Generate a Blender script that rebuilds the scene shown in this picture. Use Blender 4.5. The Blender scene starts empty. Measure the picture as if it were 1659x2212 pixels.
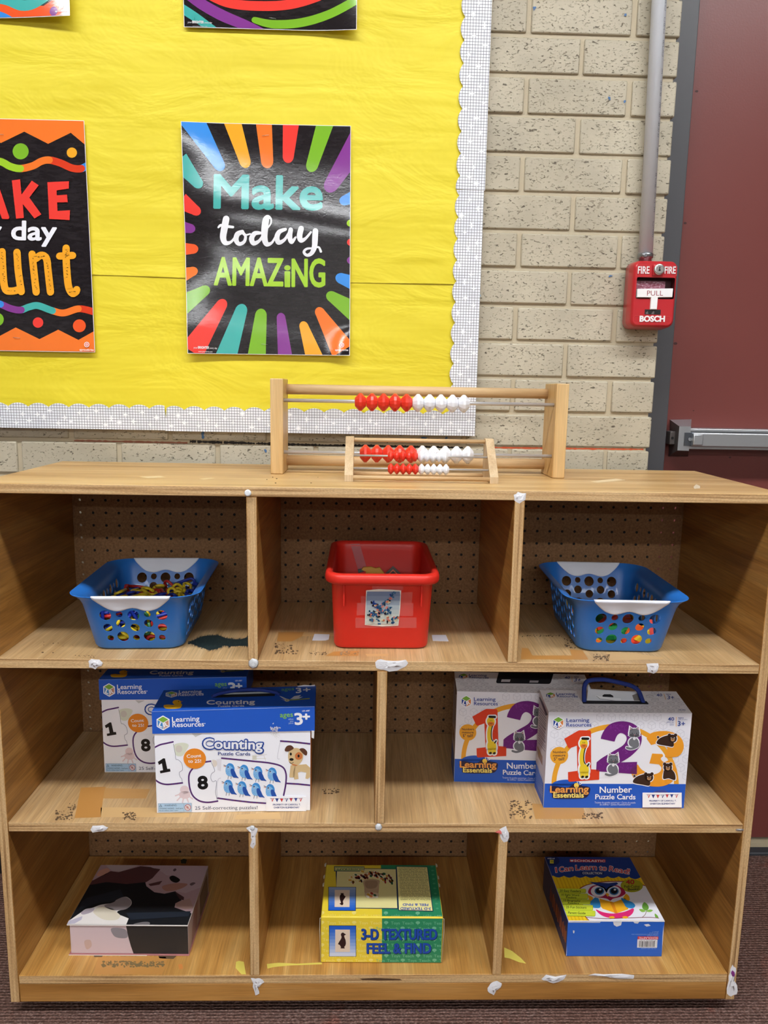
import bpy, bmesh, math, random
import numpy as np
from mathutils import Vector, Matrix
S = bpy.context.scene
C = S.collection
V = Vector
# ------------------------------------------------------------------ camera
ZF = .0255                                   # the cabinet stands this far above the carpet
CAM = V((-.01186, -1.49718, 1.01905 + ZF))
FPX = 1629.17
PITCH, YAW, ROLL = .16282, -.02749, .0181
def _basis():
    cp, sp = math.cos(PITCH), math.sin(PITCH)
    z = Matrix.Rotation(YAW, 3, 'Z')
    fw, rt, up = z @ V((0, cp, -sp)), z @ V((1, 0, 0)), z @ V((0, sp, cp))
    c, s = math.cos(ROLL), math.sin(ROLL)
    return c*rt + s*up, c*up - s*rt, fw
RT, UP, FW = _basis()
cam = bpy.data.objects.new('camera', bpy.data.cameras.new('camera'))
C.objects.link(cam)
m3 = Matrix((RT, UP, -FW)).transposed()
cam.matrix_world = Matrix.Translation(CAM) @ m3.to_4x4()
cam.data.sensor_fit = 'VERTICAL'; cam.data.sensor_height = 36; cam.data.sensor_width = 27
cam.data.lens = FPX/2212*36
cam.data.clip_start = .05
S.camera = cam
S.view_settings.view_transform = 'Standard'; S.view_settings.look = 'None'
S.view_settings.exposure = 0.0; S.view_settings.gamma = 1.0
S.view_settings.use_curve_mapping = False
# ------------------------------------------------------------------ light levels
LAMP_NEAR, LAMP_MID, LAMP_FAR = 35.0, 52.0, 85.0     # emission of the three rows of ceiling fixtures
WORLD = .55
w = bpy.data.worlds.new('world'); S.world = w; w.use_nodes = True
w.node_tree.nodes['Background'].inputs[0].default_value = (.93, .96, 1, 1)
w.node_tree.nodes['Background'].inputs[1].default_value = WORLD

# ------------------------------------------------------------------ measuring on the photograph
def ray(px, py): return FW + RT*((px-829.5)/FPX) - UP*((py-1106)/FPX)
def at_y(px, py, y): d = ray(px, py); return CAM + d*((y-CAM.y)/d.y)
def at_z(px, py, z): d = ray(px, py); return CAM + d*((z-CAM.z)/d.z)

# ------------------------------------------------------------------ materials
def lin(c):
    def f(v):
        v /= 255.0
        return v/12.92 if v <= .04045 else ((v+.055)/1.055)**2.4
    return (f(c[0]), f(c[1]), f(c[2]), 1)
_m = {}
def mat(name, col, rough=.5, metal=0, spec=.5, coat=0, bump=None, trans=0, alpha=1):
    if name in _m: return _m[name]
    m = bpy.data.materials.new(name); m.use_nodes = True
    nt = m.node_tree; b = nt.nodes['Principled BSDF']
    b.inputs['Base Color'].default_value = lin(col)
    b.inputs['Roughness'].default_value = rough
    b.inputs['Metallic'].default_value = metal
    b.inputs['Specular IOR Level'].default_value = spec
    b.inputs['Coat Weight'].default_value = coat
    b.inputs['Transmission Weight'].default_value = trans
    b.inputs['Alpha'].default_value = alpha
    if bump:
        sc, st, di = bump
        t = nt.nodes.new('ShaderNodeTexCoord'); n = nt.nodes.new('ShaderNodeTexNoise')
        n.inputs['Scale'].default_value = sc; n.inputs['Detail'].default_value = 4
        bp = nt.nodes.new('ShaderNodeBump'); bp.inputs['Strength'].default_value = st
        bp.inputs['Distance'].default_value = di
        nt.links.new(t.outputs['Object'], n.inputs['Vector'])
        nt.links.new(n.outputs['Fac'], bp.inputs['Height'])
        nt.links.new(bp.outputs['Normal'], b.inputs['Normal'])
    _m[name] = m
    return m
def ink(r, g, b, rough=.42):
    return mat('ink_%d_%d_%d_%d' % (r, g, b, rough*100), (r, g, b), rough, spec=.4)
class NT:
    """small helper to wire node materials"""
    def __init__(s, name):
        s.m = bpy.data.materials.new(name); s.m.use_nodes = True
        s.t = s.m.node_tree; s.b = s.t.nodes['Principled BSDF']
        s.out = s.t.nodes['Material Output']
        s.co = s.n('ShaderNodeTexCoord').outputs['Object']
    def n(s, typ, **k):
        nd = s.t.nodes.new(typ)
        for a, v in k.items(): setattr(nd, a, v)
        return nd
    def put(s, sock, v):
        if hasattr(v, 'is_output'): s.t.links.new(v, sock)
        else: sock.default_value = v
    def noise(s, vec, scale, detail=4, rough=.55, dist=0):
        nd = s.n('ShaderNodeTexNoise'); s.put(nd.inputs['Vector'], vec)
        nd.inputs['Scale'].default_value = scale; nd.inputs['Detail'].default_value = detail
        nd.inputs['Roughness'].default_value = rough; nd.inputs['Distortion'].default_value = dist
        return nd.outputs['Fac']
    def vor(s, vec, scale, feature='F1', rnd=1):
        nd = s.n('ShaderNodeTexVoronoi', feature=feature); s.put(nd.inputs['Vector'], vec)
        nd.inputs['Scale'].default_value = scale; nd.inputs['Randomness'].default_value = rnd
        return nd.outputs['Distance']
    def mp(s, scale=(1, 1, 1), loc=(0, 0, 0), rot=(0, 0, 0), vec=None):
        nd = s.n('ShaderNodeMapping'); s.put(nd.inputs['Vector'], vec or s.co)
        nd.inputs['Scale'].default_value = scale; nd.inputs['Location'].default_value = loc
        nd.inputs['Rotation'].default_value = rot
        return nd.outputs['Vector']
    def ramp(s, f, stops):
        nd = s.n('ShaderNodeValToRGB'); s.put(nd.inputs['Fac'], f)
        el = nd.color_ramp.elements
        while len(el) < len(stops): el.new(.5)
        for e, (p, c) in zip(el, stops):
            e.position = p; e.color = lin(c) if len(c) == 3 else c
        return nd.outputs['Color']
    def gray(s, f, a, b):
        return s.ramp(f, [(a, (0, 0, 0, 1)), (b, (1, 1, 1, 1))])
    def mix(s, f, a, b, typ='MIX'):
        nd = s.n('ShaderNodeMix', data_type='RGBA', blend_type=typ)
        s.put(nd.inputs[0], f)
        for k, v in ((6, a), (7, b)):
            if isinstance(v, tuple) and len(v) == 3: v = lin(v)
            s.put(nd.inputs[k], v)
        return nd.outputs[2]
    def math(s, op, a, b=0.0, c=None):
        nd = s.n('ShaderNodeMath', operation=op); s.put(nd.inputs[0], a); s.put(nd.inputs[1], b)
        if c is not None: s.put(nd.inputs[2], c)
        return nd.outputs[0]
    def xyz(s, vec=None):
        nd = s.n('ShaderNodeSeparateXYZ'); s.put(nd.inputs[0], vec or s.co)
        return nd.outputs
    def bump(s, h, st, dist, prev=None):
        nd = s.n('ShaderNodeBump'); s.put(nd.inputs['Height'], h)
        nd.inputs['Strength'].default_value = st; nd.inputs['Distance'].default_value = dist
        if prev: s.put(nd.inputs['Normal'], prev)
        s.put(s.b.inputs['Normal'], nd.outputs['Normal'])
        return nd.outputs['Normal']
    def base(s, c): s.put(s.b.inputs['Base Color'], lin(c) if isinstance(c, tuple) else c)
    def set(s, **k):
        for a, v in k.items(): s.put(s.b.inputs[a.replace('_', ' ')], v)

def wood(name, axis, lo, mid, hi, sc=1.0, rough=.42, fibre=.5, seed=0):
    q = NT(name)
    i = 'xyz'.index(axis)
    s1 = [1, 1, 1]; s1[i] = .07
    s2 = [1, 1, 1]; s2[i] = .03
    f1 = q.noise(q.mp(tuple(s1), (seed, seed*.7, seed*.3)), 22*sc, 5, .55, .9)
    f2 = q.noise(q.mp(tuple(s2), (seed, seed, 0)), 330*sc, 3, .6)
    f3 = q.noise(q.mp((1, 1, 1), (seed+3, 0, 0)), 4, 2)
    c = q.ramp(f1, [(.30, lo), (.52, mid), (.72, hi)])
    c = q.mix(fibre, c, q.ramp(f2, [(.3, (150, 150, 150)), (.75, (255, 255, 255))]), 'MULTIPLY')
    c = q.mix(.35, c, q.ramp(f3, [(.3, (190, 180, 165)), (.7, (255, 255, 255))]), 'MULTIPLY')
    q.base(c); q.set(Roughness=rough)
    q.bump(f2, .12, .0006)
    return q.m
def ply(name, across, seed=0):
    """striped edge of a plywood board; across = axis of the board's thickness"""
    q = NT(name)
    i = 'xyz'.index(across)
    s1 = [.02, .02, .02]; s1[i] = 1
    f1 = q.noise(q.mp(tuple(s1), (seed, 0, seed)), 260, 2, .5, .25)
    s2 = [.3, .3, .3]; s2[i] = 1
    f2 = q.noise(q.mp(tuple(s2)), 900, 3)
    c = q.ramp(f1, [(.30, (150, 112, 70)), (.45, (204, 164, 112)), (.62, (224, 190, 140)), (.8, (190, 150, 100))])
    c = q.mix(.45, c, q.ramp(f2, [(.3, (150, 140, 130)), (.7, (255, 255, 255))]), 'MULTIPLY')
    q.base(c); q.set(Roughness=.55); q.bump(f2, .2, .0006)
    return q.m

# ------------------------------------------------------------------ mesh building
class MB:
    def __init__(s): s.bm = bmesh.new(); s.mats = []
    def mi(s, m):
        if m not in s.mats: s.mats.append(m)
        return s.mats.index(m)
    def face(s, pts, m, smooth=False):
        vs = [s.bm.verts.new(p) for p in pts]
        try: f = s.bm.faces.new(vs)
        except ValueError: return None
        f.material_index = s.mi(m); f.smooth = smooth
        return f
    def box(s, x0, x1, y0, y1, z0, z1, m, bev=0, seg=2, M=None, fm=None):
        """fm: dict of face side ('-y','+z',..) -> material"""
        r = bmesh.ops.create_cube(s.bm, size=1)
        vs = r['verts']
        for v in vs:
            v.co = V(((x0+x1)/2+v.co.x*(x1-x0), (y0+y1)/2+v.co.y*(y1-y0), (z0+z1)/2+v.co.z*(z1-z0)))
        fs = {f for v in vs for f in v.link_faces}
        for f in fs:
            f.material_index = s.mi(m)
            if fm:
                f.normal_update(); n = f.normal
                k = max(range(3), key=lambda i: abs(n[i]))
                key = ('+' if n[k] > 0 else '-')+'xyz'[k]
                if key in fm: f.material_index = s.mi(fm[key])
        if bev:
            es = list({e for f in fs for e in f.edges})
            r = bmesh.ops.bevel(s.bm, geom=es, offset=bev, segments=seg, profile=.5, affect='EDGES')
            vs = list(set(v for f in r['faces'] for v in f.verts) | {v for v in vs if v.is_valid})
            for f in r['faces']: f.smooth = True
        if M: bmesh.ops.transform(s.bm, matrix=M, verts=vs)
        return vs
    def prism(s, pts, O, U, W, d, m, side=None, bev=0):
        """polygon pts (u,w) in the frame O,U,W pushed by vector d; the cap at O+d is the outside"""
        a = [O+U*p[0]+W*p[1] for p in pts]; b = [p+d for p in a]
        side = side or m
        va = [s.bm.verts.new(p) for p in a]; vb = [s.bm.verts.new(p) for p in b]
        fs = []
        f = s.bm.faces.new(vb); f.material_index = s.mi(m); fs.append(f)
        f = s.bm.faces.new(va[::-1]); f.material_index = s.mi(m); fs.append(f)
        n = len(pts)
        for i in range(n):
            f = s.bm.faces.new((va[i], va[(i+1) % n], vb[(i+1) % n], vb[i]))
            f.material_index = s.mi(side); fs.append(f)
        bmesh.ops.recalc_face_normals(s.bm, faces=fs)
        if bev:
            es = [e for e in fs[0].edges]
            bmesh.ops.bevel(s.bm, geom=es, offset=bev, segments=2, profile=.5, affect='EDGES')
    def loft(s, rings, m, cap0=True, cap1=True, smooth=True, closed=True):
        R = [[s.bm.verts.new(p) for p in r] for r in rings]
        n = len(R[0]); k = s.mi(m)
        for a, b in zip(R, R[1:]):
            for i in range(n if closed else n-1):
                j = (i+1) % n
                f = s.bm.faces.new((a[i], a[j], b[j], b[i])); f.material_index = k; f.smooth = smooth
        if cap0: f = s.bm.faces.new(R[0][::-1]); f.material_index = k
        if cap1: f = s.bm.faces.new(R[-1]); f.material_index = k
    def tube(s, pts, r, m, n=12, cap=True, smooth=True, radii=None, closed=False):
        pts = [V(p) for p in pts]
        rings = []
        N = len(pts); prev = None
        for i, p in enumerate(pts):
            if closed: t = pts[(i+1) % N]-pts[i-1]
            else: t = pts[min(i+1, N-1)]-pts[max(i-1, 0)]
            t.normalize()
            if prev is None:
                a = V((0, 0, 1)) if abs(t.z) < .9 else V((1, 0, 0))
                u = t.cross(a).normalized()
            else: u = (prev-t*prev.dot(t)).normalized()
            prev = u
            w_ = t.cross(u); rr = radii[i] if radii else r
            rings.append([p+u*rr*math.cos(2*math.pi*k/n)+w_*rr*math.sin(2*math.pi*k/n) for k in range(n)])
        if closed: rings.append(rings[0])
        s.loft(rings, m, cap and not closed, cap and not closed, smooth)
    def lathe(s, prof, O, axis, m, n=24, smooth=True):
        """prof: [(h, r)] along axis"""
        axis = V(axis).normalized()
        a = V((0, 0, 1)) if abs(axis.z) < .9 else V((1, 0, 0))
        u = axis.cross(a).normalized(); w_ = axis.cross(u)
        O = V(O)
        s.loft([[O+axis*h+(u*math.cos(2*math.pi*k/n)+w_*math.sin(2*math.pi*k/n))*r for k in range(n)] for h, r in prof], m, True, True, smooth)
    def build(s, name, parent=None, origin=None, autosmooth=None, merge=0):
        """origin: point (in the space the mesh was built in) that becomes the object's origin"""
        if merge: bmesh.ops.remove_doubles(s.bm, verts=s.bm.verts, dist=merge)
        bmesh.ops.recalc_face_normals(s.bm, faces=[f for f in s.bm.faces if f.smooth])
        if origin is not None: bmesh.ops.translate(s.bm, verts=s.bm.verts, vec=-V(origin))
        me = bpy.data.meshes.new(name); s.bm.to_mesh(me); s.bm.free()
        for m in s.mats: me.materials.append(m)
        o = bpy.data.objects.new(name, me); C.objects.link(o)
        if parent: o.parent = parent
        if origin is not None and not parent: o.location = origin
        return o

def tag(o, label=None, cat=None, group=None, kind=None):
    if label: o['label'] = label
    if cat: o['category'] = cat
    if group: o['group'] = group
    if kind: o['kind'] = kind
    return o
def thing(name, label, cat, loc=(0, 0, 0), rz=0, group=None, kind=None):
    o = bpy.data.objects.new(name, None); C.objects.link(o)
    o.empty_display_size = .03
    o.location = loc; o.rotation_euler = (0, 0, rz)
    return tag(o, label, cat, group, kind)
def copy_tree(o, parent=None):
    c = o.copy(); C.objects.link(c)
    if parent: c.parent = parent
    for ch in list(o.children): copy_tree(ch, c)
    return c

# ------------------------------------------------------------------ printed graphics
_g = {}
def glyphs(txt, bold=0.0, shear=0.0):
    k = (txt, bold, shear)
    if k in _g: return _g[k]
    cu = bpy.data.curves.new('txt', 'FONT'); cu.body = txt; cu.offset = bold; cu.shear = shear
    cu.resolution_u = (4 if len(txt) < 14 else 3) if len(txt) < 26 else 2
    o = bpy.data.objects.new('txt', cu); me = o.to_mesh()
    vs = [(v.co.x, v.co.y) for v in me.vertices]
    ps = [tuple(p.vertices) for p in me.polygons]
    o.to_mesh_clear(); bpy.data.objects.remove(o); bpy.data.curves.remove(cu)
    _g[k] = (vs, ps)
    return _g[k]
_cap = None
def cap_height():
    global _cap
    if _cap is None:
        v, _ = glyphs('H'); _cap = max(p[1] for p in v)
    return _cap
def homography(src, dst):
    A = []; b = []
    for (x, y), (u, v) in zip(src, dst):
        A.append([x, y, 1, 0, 0, 0, -u*x, -u*y]); b.append(u)
        A.append([0, 0, 0, x, y, 1, -v*x, -v*y]); b.append(v)
    h = np.linalg.solve(np.array(A, float), np.array(b, float))
    return lambda x, y: ((h[0]*x+h[1]*y+h[2])/(h[6]*x+h[7]*y+1), (h[3]*x+h[4]*y+h[5])/(h[6]*x+h[7]*y+1))
def clip_poly(pts, x0, x1, y0, y1):
    def cut(p, inside, inter):
        out = []
        for i in range(len(p)):
            a, b = p[i-1], p[i]
            if inside(b):
                if not inside(a): out.append(inter(a, b))
                out.append(b)
            elif inside(a): out.append(inter(a, b))
        return out
    def ix(x): return lambda a, b: (x, a[1]+(b[1]-a[1])*(x-a[0])/(b[0]-a[0]))
    def iy(y): return lambda a, b: (a[0]+(b[0]-a[0])*(y-a[1])/(b[1]-a[1]), y)
    for ins, it in ((lambda p: p[0] >= x0, ix(x0)), (lambda p: p[0] <= x1, ix(x1)),
                    (lambda p: p[1] >= y0, iy(y0)), (lambda p: p[1] <= y1, iy(y1))):
        if len(pts) < 3: return []
        pts = cut(pts, ins, it)
    return pts
def curve(pts, n=8, closed=False):
    """Catmull-Rom through pts"""
    P = [V((p[0], p[1])) for p in pts]; N = len(P); out = []
    for i in range(N if closed else N-1):
        g = (lambda k: P[k % N]) if closed else (lambda k: P[max(0, min(N-1, k))])
        p0, p1, p2, p3 = g(i-1), g(i), g(i+1), g(i+2)
        for j in range(n):
            t = j/n
            q = .5*((2*p1)+(p2-p0)*t+(2*p0-5*p1+4*p2-p3)*t*t+(3*p1-p0-3*p2+p3)*t**3)
            out.append((q.x, q.y))
    if not closed: out.append((P[-1].x, P[-1].y))
    return out
class Art:
    """flat printing: shapes drawn in picture units, laid on the face O + U*u + W*v just above it"""
    EPS = .00011
    def __init__(s, fmap, O, U, W, clip=None, wave=None, cell=None, base=0):
        s.f = fmap; s.O, s.U, s.W = V(O), V(U), V(W); s.N = s.U.cross(s.W).normalized()
        s.items = []; s.L = base; s.clip = clip; s.wave = wave; s.cell = cell
    def up(s, k=1): s.L += k; return s
    def poly(s, pts, m, L=None):
        q = [s.f(x, y) for x, y in pts]
        if s.clip: q = clip_poly(q, *s.clip)
        r = []
        for p in q:
            if not r or abs(p[0]-r[-1][0])+abs(p[1]-r[-1][1]) > 1e-7: r.append(p)
        if len(r) > 2: s.items.append((s.L if L is None else L, r, m))
    def rect(s, x0, y0, x1, y1, m): s.poly([(x0, y0), (x1, y0), (x1, y1), (x0, y1)], m)
    def rrect(s, x0, y0, x1, y1, r, m, n=5):
        p = []
        for cx, cy, a in ((x1-r, y0+r, -90), (x1-r, y1-r, 0), (x0+r, y1-r, 90), (x0+r, y0+r, 180)):
            for i in range(n+1):
                t = math.radians(a+90*i/n); p.append((cx+r*math.cos(t), cy+r*math.sin(t)))
        s.poly(p, m)
    def ell(s, cx, cy, rx, ry, m, rot=0, n=28, a0=0, a1=360):
        c, d = math.cos(math.radians(rot)), math.sin(math.radians(rot)); p = []
        full = a1-a0 >= 360
        for i in range(n if full else n+1):
            t = math.radians(a0+(a1-a0)*i/n); x, y = rx*math.cos(t), ry*math.sin(t)
            p.append((cx+x*c-y*d, cy+x*d+y*c))
        s.poly(p, m)
    def line(s, pts, w_, m, caps=True, widths=None, closed=False):
        P = [V((p[0], p[1])) for p in pts]
        if closed: P = P+[P[0]]
        ws = widths or [w_]*len(P); L0 = s.L
        for i in range(len(P)-1):
            a, b = P[i], P[i+1]
            t = (b-a)
            if t.length < 1e-6: continue
            t.normalize(); n = V((-t.y, t.x))
            wa, wb = ws[i]/2, ws[i+1]/2
            s.poly([tuple(a+n*wa), tuple(b+n*wb), tuple(b-n*wb), tuple(a-n*wa)], m, L0+i*.004)
        for i, p in enumerate(P):
            if (0 < i < len(P)-1) or caps or closed:
                s.L = L0+i*.004+.002; s.ell(p.x, p.y, ws[i]/2, ws[i]/2, m, n=10)
        s.L = L0
    def finger(s, b, wb, t, wt, m):
        """tapered finger with a round tip"""
        b, t = V(b), V(t); d = (t-b).normalized(); n = V((-d.y, d.x))
        p = [tuple(b+n*wb/2)]
        c = t-d*wt*.5
        for i in range(13):
            a = math.pi*i/12
            p.append(tuple(c+n*math.cos(a)*wt/2+d*math.sin(a)*wt*.62))
        p.append(tuple(b-n*wb/2)); s.poly(p, m)
    def text(s, txt, x0, y0, x1, y1, h, m, bold=0.0, arc=0, shear=0.0, flip=False):
        """baseline from (x0,y0) to (x1,y1), capital height h, in picture units (y down)"""
        fat = bold if bold >= .017 else 0
        vs, ps = glyphs(txt, 0 if fat else bold, shear)
        if not vs: return
        a = min(v[0] for v in vs); b = max(v[0] for v in vs)
        B = V((x1-x0, y1-y0)); L = B.length; B.normalize(); U_ = V((B.y, -B.x))
        if flip: U_ = -U_
        sx = L/(b-a); sy = h/cap_height(); out = []
        for x, y in vs:
            t = (x-a)*sx
            bow = arc*(1-(2*t/L-1)**2)
            p = V((x0, y0))+B*t+U_*(y*sy+bow); out.append((p.x, p.y))
        for f in ps: s.poly([out[i] for i in f], m)
        if fat:
            cnt = {}
            for f in ps:
                for i in range(len(f)): cnt[(f[i-1], f[i])] = 1
            wd = 2*fat*sy; L0 = s.L; q_ = 0
            for (i, j) in cnt:
                q_ += 1; s.L = L0+q_*.0012
                if (j, i) not in cnt:
                    P, Q = V(out[i]), V(out[j]); t = Q-P
                    if t.length < 1e-9: continue
                    n = V((-t.y, t.x)).normalized()*wd/2; e = t.normalized()*wd*.22
                    s.poly([tuple(P+n-e), tuple(Q+n+e), tuple(Q-n+e), tuple(P-n-e)], m)
                    if fat >= .03: s.L += .0006; s.ell(P.x, P.y, wd/2, wd/2, m, n=8)
            s.L = L0
    def into(s, mb):
        for L, q, m in s.items:
            o = s.N*(s.EPS*(L+1))
            pts = [s.O+s.U*u+s.W*v+o for u, v in q]
            ar = sum(q[i-1][0]*q[i][1]-q[i][0]*q[i-1][1] for i in range(len(q)))
            if ar < 0: pts.reverse()
            mb.face(pts, m)
def frame_box(px, scale, ox, oy):
    """picture crop coordinates -> photograph pixels"""
    return (px[0]/scale+ox, px[1]/scale+oy)
# ------------------------------------------------------------------ the room
def brick_material(name, body, seed):
    q = NT(name)
    n1 = q.noise(q.mp((1, 1, 1), (seed, 0, 0)), 9, 4)
    n2 = q.noise(q.mp((.55, 1, 1), (seed, 2, 0)), 260, 3, .6, .3)
    n3 = q.noise(q.mp((.5, 1, 1.1), (0, seed, 0)), 230, 4, .65, .5)
    n4 = q.noise(q.mp((1, 1, 1)), 2.3, 3)
    c = q.ramp(n1, [(.3, tuple(v*.93 for v in body)), (.7, tuple(min(255, v*1.05) for v in body))])
    c = q.mix(.35, c, q.ramp(n4, [(.35, (205, 196, 178)), (.65, (255, 255, 255))]), 'MULTIPLY')
    pits = q.gray(n3, .61, .66)
    fine = q.gray(n2, .615, .69)
    c = q.mix(q.math('MULTIPLY', pits, .85), c, (62, 50, 38))
    c = q.mix(q.math('MULTIPLY', fine, .5), c, (96, 82, 62))
    q.base(c); q.set(Roughness=.55)
    h = q.math('SUBTRACT', q.math('MULTIPLY', n2, .35), q.math('ADD', pits, q.math('MULTIPLY', fine, .4)))
    q.bump(h, .8, .0014)
    return q.m
BRICK = brick_material('painted_brick', (190, 182, 161), 0)
MORTAR = mat('painted_mortar', (186, 174, 148), .7, bump=(300, .5, .001))
GRIME = [mat('crayon_orange', (196, 88, 50), .7), mat('crayon_black', (38, 34, 32), .8), mat('paint_blue', (70, 112, 160), .6)]
CRS, BL_ = .06874, .1935                                             # course height, brick length
ZK0 = 1.6628 + ZF
XE = .559                                                            # brick edge beside the door
def build_wall():
    mb = MB(); rnd = random.Random(4)
    k0 = -int((2.72-ZK0)/CRS)-1
    for k in range(k0, 26):
        zt_, zb_ = ZK0-CRS*k, ZK0-CRS*(k+1)                          # joint lines above and below this course
        if zb_ < -.02: break
        x = (.3794 if k % 2 == 0 else .2787)+BL_*3
        xs = []
        while x > -1.75: xs.append(x); x -= BL_
        xs.append(-1.75); xs.sort()
        for a, b in zip(xs, xs[1:]):
            if a > XE-.012: continue
            j = rnd.uniform(0, .0018)
            x0 = a+.0042+rnd.uniform(-.001, .001)
            x1 = min(b-.0042+rnd.uniform(-.001, .001), XE+rnd.uniform(-.0012, .0012))
            z0, z1 = zb_+.0036+rnd.uniform(-.0006, .0006), zt_-.0036+rnd.uniform(-.0006, .0006)
            mb.box(x0, x1, j, .09, max(0, z0), min(2.72, z1), BRICK, .0028, 2)
    mb.box(-1.75, XE-.006, .0052, .12, 0, 2.72, MORTAR)
    plain = mat('painted_block', (196, 186, 162), .6, bump=(120, .4, .002))
    mb.box(-4, -1.75, 0, .12, 0, 2.72, plain)
    mb.box(XE-.006, 1.66, 0, .12, 2.2, 2.72, plain)
    mb.box(1.66, 4, 0, .12, 0, 2.72, plain)
    o = mb.build('wall_back'); tag(o, kind='structure'); mb = MB()
    # crayon and paint marks rubbed on the joints and bricks
    def mark(pts, m, y):
        P = [at_y(px, py, y) for px, py in pts]
        mb.face(P, m)
    def streak(p0, p1, w_, m, y, n, seed):
        r = random.Random(seed); a, b = at_y(*p0, y), at_y(*p1, y)
        top = []; bot = []
        for i in range(n+1):
            p = a+(b-a)*i/n; h = w_*(.35+.65*r.random())
            top.append(p+V((0, 0, h))); bot.append(p-V((0, 0, h*r.uniform(.5, 1))))
        for i in range(n):
            if r.random() < .97: mb.face([bot[i], bot[i+1], top[i+1], top[i]], m)
    streak((160, 952), (405, 957), .0028, mat('crayon_rust', (150, 96, 74), .7), .0048, 40, 1)
    streak((410, 954), (760, 964), .0036, GRIME[1], .0046, 130, 2)
    streak((740, 962), (1000, 968), .0036, GRIME[1], .0046, 100, 12)
    streak((1060, 967), (1390, 971), .0026, GRIME[0], .0048, 60, 3)
    for px, py, a, b in ((440, 940, 6, 9), (573, 973, 5, 5), (912, 947, 12, 5), (966, 948, 6, 6), (1316, 213, 4, 5), (1350, 221, 4, 5), (1318, 597, 6, 3), (1155, 18, 4, 6), (1352, 32, 6, 3)):
        r = random.Random(px)
        for j in range(4):
            dx, dy = r.uniform(-a, a)*.6, r.uniform(-b, b)*.6
            mark([(px+dx+r.uniform(.3, .6)*a*math.cos(t*1.05), py+dy+r.uniform(.3, .6)*b*math.sin(t*1.05)) for t in range(5, -1, -1)], GRIME[2], -.0003-j*.00015)
    mb.build('wall_marks', o)
build_wall()

def carpet_material():
    q = NT('carpet')
    X = q.xyz()
    n0 = q.noise(q.mp((1, 1, 1)), 3.2, 3)
    nb = q.noise(q.mp((1, 1, 1)), 60, 2)
    yy = q.math('ADD', q.math('MULTIPLY', X[1], 160), q.math('MULTIPLY', nb, .45))
    row = q.math('ABSOLUTE', q.math('SINE', q.math('MULTIPLY', yy, math.pi)))
    loop = q.vor(q.mp((.75, 1, 1)), 300, 'F1', .9)
    fib = q.noise(q.mp((1, 1, 1)), 700, 3, .7)
    c = q.ramp(q.noise(q.mp((1, 1.6, 1)), 130, 4, .7), [(.32, (112, 80, 72)), (.5, (156, 124, 114)), (.66, (182, 154, 146))])
    c = q.mix(q.gray(n0, .42, .62), c, q.mix(.6, c, (150, 110, 96)))
    c = q.mix(q.gray(q.noise(q.mp((1, 1, 1), (7, 3, 0)), 14, 2), .62, .7), c, q.mix(.4, c, (176, 96, 74)))
    c = q.mix(.55, c, q.ramp(row, [(.0, (112, 100, 98)), (.55, (255, 255, 255))]), 'MULTIPLY')
    c = q.mix(.6, c, q.ramp(loop, [(.1, (255, 255, 255)), (.6, (96, 84, 80))]), 'MULTIPLY')
    q.base(c); q.set(Roughness=.95, Specular_IOR_Level=.15)
    h = q.math('ADD', q.math('MULTIPLY', row, .8), q.math('SUBTRACT', q.math('MULTIPLY', fib, .5), q.math('MULTIPLY', loop, .9)))
    q.bump(h, .9, .0035)
    return q.m
mb = MB(); mb.box(-4, 4, -10, .0625, -.05, 0, carpet_material()); tag(mb.build('floor'), kind='structure')
mb = MB(); mb.box(-4, 4, -10, .12, 2.74, 2.8, mat('ceiling_tile', (226, 226, 222), .9, bump=(80, .3, .003))); tag(mb.build('ceiling'), kind='structure')
wp = mat('room_wall_paint', (168, 166, 158), .7, bump=(60, .1, .001))
for nm, a in (('wall_left', (-4.1, -4, -10, .12)), ('wall_right', (4, 4.1, -10, .12)), ('wall_front', (-4, 4, -10.1, -10))):
    mb = MB(); mb.box(*a, 0, 2.74, wp); tag(mb.build(nm), kind='structure')
mb = MB(); mb.box(-4, XE-.012, -.006, -.0004, .0005, .1, mat('dark_strip_black', (22, 22, 24), .5), .001); tag(mb.build('dark_strip_back'), kind='structure')  # black strip added to darken the wall's foot left of the cabinet
# threshold under the door: dark rubber reducer on the carpet's edge, worn metal sill behind it
mb = MB()
rub = mat('rubber_strip', (46, 50, 56), .5, bump=(200, .3, .001))
sill = mat('worn_sill', (150, 138, 112), .6, bump=(90, .6, .002))
mb.prism([(0.0625, -.02), (.0625, .004), (.066, .0065), (.0855, .0065), (.0855, -.02)], V((.56, 0, 0)), V((0, 1, 0)), V((0, 0, 1)), V((1.08, 0, 0)), rub)
mb.prism([(.0857, -.02), (.0857, .004), (.092, .012), (.098, .0165), (.12, .0165), (.12, -.02)], V((.56, 0, 0)), V((0, 1, 0)), V((0, 0, 1)), V((1.08, 0, 0)), sill)
tag(mb.build('trim_1'), kind='structure')
# grey steel door frame
mb = MB(); FR = mat('frame_grey', (74, 74, 78), .42, bump=(35, .12, .002))
mb.box(.563, .6148, .06, .12, 0, 2.12, FR, .0015)
mb.box(1.555, 1.61, .06, .12, 0, 2.12, FR, .0015)
mb.box(.563, 1.61, .06, .12, 2.12, 2.19, FR, .0015)
tag(mb.build('trim_2'), kind='structure')

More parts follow.
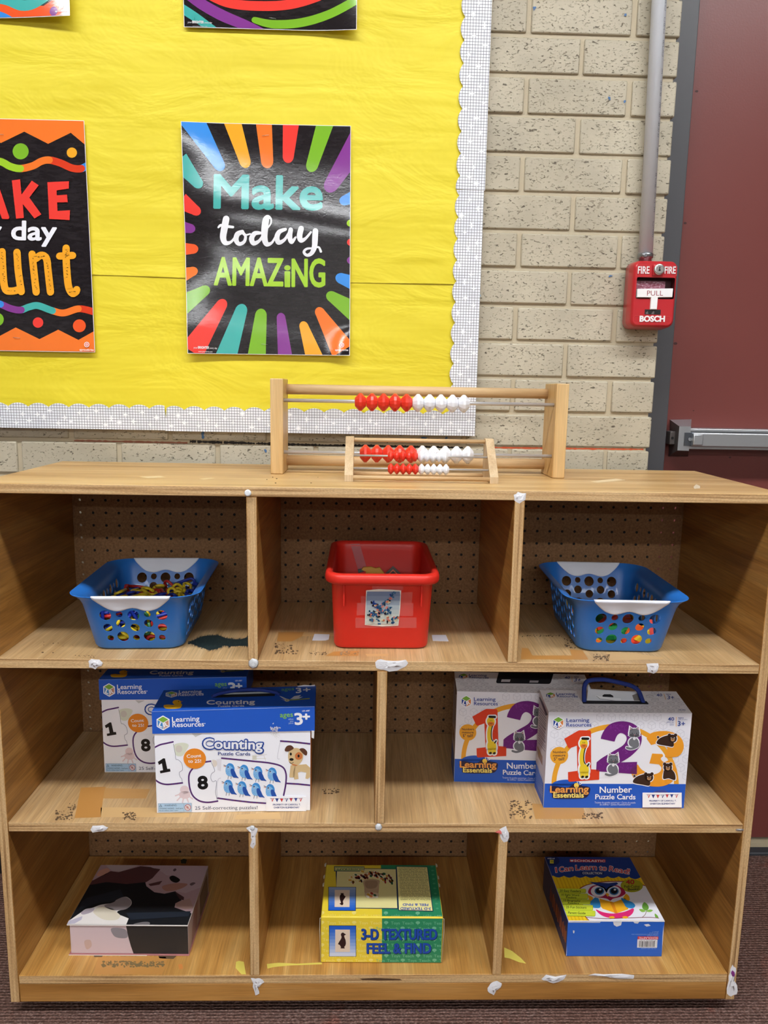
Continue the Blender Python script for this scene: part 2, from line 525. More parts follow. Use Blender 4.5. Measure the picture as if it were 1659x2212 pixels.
# maroon door with its push bar
door = thing('door_1', None, None, (1.085, .1, .022)); tag(door, kind='structure')
DW = NT('door_paint'); DW.base(DW.mix(DW.noise(DW.co, 3, 3), (112, 56, 52), (120, 62, 57))); DW.set(Roughness=.36)
DW.bump(DW.noise(DW.co, 260, 3), .14, .0012)
o_ = V((1.085, .1, .022))
mb = MB(); mb.box(.618, 1.552, .1, .118, .022, 2.115, DW.m, .001)
chip = mat('door_chip', (66, 30, 28), .6)
for px, py, r in ((1505, 197, 4), (1480, 482, 4), (1459, 742, 5), (1577, 988, 3), (1498, 887, 2)):
    P = at_y(px, py, .0995); mb.face([P+V((r*.0009*math.cos(a), 0, r*.0006*math.sin(a))) for a in [i*1.047 for i in range(6)]], chip)
mb.build('leaf', door, o_)
AL = mat('brushed_aluminium', (196, 202, 208), .32, .85, bump=(220, .05, .0005))
ALD = mat('bar_end_dark', (92, 86, 84), .42, .3)
BKK = mat('black_gap', (16, 16, 17), .6)
g_ = lambda x, y: (1420+x/6.94, 880+y/6.94)
mb = MB()
B = [at_y(*g_(190, 185), .0995), at_y(*g_(512, 178), .0995), at_y(*g_(462, 735), .0995), at_y(*g_(165, 735), .0995)]
F = [at_y(*g_(330, 285), .05), at_y(*g_(505, 287), .05), at_y(*g_(472, 652), .05), at_y(*g_(300, 645), .05)]
mb.face([F[3], F[2], F[1], F[0]], AL); mb.face([F[0], F[1], B[1], B[0]], AL)
mb.face([F[3], F[0], B[0], B[3]], ALD); mb.face([F[2], F[3], B[3], B[2]], ALD); mb.face([F[1], F[2], B[2], B[1]], ALD)
mb.face([B[0], B[1], B[2], B[3]], ALD)
pb = mb.build('push_bar', door, o_)
zc = (F[0].z+F[3].z)/2; xr = F[1].x
mb = MB(); P = at_y(*g_(205, 455), .075)
mb.box(P.x-.006, P.x+.006, .066, .095, P.z-.014, P.z+.014, ALD, .002)
mb.lathe([(0, .0028), (.001, .0028)], (P.x-.001, .066, P.z), (0, -1, 0), BKK, 12)
mb.build('side_catch', pb, o_)
mb = MB()
zt_, zb_ = at_y(*g_(560, 315), .06).z, at_y(*g_(560, 625), .06).z
mb.box(xr-.012, 1.45, .052, .0985, zb_, zt_, AL, .0015)
mb.box(xr-.004, 1.45, .0515, .0525, zt_-.0075, zt_-.0058, BKK)
mb.build('rail', pb, o_)
mb = MB()
z0, z1 = at_y(*g_(600, 590), .042).z, at_y(*g_(600, 380), .042).z
x0 = at_y(*g_(535, 380), .042).x
mb.box(x0, 1.43, .040, .056, z0, z1, AL, .0025, 3)
mb.build('push_pad', pb, o_)
mb = MB()
xg = at_y(*g_(415, 380), .048).x
mb.box(xg, x0+.001, .0475, .056, z0+.001, z1-.0005, mat('bar_recess', (88, 92, 98), .35, .6))
mb.lathe([(0, .004), (.002, .0035)], (x0-.003, .0475, (z0+z1)/2), (0, -1, 0), AL, 14)
mb.build('recess', pb, o_)
mb = MB(); xa, xb_ = at_y(*g_(540, 400), .037).x, at_y(*g_(688, 400), .037).x
mb.box(xa, xb_, .0345, .041, at_y(*g_(600, 570), .036).z, at_y(*g_(600, 405), .036).z, AL, .002, 3)
mb.build('end_cap', pb, o_)

# rows of ceiling lights: one over the camera, two further back in the room
DIFF = {}
def emit(name, strength):
    m = bpy.data.materials.new(name); m.use_nodes = True
    b = m.node_tree.nodes['Principled BSDF']; b.inputs['Base Color'].default_value = (.9, .9, .9, 1)
    b.inputs['Emission Color'].default_value = (.96, .98, 1, 1); b.inputs['Emission Strength'].default_value = strength
    return m
HOUS = mat('fixture_white', (225, 225, 225), .5)
for row, (y, st, nm) in enumerate(((-1.35, LAMP_NEAR, 'over the shelf front'), (-4.9, LAMP_MID, 'in the middle of the room'), (-8.7, LAMP_FAR, 'at the far end of the room'))):
    em = emit('lamp_tube_%d' % row, st)
    for i, x in enumerate((-1.25, 0, 1.25)):
        t = thing('ceiling_light', 'white ceiling strip light %s, %s of its row' % (nm, ('left', 'middle', 'right')[i]), 'ceiling light', (x, y, 2.74), group='strip lights on the ceiling')
        mb = MB()
        mb.box(-.62, .62, -.125, .125, -.012, 0, HOUS, .002); mb.box(-.62, .62, -.125, -.112, -.034, -.0122, HOUS); mb.box(-.62, .62, .112, .125, -.034, -.0122, HOUS); mb.box(-.62, -.607, -.1118, .1118, -.034, -.0122, HOUS); mb.box(.607, .62, -.1118, .1118, -.034, -.0122, HOUS)
        mb.build('housing', t)
        mb = MB(); mb.box(-.605, .605, -.11, .11, -.0325, -.0285, em); mb.build('diffuser', t)
# ------------------------------------------------------------------ bulletin board
from mathutils import noise as mnoise
BX1, BZ0 = .2045, .9300 + ZF                  # right and lower outer edge of the border
BX0, BZ1 = -1.45, 2.2
board = thing('bulletin_board', 'yellow paper covered bulletin board with a scalloped white grid border, on the brick wall', 'bulletin board', (-.6, 0, BZ0))
bo = V((-.6, 0, BZ0))
cork = mat('board_fibre', (150, 120, 84), .8)
mb = MB(); mb.box(BX0, BX1-.002, -.011, -.0005, BZ0+.002, BZ1, cork); mb.build('backing_panel', board, bo)
yq = NT('yellow_paper')
n1 = yq.noise(yq.mp((.5, 1, 1.6)), 7, 5, .6, .6)
yq.base(yq.ramp(n1, [(.3, (227, 208, 46)), (.7, (235, 218, 56))])); yq.set(Roughness=.55, Specular_IOR_Level=.35)
yq.bump(yq.math('ADD', yq.noise(yq.mp((.6, 1, 1.3), (0, 0, 0), (0, .25, 0)), 9, 4, .5, .6), yq.math('MULTIPLY', yq.noise(yq.mp((.12, 1, 1.5)), 20, 2, .45, .3), .4)),   .6, .013)
def paper(name, x0, x1, z0, z1, y, seed, edge):
    nx, nz = int((x1-x0)/.011), int((z1-z0)/.011)
    mb = MB(); G = []
    for j in range(nz+1):
        r = []
        for i in range(nx+1):
            x = x0+(x1-x0)*i/nx; z = z0+(z1-z0)*j/nz
            d = .0011*mnoise.noise(V((x*3.2, seed, z*11)))+.0008*mnoise.noise(V((x*9, seed+5, z*17)))
            d += .0006*abs(mnoise.noise(V((x*5+z*9, seed+9, z*6-x*3))))
            zz = z+(edge(x) if j == 0 else 0)
            r.append(mb.bm.verts.new((x, y-.0013-d, zz)))
        G.append(r)
    k = mb.mi(yq.m)
    for j in range(nz):
        for i in range(nx):
            f = mb.bm.faces.new((G[j][i], G[j][i+1], G[j+1][i+1], G[j+1][i])); f.material_index = k; f.smooth = True
    o = mb.build(name, board, bo)
    return o
SEAM = 1.2165+ZF
paper('paper_sheet', BX0, BX1-.01, BZ0+.01, SEAM+.03, -.0112, 1.5, lambda x: 0)
paper('paper_sheet', BX0, BX1-.01, SEAM, BZ1, -.0136, 7.5, lambda x: -.004*(x+.2)+.0015*math.sin(x*9))
def border_material():
    q = NT('grid_border')
    X = q.xyz()
    def lines(c, off):
        f = q.math('FRACT', q.math('MULTIPLY', q.math('ADD', c, off), 1/.00515))
        return q.math('LESS_THAN', f, .15)
    g = q.math('MAXIMUM', lines(X[0], 5), lines(X[2], 5.0021))
    n = q.noise(q.mp((1, 1, 1)), 30, 3)
    c = q.mix(g, q.ramp(n, [(.3, (226, 229, 236)), (.7, (243, 245, 250))]), (104, 104, 110))
    q.base(c); q.set(Roughness=.35, Specular_IOR_Level=.4)
    q.bump(q.noise(q.mp((1, 1, 1)), 14, 2), .2, .004)
    return q.m
GRID = border_material()
STAR = mat('sparkle_white', (246, 247, 250), .35)
def strip(p0, p1, inward, width, y, seed, phase):
    """scalloped strip; p0->p1 is the straight outer edge (x,z), inward the direction of the scallops"""
    P0, P1, I = V(p0), V(p1), V(inward); L = (P1-P0).length; T = (P1-P0)/L
    pts = [P0, P1]; per = .0385; sc = []
    s = -phase
    while s < L:
        for k in range(9):
            t = s+per*k/8
            if 0 <= t <= L:
                u = (k/8-.5)*2
                sc.append((t, width-.0075*(abs(u)**2.2)))
        s += per
    out = [tuple(P0), tuple(P1)]+[tuple(P0+T*t+I*h) for t, h in sc[::-1]]
    mb = MB()
    poly = [V((a, y, b)) for a, b in out]
    bk = [p+V((0, .0005, 0)) for p in poly]
    ar = sum(out[i-1][0]*out[i][1]-out[i][0]*out[i-1][1] for i in range(len(out)))
    if ar < 0: poly.reverse(); bk.reverse()
    mb.face(poly, GRID); mb.face(bk[::-1], GRID)
    for i in range(len(poly)):
        mb.face([poly[i-1], bk[i-1], bk[i], poly[i]], STAR)
    r = random.Random(seed); a = Art(lambda x, z: (x, z), (0, y, 0), (1, 0, 0), (0, 0, 1))
    t = .012; k = 0
    while t < L-.01:
        h = (width-.01)*((.22, .68, .42, .86, .15, .55)[k % 6]+r.uniform(-.08, .08))+.003
        c = P0+T*t+I*h; R_ = r.uniform(.0042, .0068)
        a.poly([(c.x+(R_ if i % 2 == 0 else R_*.3)*math.sin(i*math.pi/4), c.y+(R_ if i % 2 == 0 else R_*.3)*math.cos(i*math.pi/4)*(1.15 if i % 2 == 0 else 1)) for i in range(8)], STAR)
        t += r.uniform(.011, .019); k += 1
    a.into(mb)
    return mb.build('border_strip', board, bo)
YB = -.0178
xs_ = BX0
zj = at_y(1040, 408, YB).z
xj = at_y(360, 880, YB).x
strip((BX1, BZ0+.004), (BX1, zj), (-1, 0), .0535, YB, 1, .02)
strip((BX1+.0015, zj-.003), (BX1+.0015, BZ1), (-1, 0), .0545, YB-.0007, 2, .013)
strip((xj-.004, BZ0-.0005), (BX1-.0005, BZ0-.0005), (0, 1), .0485, YB-.0014, 3, .0005)
strip((BX0, BZ0+.0008), (xj, BZ0+.0008), (0, 1), .0485, YB-.0007, 4, .017)

# ------------------------------------------------------------------ posters
CHALK = NT('chalkboard_print')
cn = CHALK.noise(CHALK.mp((.3, 1, 1.2), (0, 0, 0), (0, .6, 0)), 160, 5, .7)
CHALK.base(CHALK.mix(CHALK.gray(CHALK.noise(CHALK.co, 14, 3), .3, .75), CHALK.ramp(cn, [(.4, (24, 21, 24)), (.75, (52, 48, 52))]), (30, 26, 30)))
def gloss(m_, q=None):
    nt = m_.node_tree; b = nt.nodes['Principled BSDF']
    b.inputs['Roughness'].default_value = .09; b.inputs['Specular IOR Level'].default_value = .5
    t = nt.nodes.new('ShaderNodeTexCoord'); n = nt.nodes.new('ShaderNodeTexNoise'); n.inputs['Scale'].default_value = 420
    n2 = nt.nodes.new('ShaderNodeTexNoise'); n2.inputs['Scale'].default_value = 70
    ad = nt.nodes.new('ShaderNodeMath'); ad.operation = 'MULTIPLY_ADD'; ad.inputs[1].default_value = 1.2
    bp = nt.nodes.new('ShaderNodeBump'); bp.inputs['Strength'].default_value = .2; bp.inputs['Distance'].default_value = .00018
    nt.links.new(t.outputs['Object'], n.inputs['Vector']); nt.links.new(t.outputs['Object'], n2.inputs['Vector'])
    nt.links.new(n2.outputs['Fac'], ad.inputs[0]); nt.links.new(n.outputs['Fac'], ad.inputs[2])
    nt.links.new(ad.outputs[0], bp.inputs['Height']); nt.links.new(bp.outputs['Normal'], b.inputs['Normal'])
    return m_
gloss(CHALK.m)
_pc = {}
def pink(*c):
    if c not in _pc: _pc[c] = gloss(mat('poster_%d_%d_%d' % c, c))
    return _pc[c]
PW = pink(236, 234, 236)
TEAL, ORG, RED, GRN, PUR, BLU, YEL, LIM = pink(72, 178, 172), pink(245, 124, 48), pink(238, 66, 58), pink(126, 184, 48), pink(136, 62, 148), pink(62, 146, 232), pink(248, 172, 46), pink(162, 208, 50)
ORR = pink(240, 92, 44)
STAPLE = mat('staple', (190, 190, 192), .3, .9)
def poster(name, label, x0, x1, z0, z1, tilt, draw, wave, staples, crop):
    """draw(art) fills the art in picture units; wave(u,w) is how far the sheet stands off the board"""
    cx, cz = (x0+x1)/2, z0; Y = -.0188
    t = thing(name, label, 'poster', (cx, Y, z0)); W_, H_ = x1-x0, z1-z0
    O = V((0, 0, 0))
    sc, ox, oy = crop
    ct, st = math.cos(tilt), math.sin(tilt)
    def f(x, y):
        p = at_y(x/sc+ox, y/sc+oy, Y); a, b = p.x-cx, p.z-z0
        return a*ct+b*st, -a*st+b*ct
    art = Art(f, O, (1, 0, 0), (0, 0, 1), clip=(-W_/2+.0010, W_/2-.0010, .0010, H_-.0010))
    draw(art, f)
    mb = MB(); nx, nz = 30, 40; G = []
    for j in range(nz+1):
        G.append([mb.bm.verts.new((-W_/2+W_*i/nx, 0, H_*j/nz)) for i in range(nx+1)])
    k = mb.mi(PW)
    for j in range(nz):
        for i in range(nx):
            f_ = mb.bm.faces.new((G[j][i], G[j][i+1], G[j+1][i+1], G[j+1][i])); f_.material_index = k
    art.rectq = None
    base = [(-W_/2+.0010, .0010), (W_/2-.0010, .0010), (W_/2-.0010, H_-.0010), (-W_/2+.0010, H_-.0010)]
    mb.face([V((a, -.00011, b)) for a, b in base], CHALK.m)
    art.L += 1
    for it in art.items: pass
    art.items = [(L+1, q, m) for L, q, m in art.items]
    art.into(mb)
    # cut everything along a fine lattice so that the printing follows the wave of the sheet
    for axis, n, ext, off in (((1, 0, 0), nx, W_, -W_/2), ((0, 0, 1), nz, H_, 0)):
        for i in range(1, n):
            p = V(axis)*(off+ext*i/n)
            bmesh.ops.bisect_plane(mb.bm, geom=mb.bm.verts[:]+mb.bm.edges[:]+mb.bm.faces[:], plane_co=p, plane_no=V(axis), dist=1e-6)
    for v in mb.bm.verts:
        v.co.y -= wave(v.co.x/W_+.5, v.co.z/H_)
    for f_ in mb.bm.faces: f_.smooth = True
    me = bpy.data.meshes.new('sheet'); mb.bm.to_mesh(me); mb.bm.free()
    for m_ in mb.mats: me.materials.append(m_)
    nn = []
    for v in me.vertices:
        u, q_ = v.co.x/W_+.5, v.co.z/H_; e = .004
        nn.append(V((-(wave(u+e, q_)-wave(u-e, q_))/(2*e*W_), -1, -(wave(u, q_+e)-wave(u, q_-e))/(2*e*H_))).normalized())
    me.normals_split_custom_set_from_vertices(nn)
    o = bpy.data.objects.new('sheet', me); C.objects.link(o); o.parent = t; o.rotation_euler = (0, -tilt, 0)
    for px, py, a in staples:
        P = at_y(px, py, Y); u, w_ = (P.x-cx)*ct+(P.z-z0)*st, -(P.x-cx)*st+(P.z-z0)*ct
        y = -wave(u/W_+.5, w_/H_)-.0022
        mb = MB(); d = V((math.cos(a), 0, math.sin(a)))*.006; c = V((P.x-cx, y, P.z-z0))
        mb.tube([c-d+V((0, .003, 0)), c-d, c+d, c+d+V((0, .003, 0))], .00035, STAPLE, 6)
        mb.build('staple', t)
    return t
def wordmark(a, x, y, s, bx, by, bs):
    """small print in the lower corners"""
    a.up(3)
    W_ = PW
    a.text('your', x, y, x+s*.17, y+s*.006, s*.075, W_)
    a.text('BRIGHTER', x+s*.19, y+s*.006, x+s*.66, y+s*.016, s*.1, W_, .03)
    a.text('every day', x+s*.69, y+s*.018, x+s, y+s*.024, s*.075, W_)
    a.text('www.sproutbrite.com', x+s*.2, y+s*.16, x+s*.8, y+s*.172, s*.06, W_)
    a.ell(bx, by, bs, bs, W_); a.up()
    a.ell(bx, by, bs*.72, bs*.72, ORR); a.up(); a.ell(bx, by, bs*.45, bs*.45, W_); a.up(); a.ell(bx, by, bs*.2, bs*.2, ORR)
    a.text('sproutbrite', bx-bs*2.6, by+bs*2.3, bx+bs*2.6, by+bs*2.4, bs*.75, W_, .02)

def draw_today(a, f):
    a.up()
    F = a.finger
    F((135, 60), 215, (410, 520), 100, BLU); F((500, 90), 150, (628, 494), 100, YEL); F((778, 90), 142, (814, 497), 108, ORG)
    F((1020, 100), 145, (992, 452), 98, RED); F((1325, 100), 150, (1192, 530), 106, GRN); F((1640, 240), 215, (1345, 705), 128, PUR)
    F((30, 440), 175, (222, 672), 96, TEAL); F((50, 800), 150, (210, 905), 90, RED); F((70, 1030), 100, (164, 1048), 84, PUR)
    F((70, 1222), 110, (190, 1222), 88, ORR); F((70, 1450), 125, (186, 1410), 84, ORG); F((60, 1720), 180, (290, 1570), 96, GRN)
    F((1620, 750), 130, (1460, 808), 90, BLU); F((1600, 990), 90, (1520, 1000), 66, LIM); F((1600, 1165), 100, (1523, 1165), 70, RED)
    F((1600, 1320), 90, (1522, 1325), 70, PUR); F((1620, 1540), 140, (1425, 1468), 96, BLU); F((1620, 1800), 190, (1346, 1620), 96, GRN)
    F((150, 2130), 215, (430, 1680), 98, RED); F((440, 2200), 190, (594, 1722), 108, TEAL); F((715, 2200), 165, (758, 1762), 104, GRN)
    F((972, 2200), 130, (928, 1796), 78, PUR); F((1240, 2220), 160, (1122, 1872), 80, YEL); F((1480, 2120), 215, (1256, 1750), 88, ORG)
    a.up(2)
    a.text('Make', 345, 858, 1290, 874, 285, TEAL, .026)
    a.text('AMAZ', 345, 1538, 945, 1548, 238, LIM, .02); a.text('i', 968, 1552, 1008, 1552, 190, LIM, .03); a.text('NG', 1030, 1552, 1316, 1554, 238, LIM, .02)
    P = pink(242, 244, 250)
    L = lambda pts, w_, ws=None: a.line(curve(pts, 6), w_, P, widths=None if not ws else [np.interp(i/(6*(len(pts)-1)), np.linspace(0, 1, len(ws)), ws) for i in range(6*(len(pts)-1)+1)])
    L([(448, 958), (432, 1040), (420, 1120), (440, 1168), (490, 1160), (530, 1110)], 50, [58, 60, 56, 44, 22, 16])
    L([(378, 1032), (400, 1014), (440, 1022), (508, 1030)], 26, [16, 24, 26, 22])
    L([(590, 1072), (548, 1092), (534, 1140), (560, 1178), (605, 1160), (618, 1110), (590, 1072), (610, 1100), (660, 1090)], 40, [36, 46, 46, 34, 28, 24, 22, 16, 14])
    L([(748, 1082), (700, 1086), (672, 1130), (690, 1172), (740, 1150), (780, 1090)], 40, [26, 40, 46, 42, 26, 20])
    L([(846, 960), (820, 940), (800, 965), (788, 1050), (786, 1130), (806, 1180), (850, 1168), (880, 1120)], 44, [14, 30, 56, 60, 54, 44, 22, 16])
    L([(846, 960), (842, 1000), (806, 1050)], 14, [14, 14, 12])
    L([(972, 1050), (918, 1072), (896, 1120), (912, 1166), (964, 1140), (1006, 1074)], 40, [26, 40, 46, 42, 26, 20])
    L([(1018, 1054), (1010, 1120), (1026, 1162), (1062, 1120)], 40, [40, 44, 36, 16])
    L([(1110, 1044), (1096, 1110), (1110, 1148), (1150, 1130), (1196, 1076)], 44, [48, 50, 42, 24, 18])
    L([(1236, 1066), (1232, 1140), (1226, 1210), (1200, 1262), (1160, 1278), (1134, 1250), (1160, 1222), (1220, 1216), (1264, 1208), (1284, 1246)], 40, [50, 52, 46, 36, 26, 24, 20, 16, 18, 22])
    wordmark(a, 165, 2102, 205, 1468, 2072, 22)
def zig(a, pts, m): a.poly(pts, m)
def draw_count(a, f):
    a.up()
    X0 = -800
    top = [(X0, 20), (900, 20), (900, 355), (775, 268), (643, 158), (440, 258), (225, 148), (15, 250), (-200, 140), (-410, 245), (-620, 135), (X0, 230)]
    a.poly(top, ORG)
    bot = [(X0, 2200), (900, 2200), (900, 1915), (862, 1938), (712, 2022), (530, 1930), (362, 2015), (148, 1910), (-40, 2010), (-230, 1905), (-430, 2005), (-620, 1900), (X0, 2000)]
    a.poly(bot, ORG)
    for cx, cy, r, m in ((192, 325, 72, GRN), (653, 337, 46, YEL), (-230, 330, 60, RED), (-560, 330, 56, PUR), (-20, 1838, 60, GRN), (348, 1866, 47, RED), (720, 1895, 58, ORR), (-400, 1830, 50, YEL)):
        a.ell(cx, cy, r, r, m)
    def ribbon(pts, w_, cuts):
        c = curve(pts, 8)
        for x0, x1, m in cuts:
            seg = [p for p in c if x0-12 <= p[0] <= x1+12]
            if len(seg) > 1: a.line(seg, w_, m); a.up()
    ribbon([(-760, 430), (-600, 380), (-420, 470), (-200, 400), (0, 415), (100, 462), (190, 480), (300, 456), (380, 415), (450, 404), (550, 430), (650, 474), (730, 482), (800, 452), (860, 440)], 66,
           [(730, 900, BLU), (445, 730, pink(222, 66, 38)), (186, 440, ORG), (-200, 186, LIM), (-450, -200, TEAL), (-800, -450, PUR)])
    ribbon([(-760, 1700), (-560, 1760), (-320, 1700), (-120, 1690), (0, 1698), (100, 1738), (190, 1754), (270, 1726), (350, 1714), (480, 1760), (580, 1780), (700, 1744), (780, 1750), (900, 1785)], 62,
           [(710, 900, pink(222, 66, 38)), (490, 700, ORG), (195, 480, TEAL), (10, 190, PUR), (-200, 10, BLU), (-480, -200, LIM), (-800, -480, RED)])
    a.up()
    K = RED
    B = a.poly
    B([(115, 588), (190, 578), (202, 715), (295, 590), (357, 632), (272, 742), (380, 893), (318, 930), (213, 800), (222, 925), (152, 932)], K)
    B([(435, 604), (630, 596), (628, 662), (518, 678), (520, 722), (612, 716), (618, 784), (522, 786), (526, 862), (638, 856), (634, 944), (450, 934)], K)
    a.text('A', -190, 916, 76, 920, 345, K, .03); a.text('M', -560, 910, -240, 912, 345, K, .03)
    Wh = pink(240, 242, 250)
    a.text('every day', -640, 1108, 512, 1124, 165, Wh, .028)
    Y2 = YEL
    Ls = lambda p: a.line(curve(p, 5), 66, Y2)
    Ls([(26, 1228), (34, 1400), (54, 1560), (110, 1584), (180, 1570)]); Ls([(160, 1234), (172, 1400), (200, 1588)])
    Ls([(296, 1250), (312, 1400), (334, 1592)]); Ls([(330, 1290), (380, 1260), (425, 1290), (440, 1400), (462, 1592)])
    Ls([(602, 1196), (604, 1330), (622, 1530), (656, 1602), (690, 1590), (698, 1570)]); Ls([(544, 1268), (660, 1262)])
    Ls([(-130, 1400), (-180, 1240), (-250, 1260), (-270, 1420), (-220, 1570), (-150, 1560), (-120, 1400)])
    Ls([(-400, 1290), (-460, 1230), (-520, 1300), (-520, 1500), (-450, 1580), (-390, 1530)])
    a.up()
    r = random.Random(3); dk = pink(60, 44, 24)
    for pts in (((26, 1240), (50, 1540)), ((165, 1250), (198, 1570)), ((298, 1270), (332, 1580)), ((432, 1320), (460, 1580)), ((602, 1200), (616, 1480)), ((560, 1266), (650, 1264)), ((80, 1582), (150, 1584)), ((320, 1276), (420, 1270)), ((640, 1590), (690, 1590))):
        (xa, ya), (xb, yb) = pts; n = max(6, int(math.hypot(xb-xa, yb-ya)/14))
        for i in range(n):
            if r.random() < .7:
                t = i/n; x, y = xa+(xb-xa)*t+r.uniform(-9, 9), ya+(yb-ya)*t+r.uniform(-4, 4)
                a.line([(x-r.uniform(2, 9), y+r.uniform(-3, 3)), (x+r.uniform(2, 9), y+r.uniform(-3, 3))], r.uniform(3, 6), dk, caps=False)
    wordmark(a, -660, 2085, 210, 790, 2064, 24)
def draw_arcs(a, f):
    # lower part of a poster of sweeping chalk stripes
    a.up()
    S_ = lambda pts, ws, m: a.line(curve(pts, 6), 20, m, widths=[np.interp(i/(6*(len(pts)-1)), np.linspace(0, 1, len(ws)), ws) for i in range(6*(len(pts)-1)+1)])
    S_([(860, -40), (980, 15), (1120, 30), (1260, 22), (1400, -20), (1500, -80)], [34, 40, 42, 42, 40, 36], RED)
    S_([(1100, 90), (1180, 108), (1300, 102), (1430, 66), (1560, 0)], [26, 36, 38, 38, 40], GRN)
    S_([(800, -30), (870, 20), (960, 70), (1060, 112), (1140, 150)], [40, 46, 48, 44, 40], PUR)
    S_([(770, 30), (840, 74), (900, 116), (960, 160)], [40, 38, 34, 32], TEAL)
    S_([(800, -160), (950, -80), (1150, -60), (1350, -120)], [44, 44, 44, 44], YEL)
    S_([(790, -320), (950, -230), (1200, -220), (1530, -330)], [44, 44, 44, 44], BLU)
    a.up(2); a.text('shine', 900, -420, 1430, -415, 170, TEAL, .03)
    wordmark(a, 812, 103, 105, 1700, 100, 8)
def draw_corner(a, f):
    a.up()
    a.poly([(-420, 15), (60, 20), (200, 40), (330, -40), (330, 130), (-420, 130)], ORR)
    a.up()
    S_ = lambda pts, ws, m: a.line(curve(pts, 6), 20, m, widths=[np.interp(i/(6*(len(pts)-1)), np.linspace(0, 1, len(ws)), ws) for i in range(6*(len(pts)-1)+1)])
    S_([(-420, 60), (-200, 70), (-20, 70), (60, 100)], [50, 50, 40, 30], BLU)
    S_([(-420, -40), (-150, -20), (20, 0), (110, 34), (190, 10), (330, -90)], [70, 60, 50, 46, 46, 46], TEAL)
    S_([(-420, -180), (-100, -140), (200, -180), (330, -260)], [60, 60, 60, 60], PUR)
    a.ell(246, 66, 18, 20, PUR)
    a.up(2); a.text('be you', -330, -330, 240, -330, 170, LIM, .03)
    wordmark(a, -400, 112, 105, 280, 48, 10)
sn = math.sin
def w_today(u, w_):
    d = .0012+.0030*(1+sn(w_*8.6+u*1.6+1.25))*.5*(.55+.45*u)+.0006*(1+sn(w_*21+u*2.2+.2))*.5
    d += .008*max(0, (u-.8)/.2)**2*max(0, (.14-w_)/.14)**1.5
    d += .005*max(0, (.3-u)/.3)**1.4*(.5+.5*sn(w_*6+1.2))
    return d
def w_flat(u, w_): return .0012+.0006*(1+sn(w_*7+u*2))
def w_arc(u, w_): return .0012+.001*(1+sn(w_*9+u))+.010*max(0, (u-.62)/.38)**2*max(0, (.4-w_)/.4)**1.2
def w_cor(u, w_): return .0012+.001*(1+sn(w_*9+u))+.016*max(0, (u-.45)/.55)**1.6*max(0, (.4-w_)/.4)
zP = lambda px, py: at_y(px, py, -.0188)
a, b = zP(396, 262), zP(757, 769)
poster('wall_poster', 'poster reading Make today AMAZING with colourful finger shapes around the words', a.x-.0005, b.x-.001, b.z-.0006, (a.z+zP(759, 275).z)/2, 0.006, draw_today, w_today, ((574, 294, .1), (572, 744, -.1)), (4.0975, 380, 240))
a, b = zP(183, 262), zP(208, 762)
poster('wall_poster', 'half seen poster with orange zigzag edges, ending in day and unt, at the left edge', a.x-.3045, a.x+.0015, b.z, a.z, .004, draw_count, w_flat, ((2, 292, 0), (38, 730, -.1)), (4.174, 0, 250))
a = zP(398, 60); b = zP(770, 71)
poster('wall_poster', 'poster of red, green and purple stripes above the Make today poster', a.x, b.x+.0005, (a.z+b.z)/2, (a.z+b.z)/2+.413, 0, draw_arcs, w_arc, ((589, 42, -.1),), (1.9988, 0, 0))
a = zP(160, 47)
poster('wall_poster', 'curling orange and teal poster corner in the top left corner of the photo', a.x-.306, a.x, a.z, a.z+.413, .012, draw_corner, w_cor, (), (1.9988, 0, 0))
# ------------------------------------------------------------------ the cubby shelf
XL, XR = -.58724, .63196
YF, YBK = -.37728, -.05346
ZT, Z1, Z2, Z3 = .87083+ZF, .59943+ZF, .32529+ZF, .04967+ZF
TH, TS = .016, .0156
cab = thing('cubby_shelf', 'plywood cubby shelf with eight open compartments, standing on the carpet against the brick wall', 'shelf', (.0224, -.215, 0))
co = V((.0224, -.215, 0))
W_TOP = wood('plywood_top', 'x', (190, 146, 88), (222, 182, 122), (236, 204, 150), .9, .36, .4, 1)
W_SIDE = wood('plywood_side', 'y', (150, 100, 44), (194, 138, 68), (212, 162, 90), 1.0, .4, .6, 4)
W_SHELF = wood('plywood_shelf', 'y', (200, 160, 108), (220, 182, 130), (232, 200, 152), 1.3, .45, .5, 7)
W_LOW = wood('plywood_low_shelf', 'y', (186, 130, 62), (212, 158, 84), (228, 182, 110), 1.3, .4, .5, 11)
W_KICK = wood('plinth_wood', 'x', (158, 106, 46), (196, 140, 70), (212, 160, 92), 1.2, .42, .45, 13)
PLY_Z, PLY_X = ply('ply_edge_flat', 'z'), ply('ply_edge_upright', 'x', 3)
def stain(name, col, rough=.5): return mat(name, col, rough)
ADH, ADH2 = stain('tape_residue', (188, 134, 70), .4), stain('tape_residue_pale', (204, 166, 112), .45)
DIRT, DYE, YPAINT = stain('dirt_specks', (92, 70, 46), .7), stain('dye_stain', (30, 46, 48), .6), stain('yellow_paint', (222, 206, 96), .5)
GPAINT, OPAINT = stain('green_paint', (28, 66, 48), .5), stain('orange_paint', (206, 132, 66), .5)
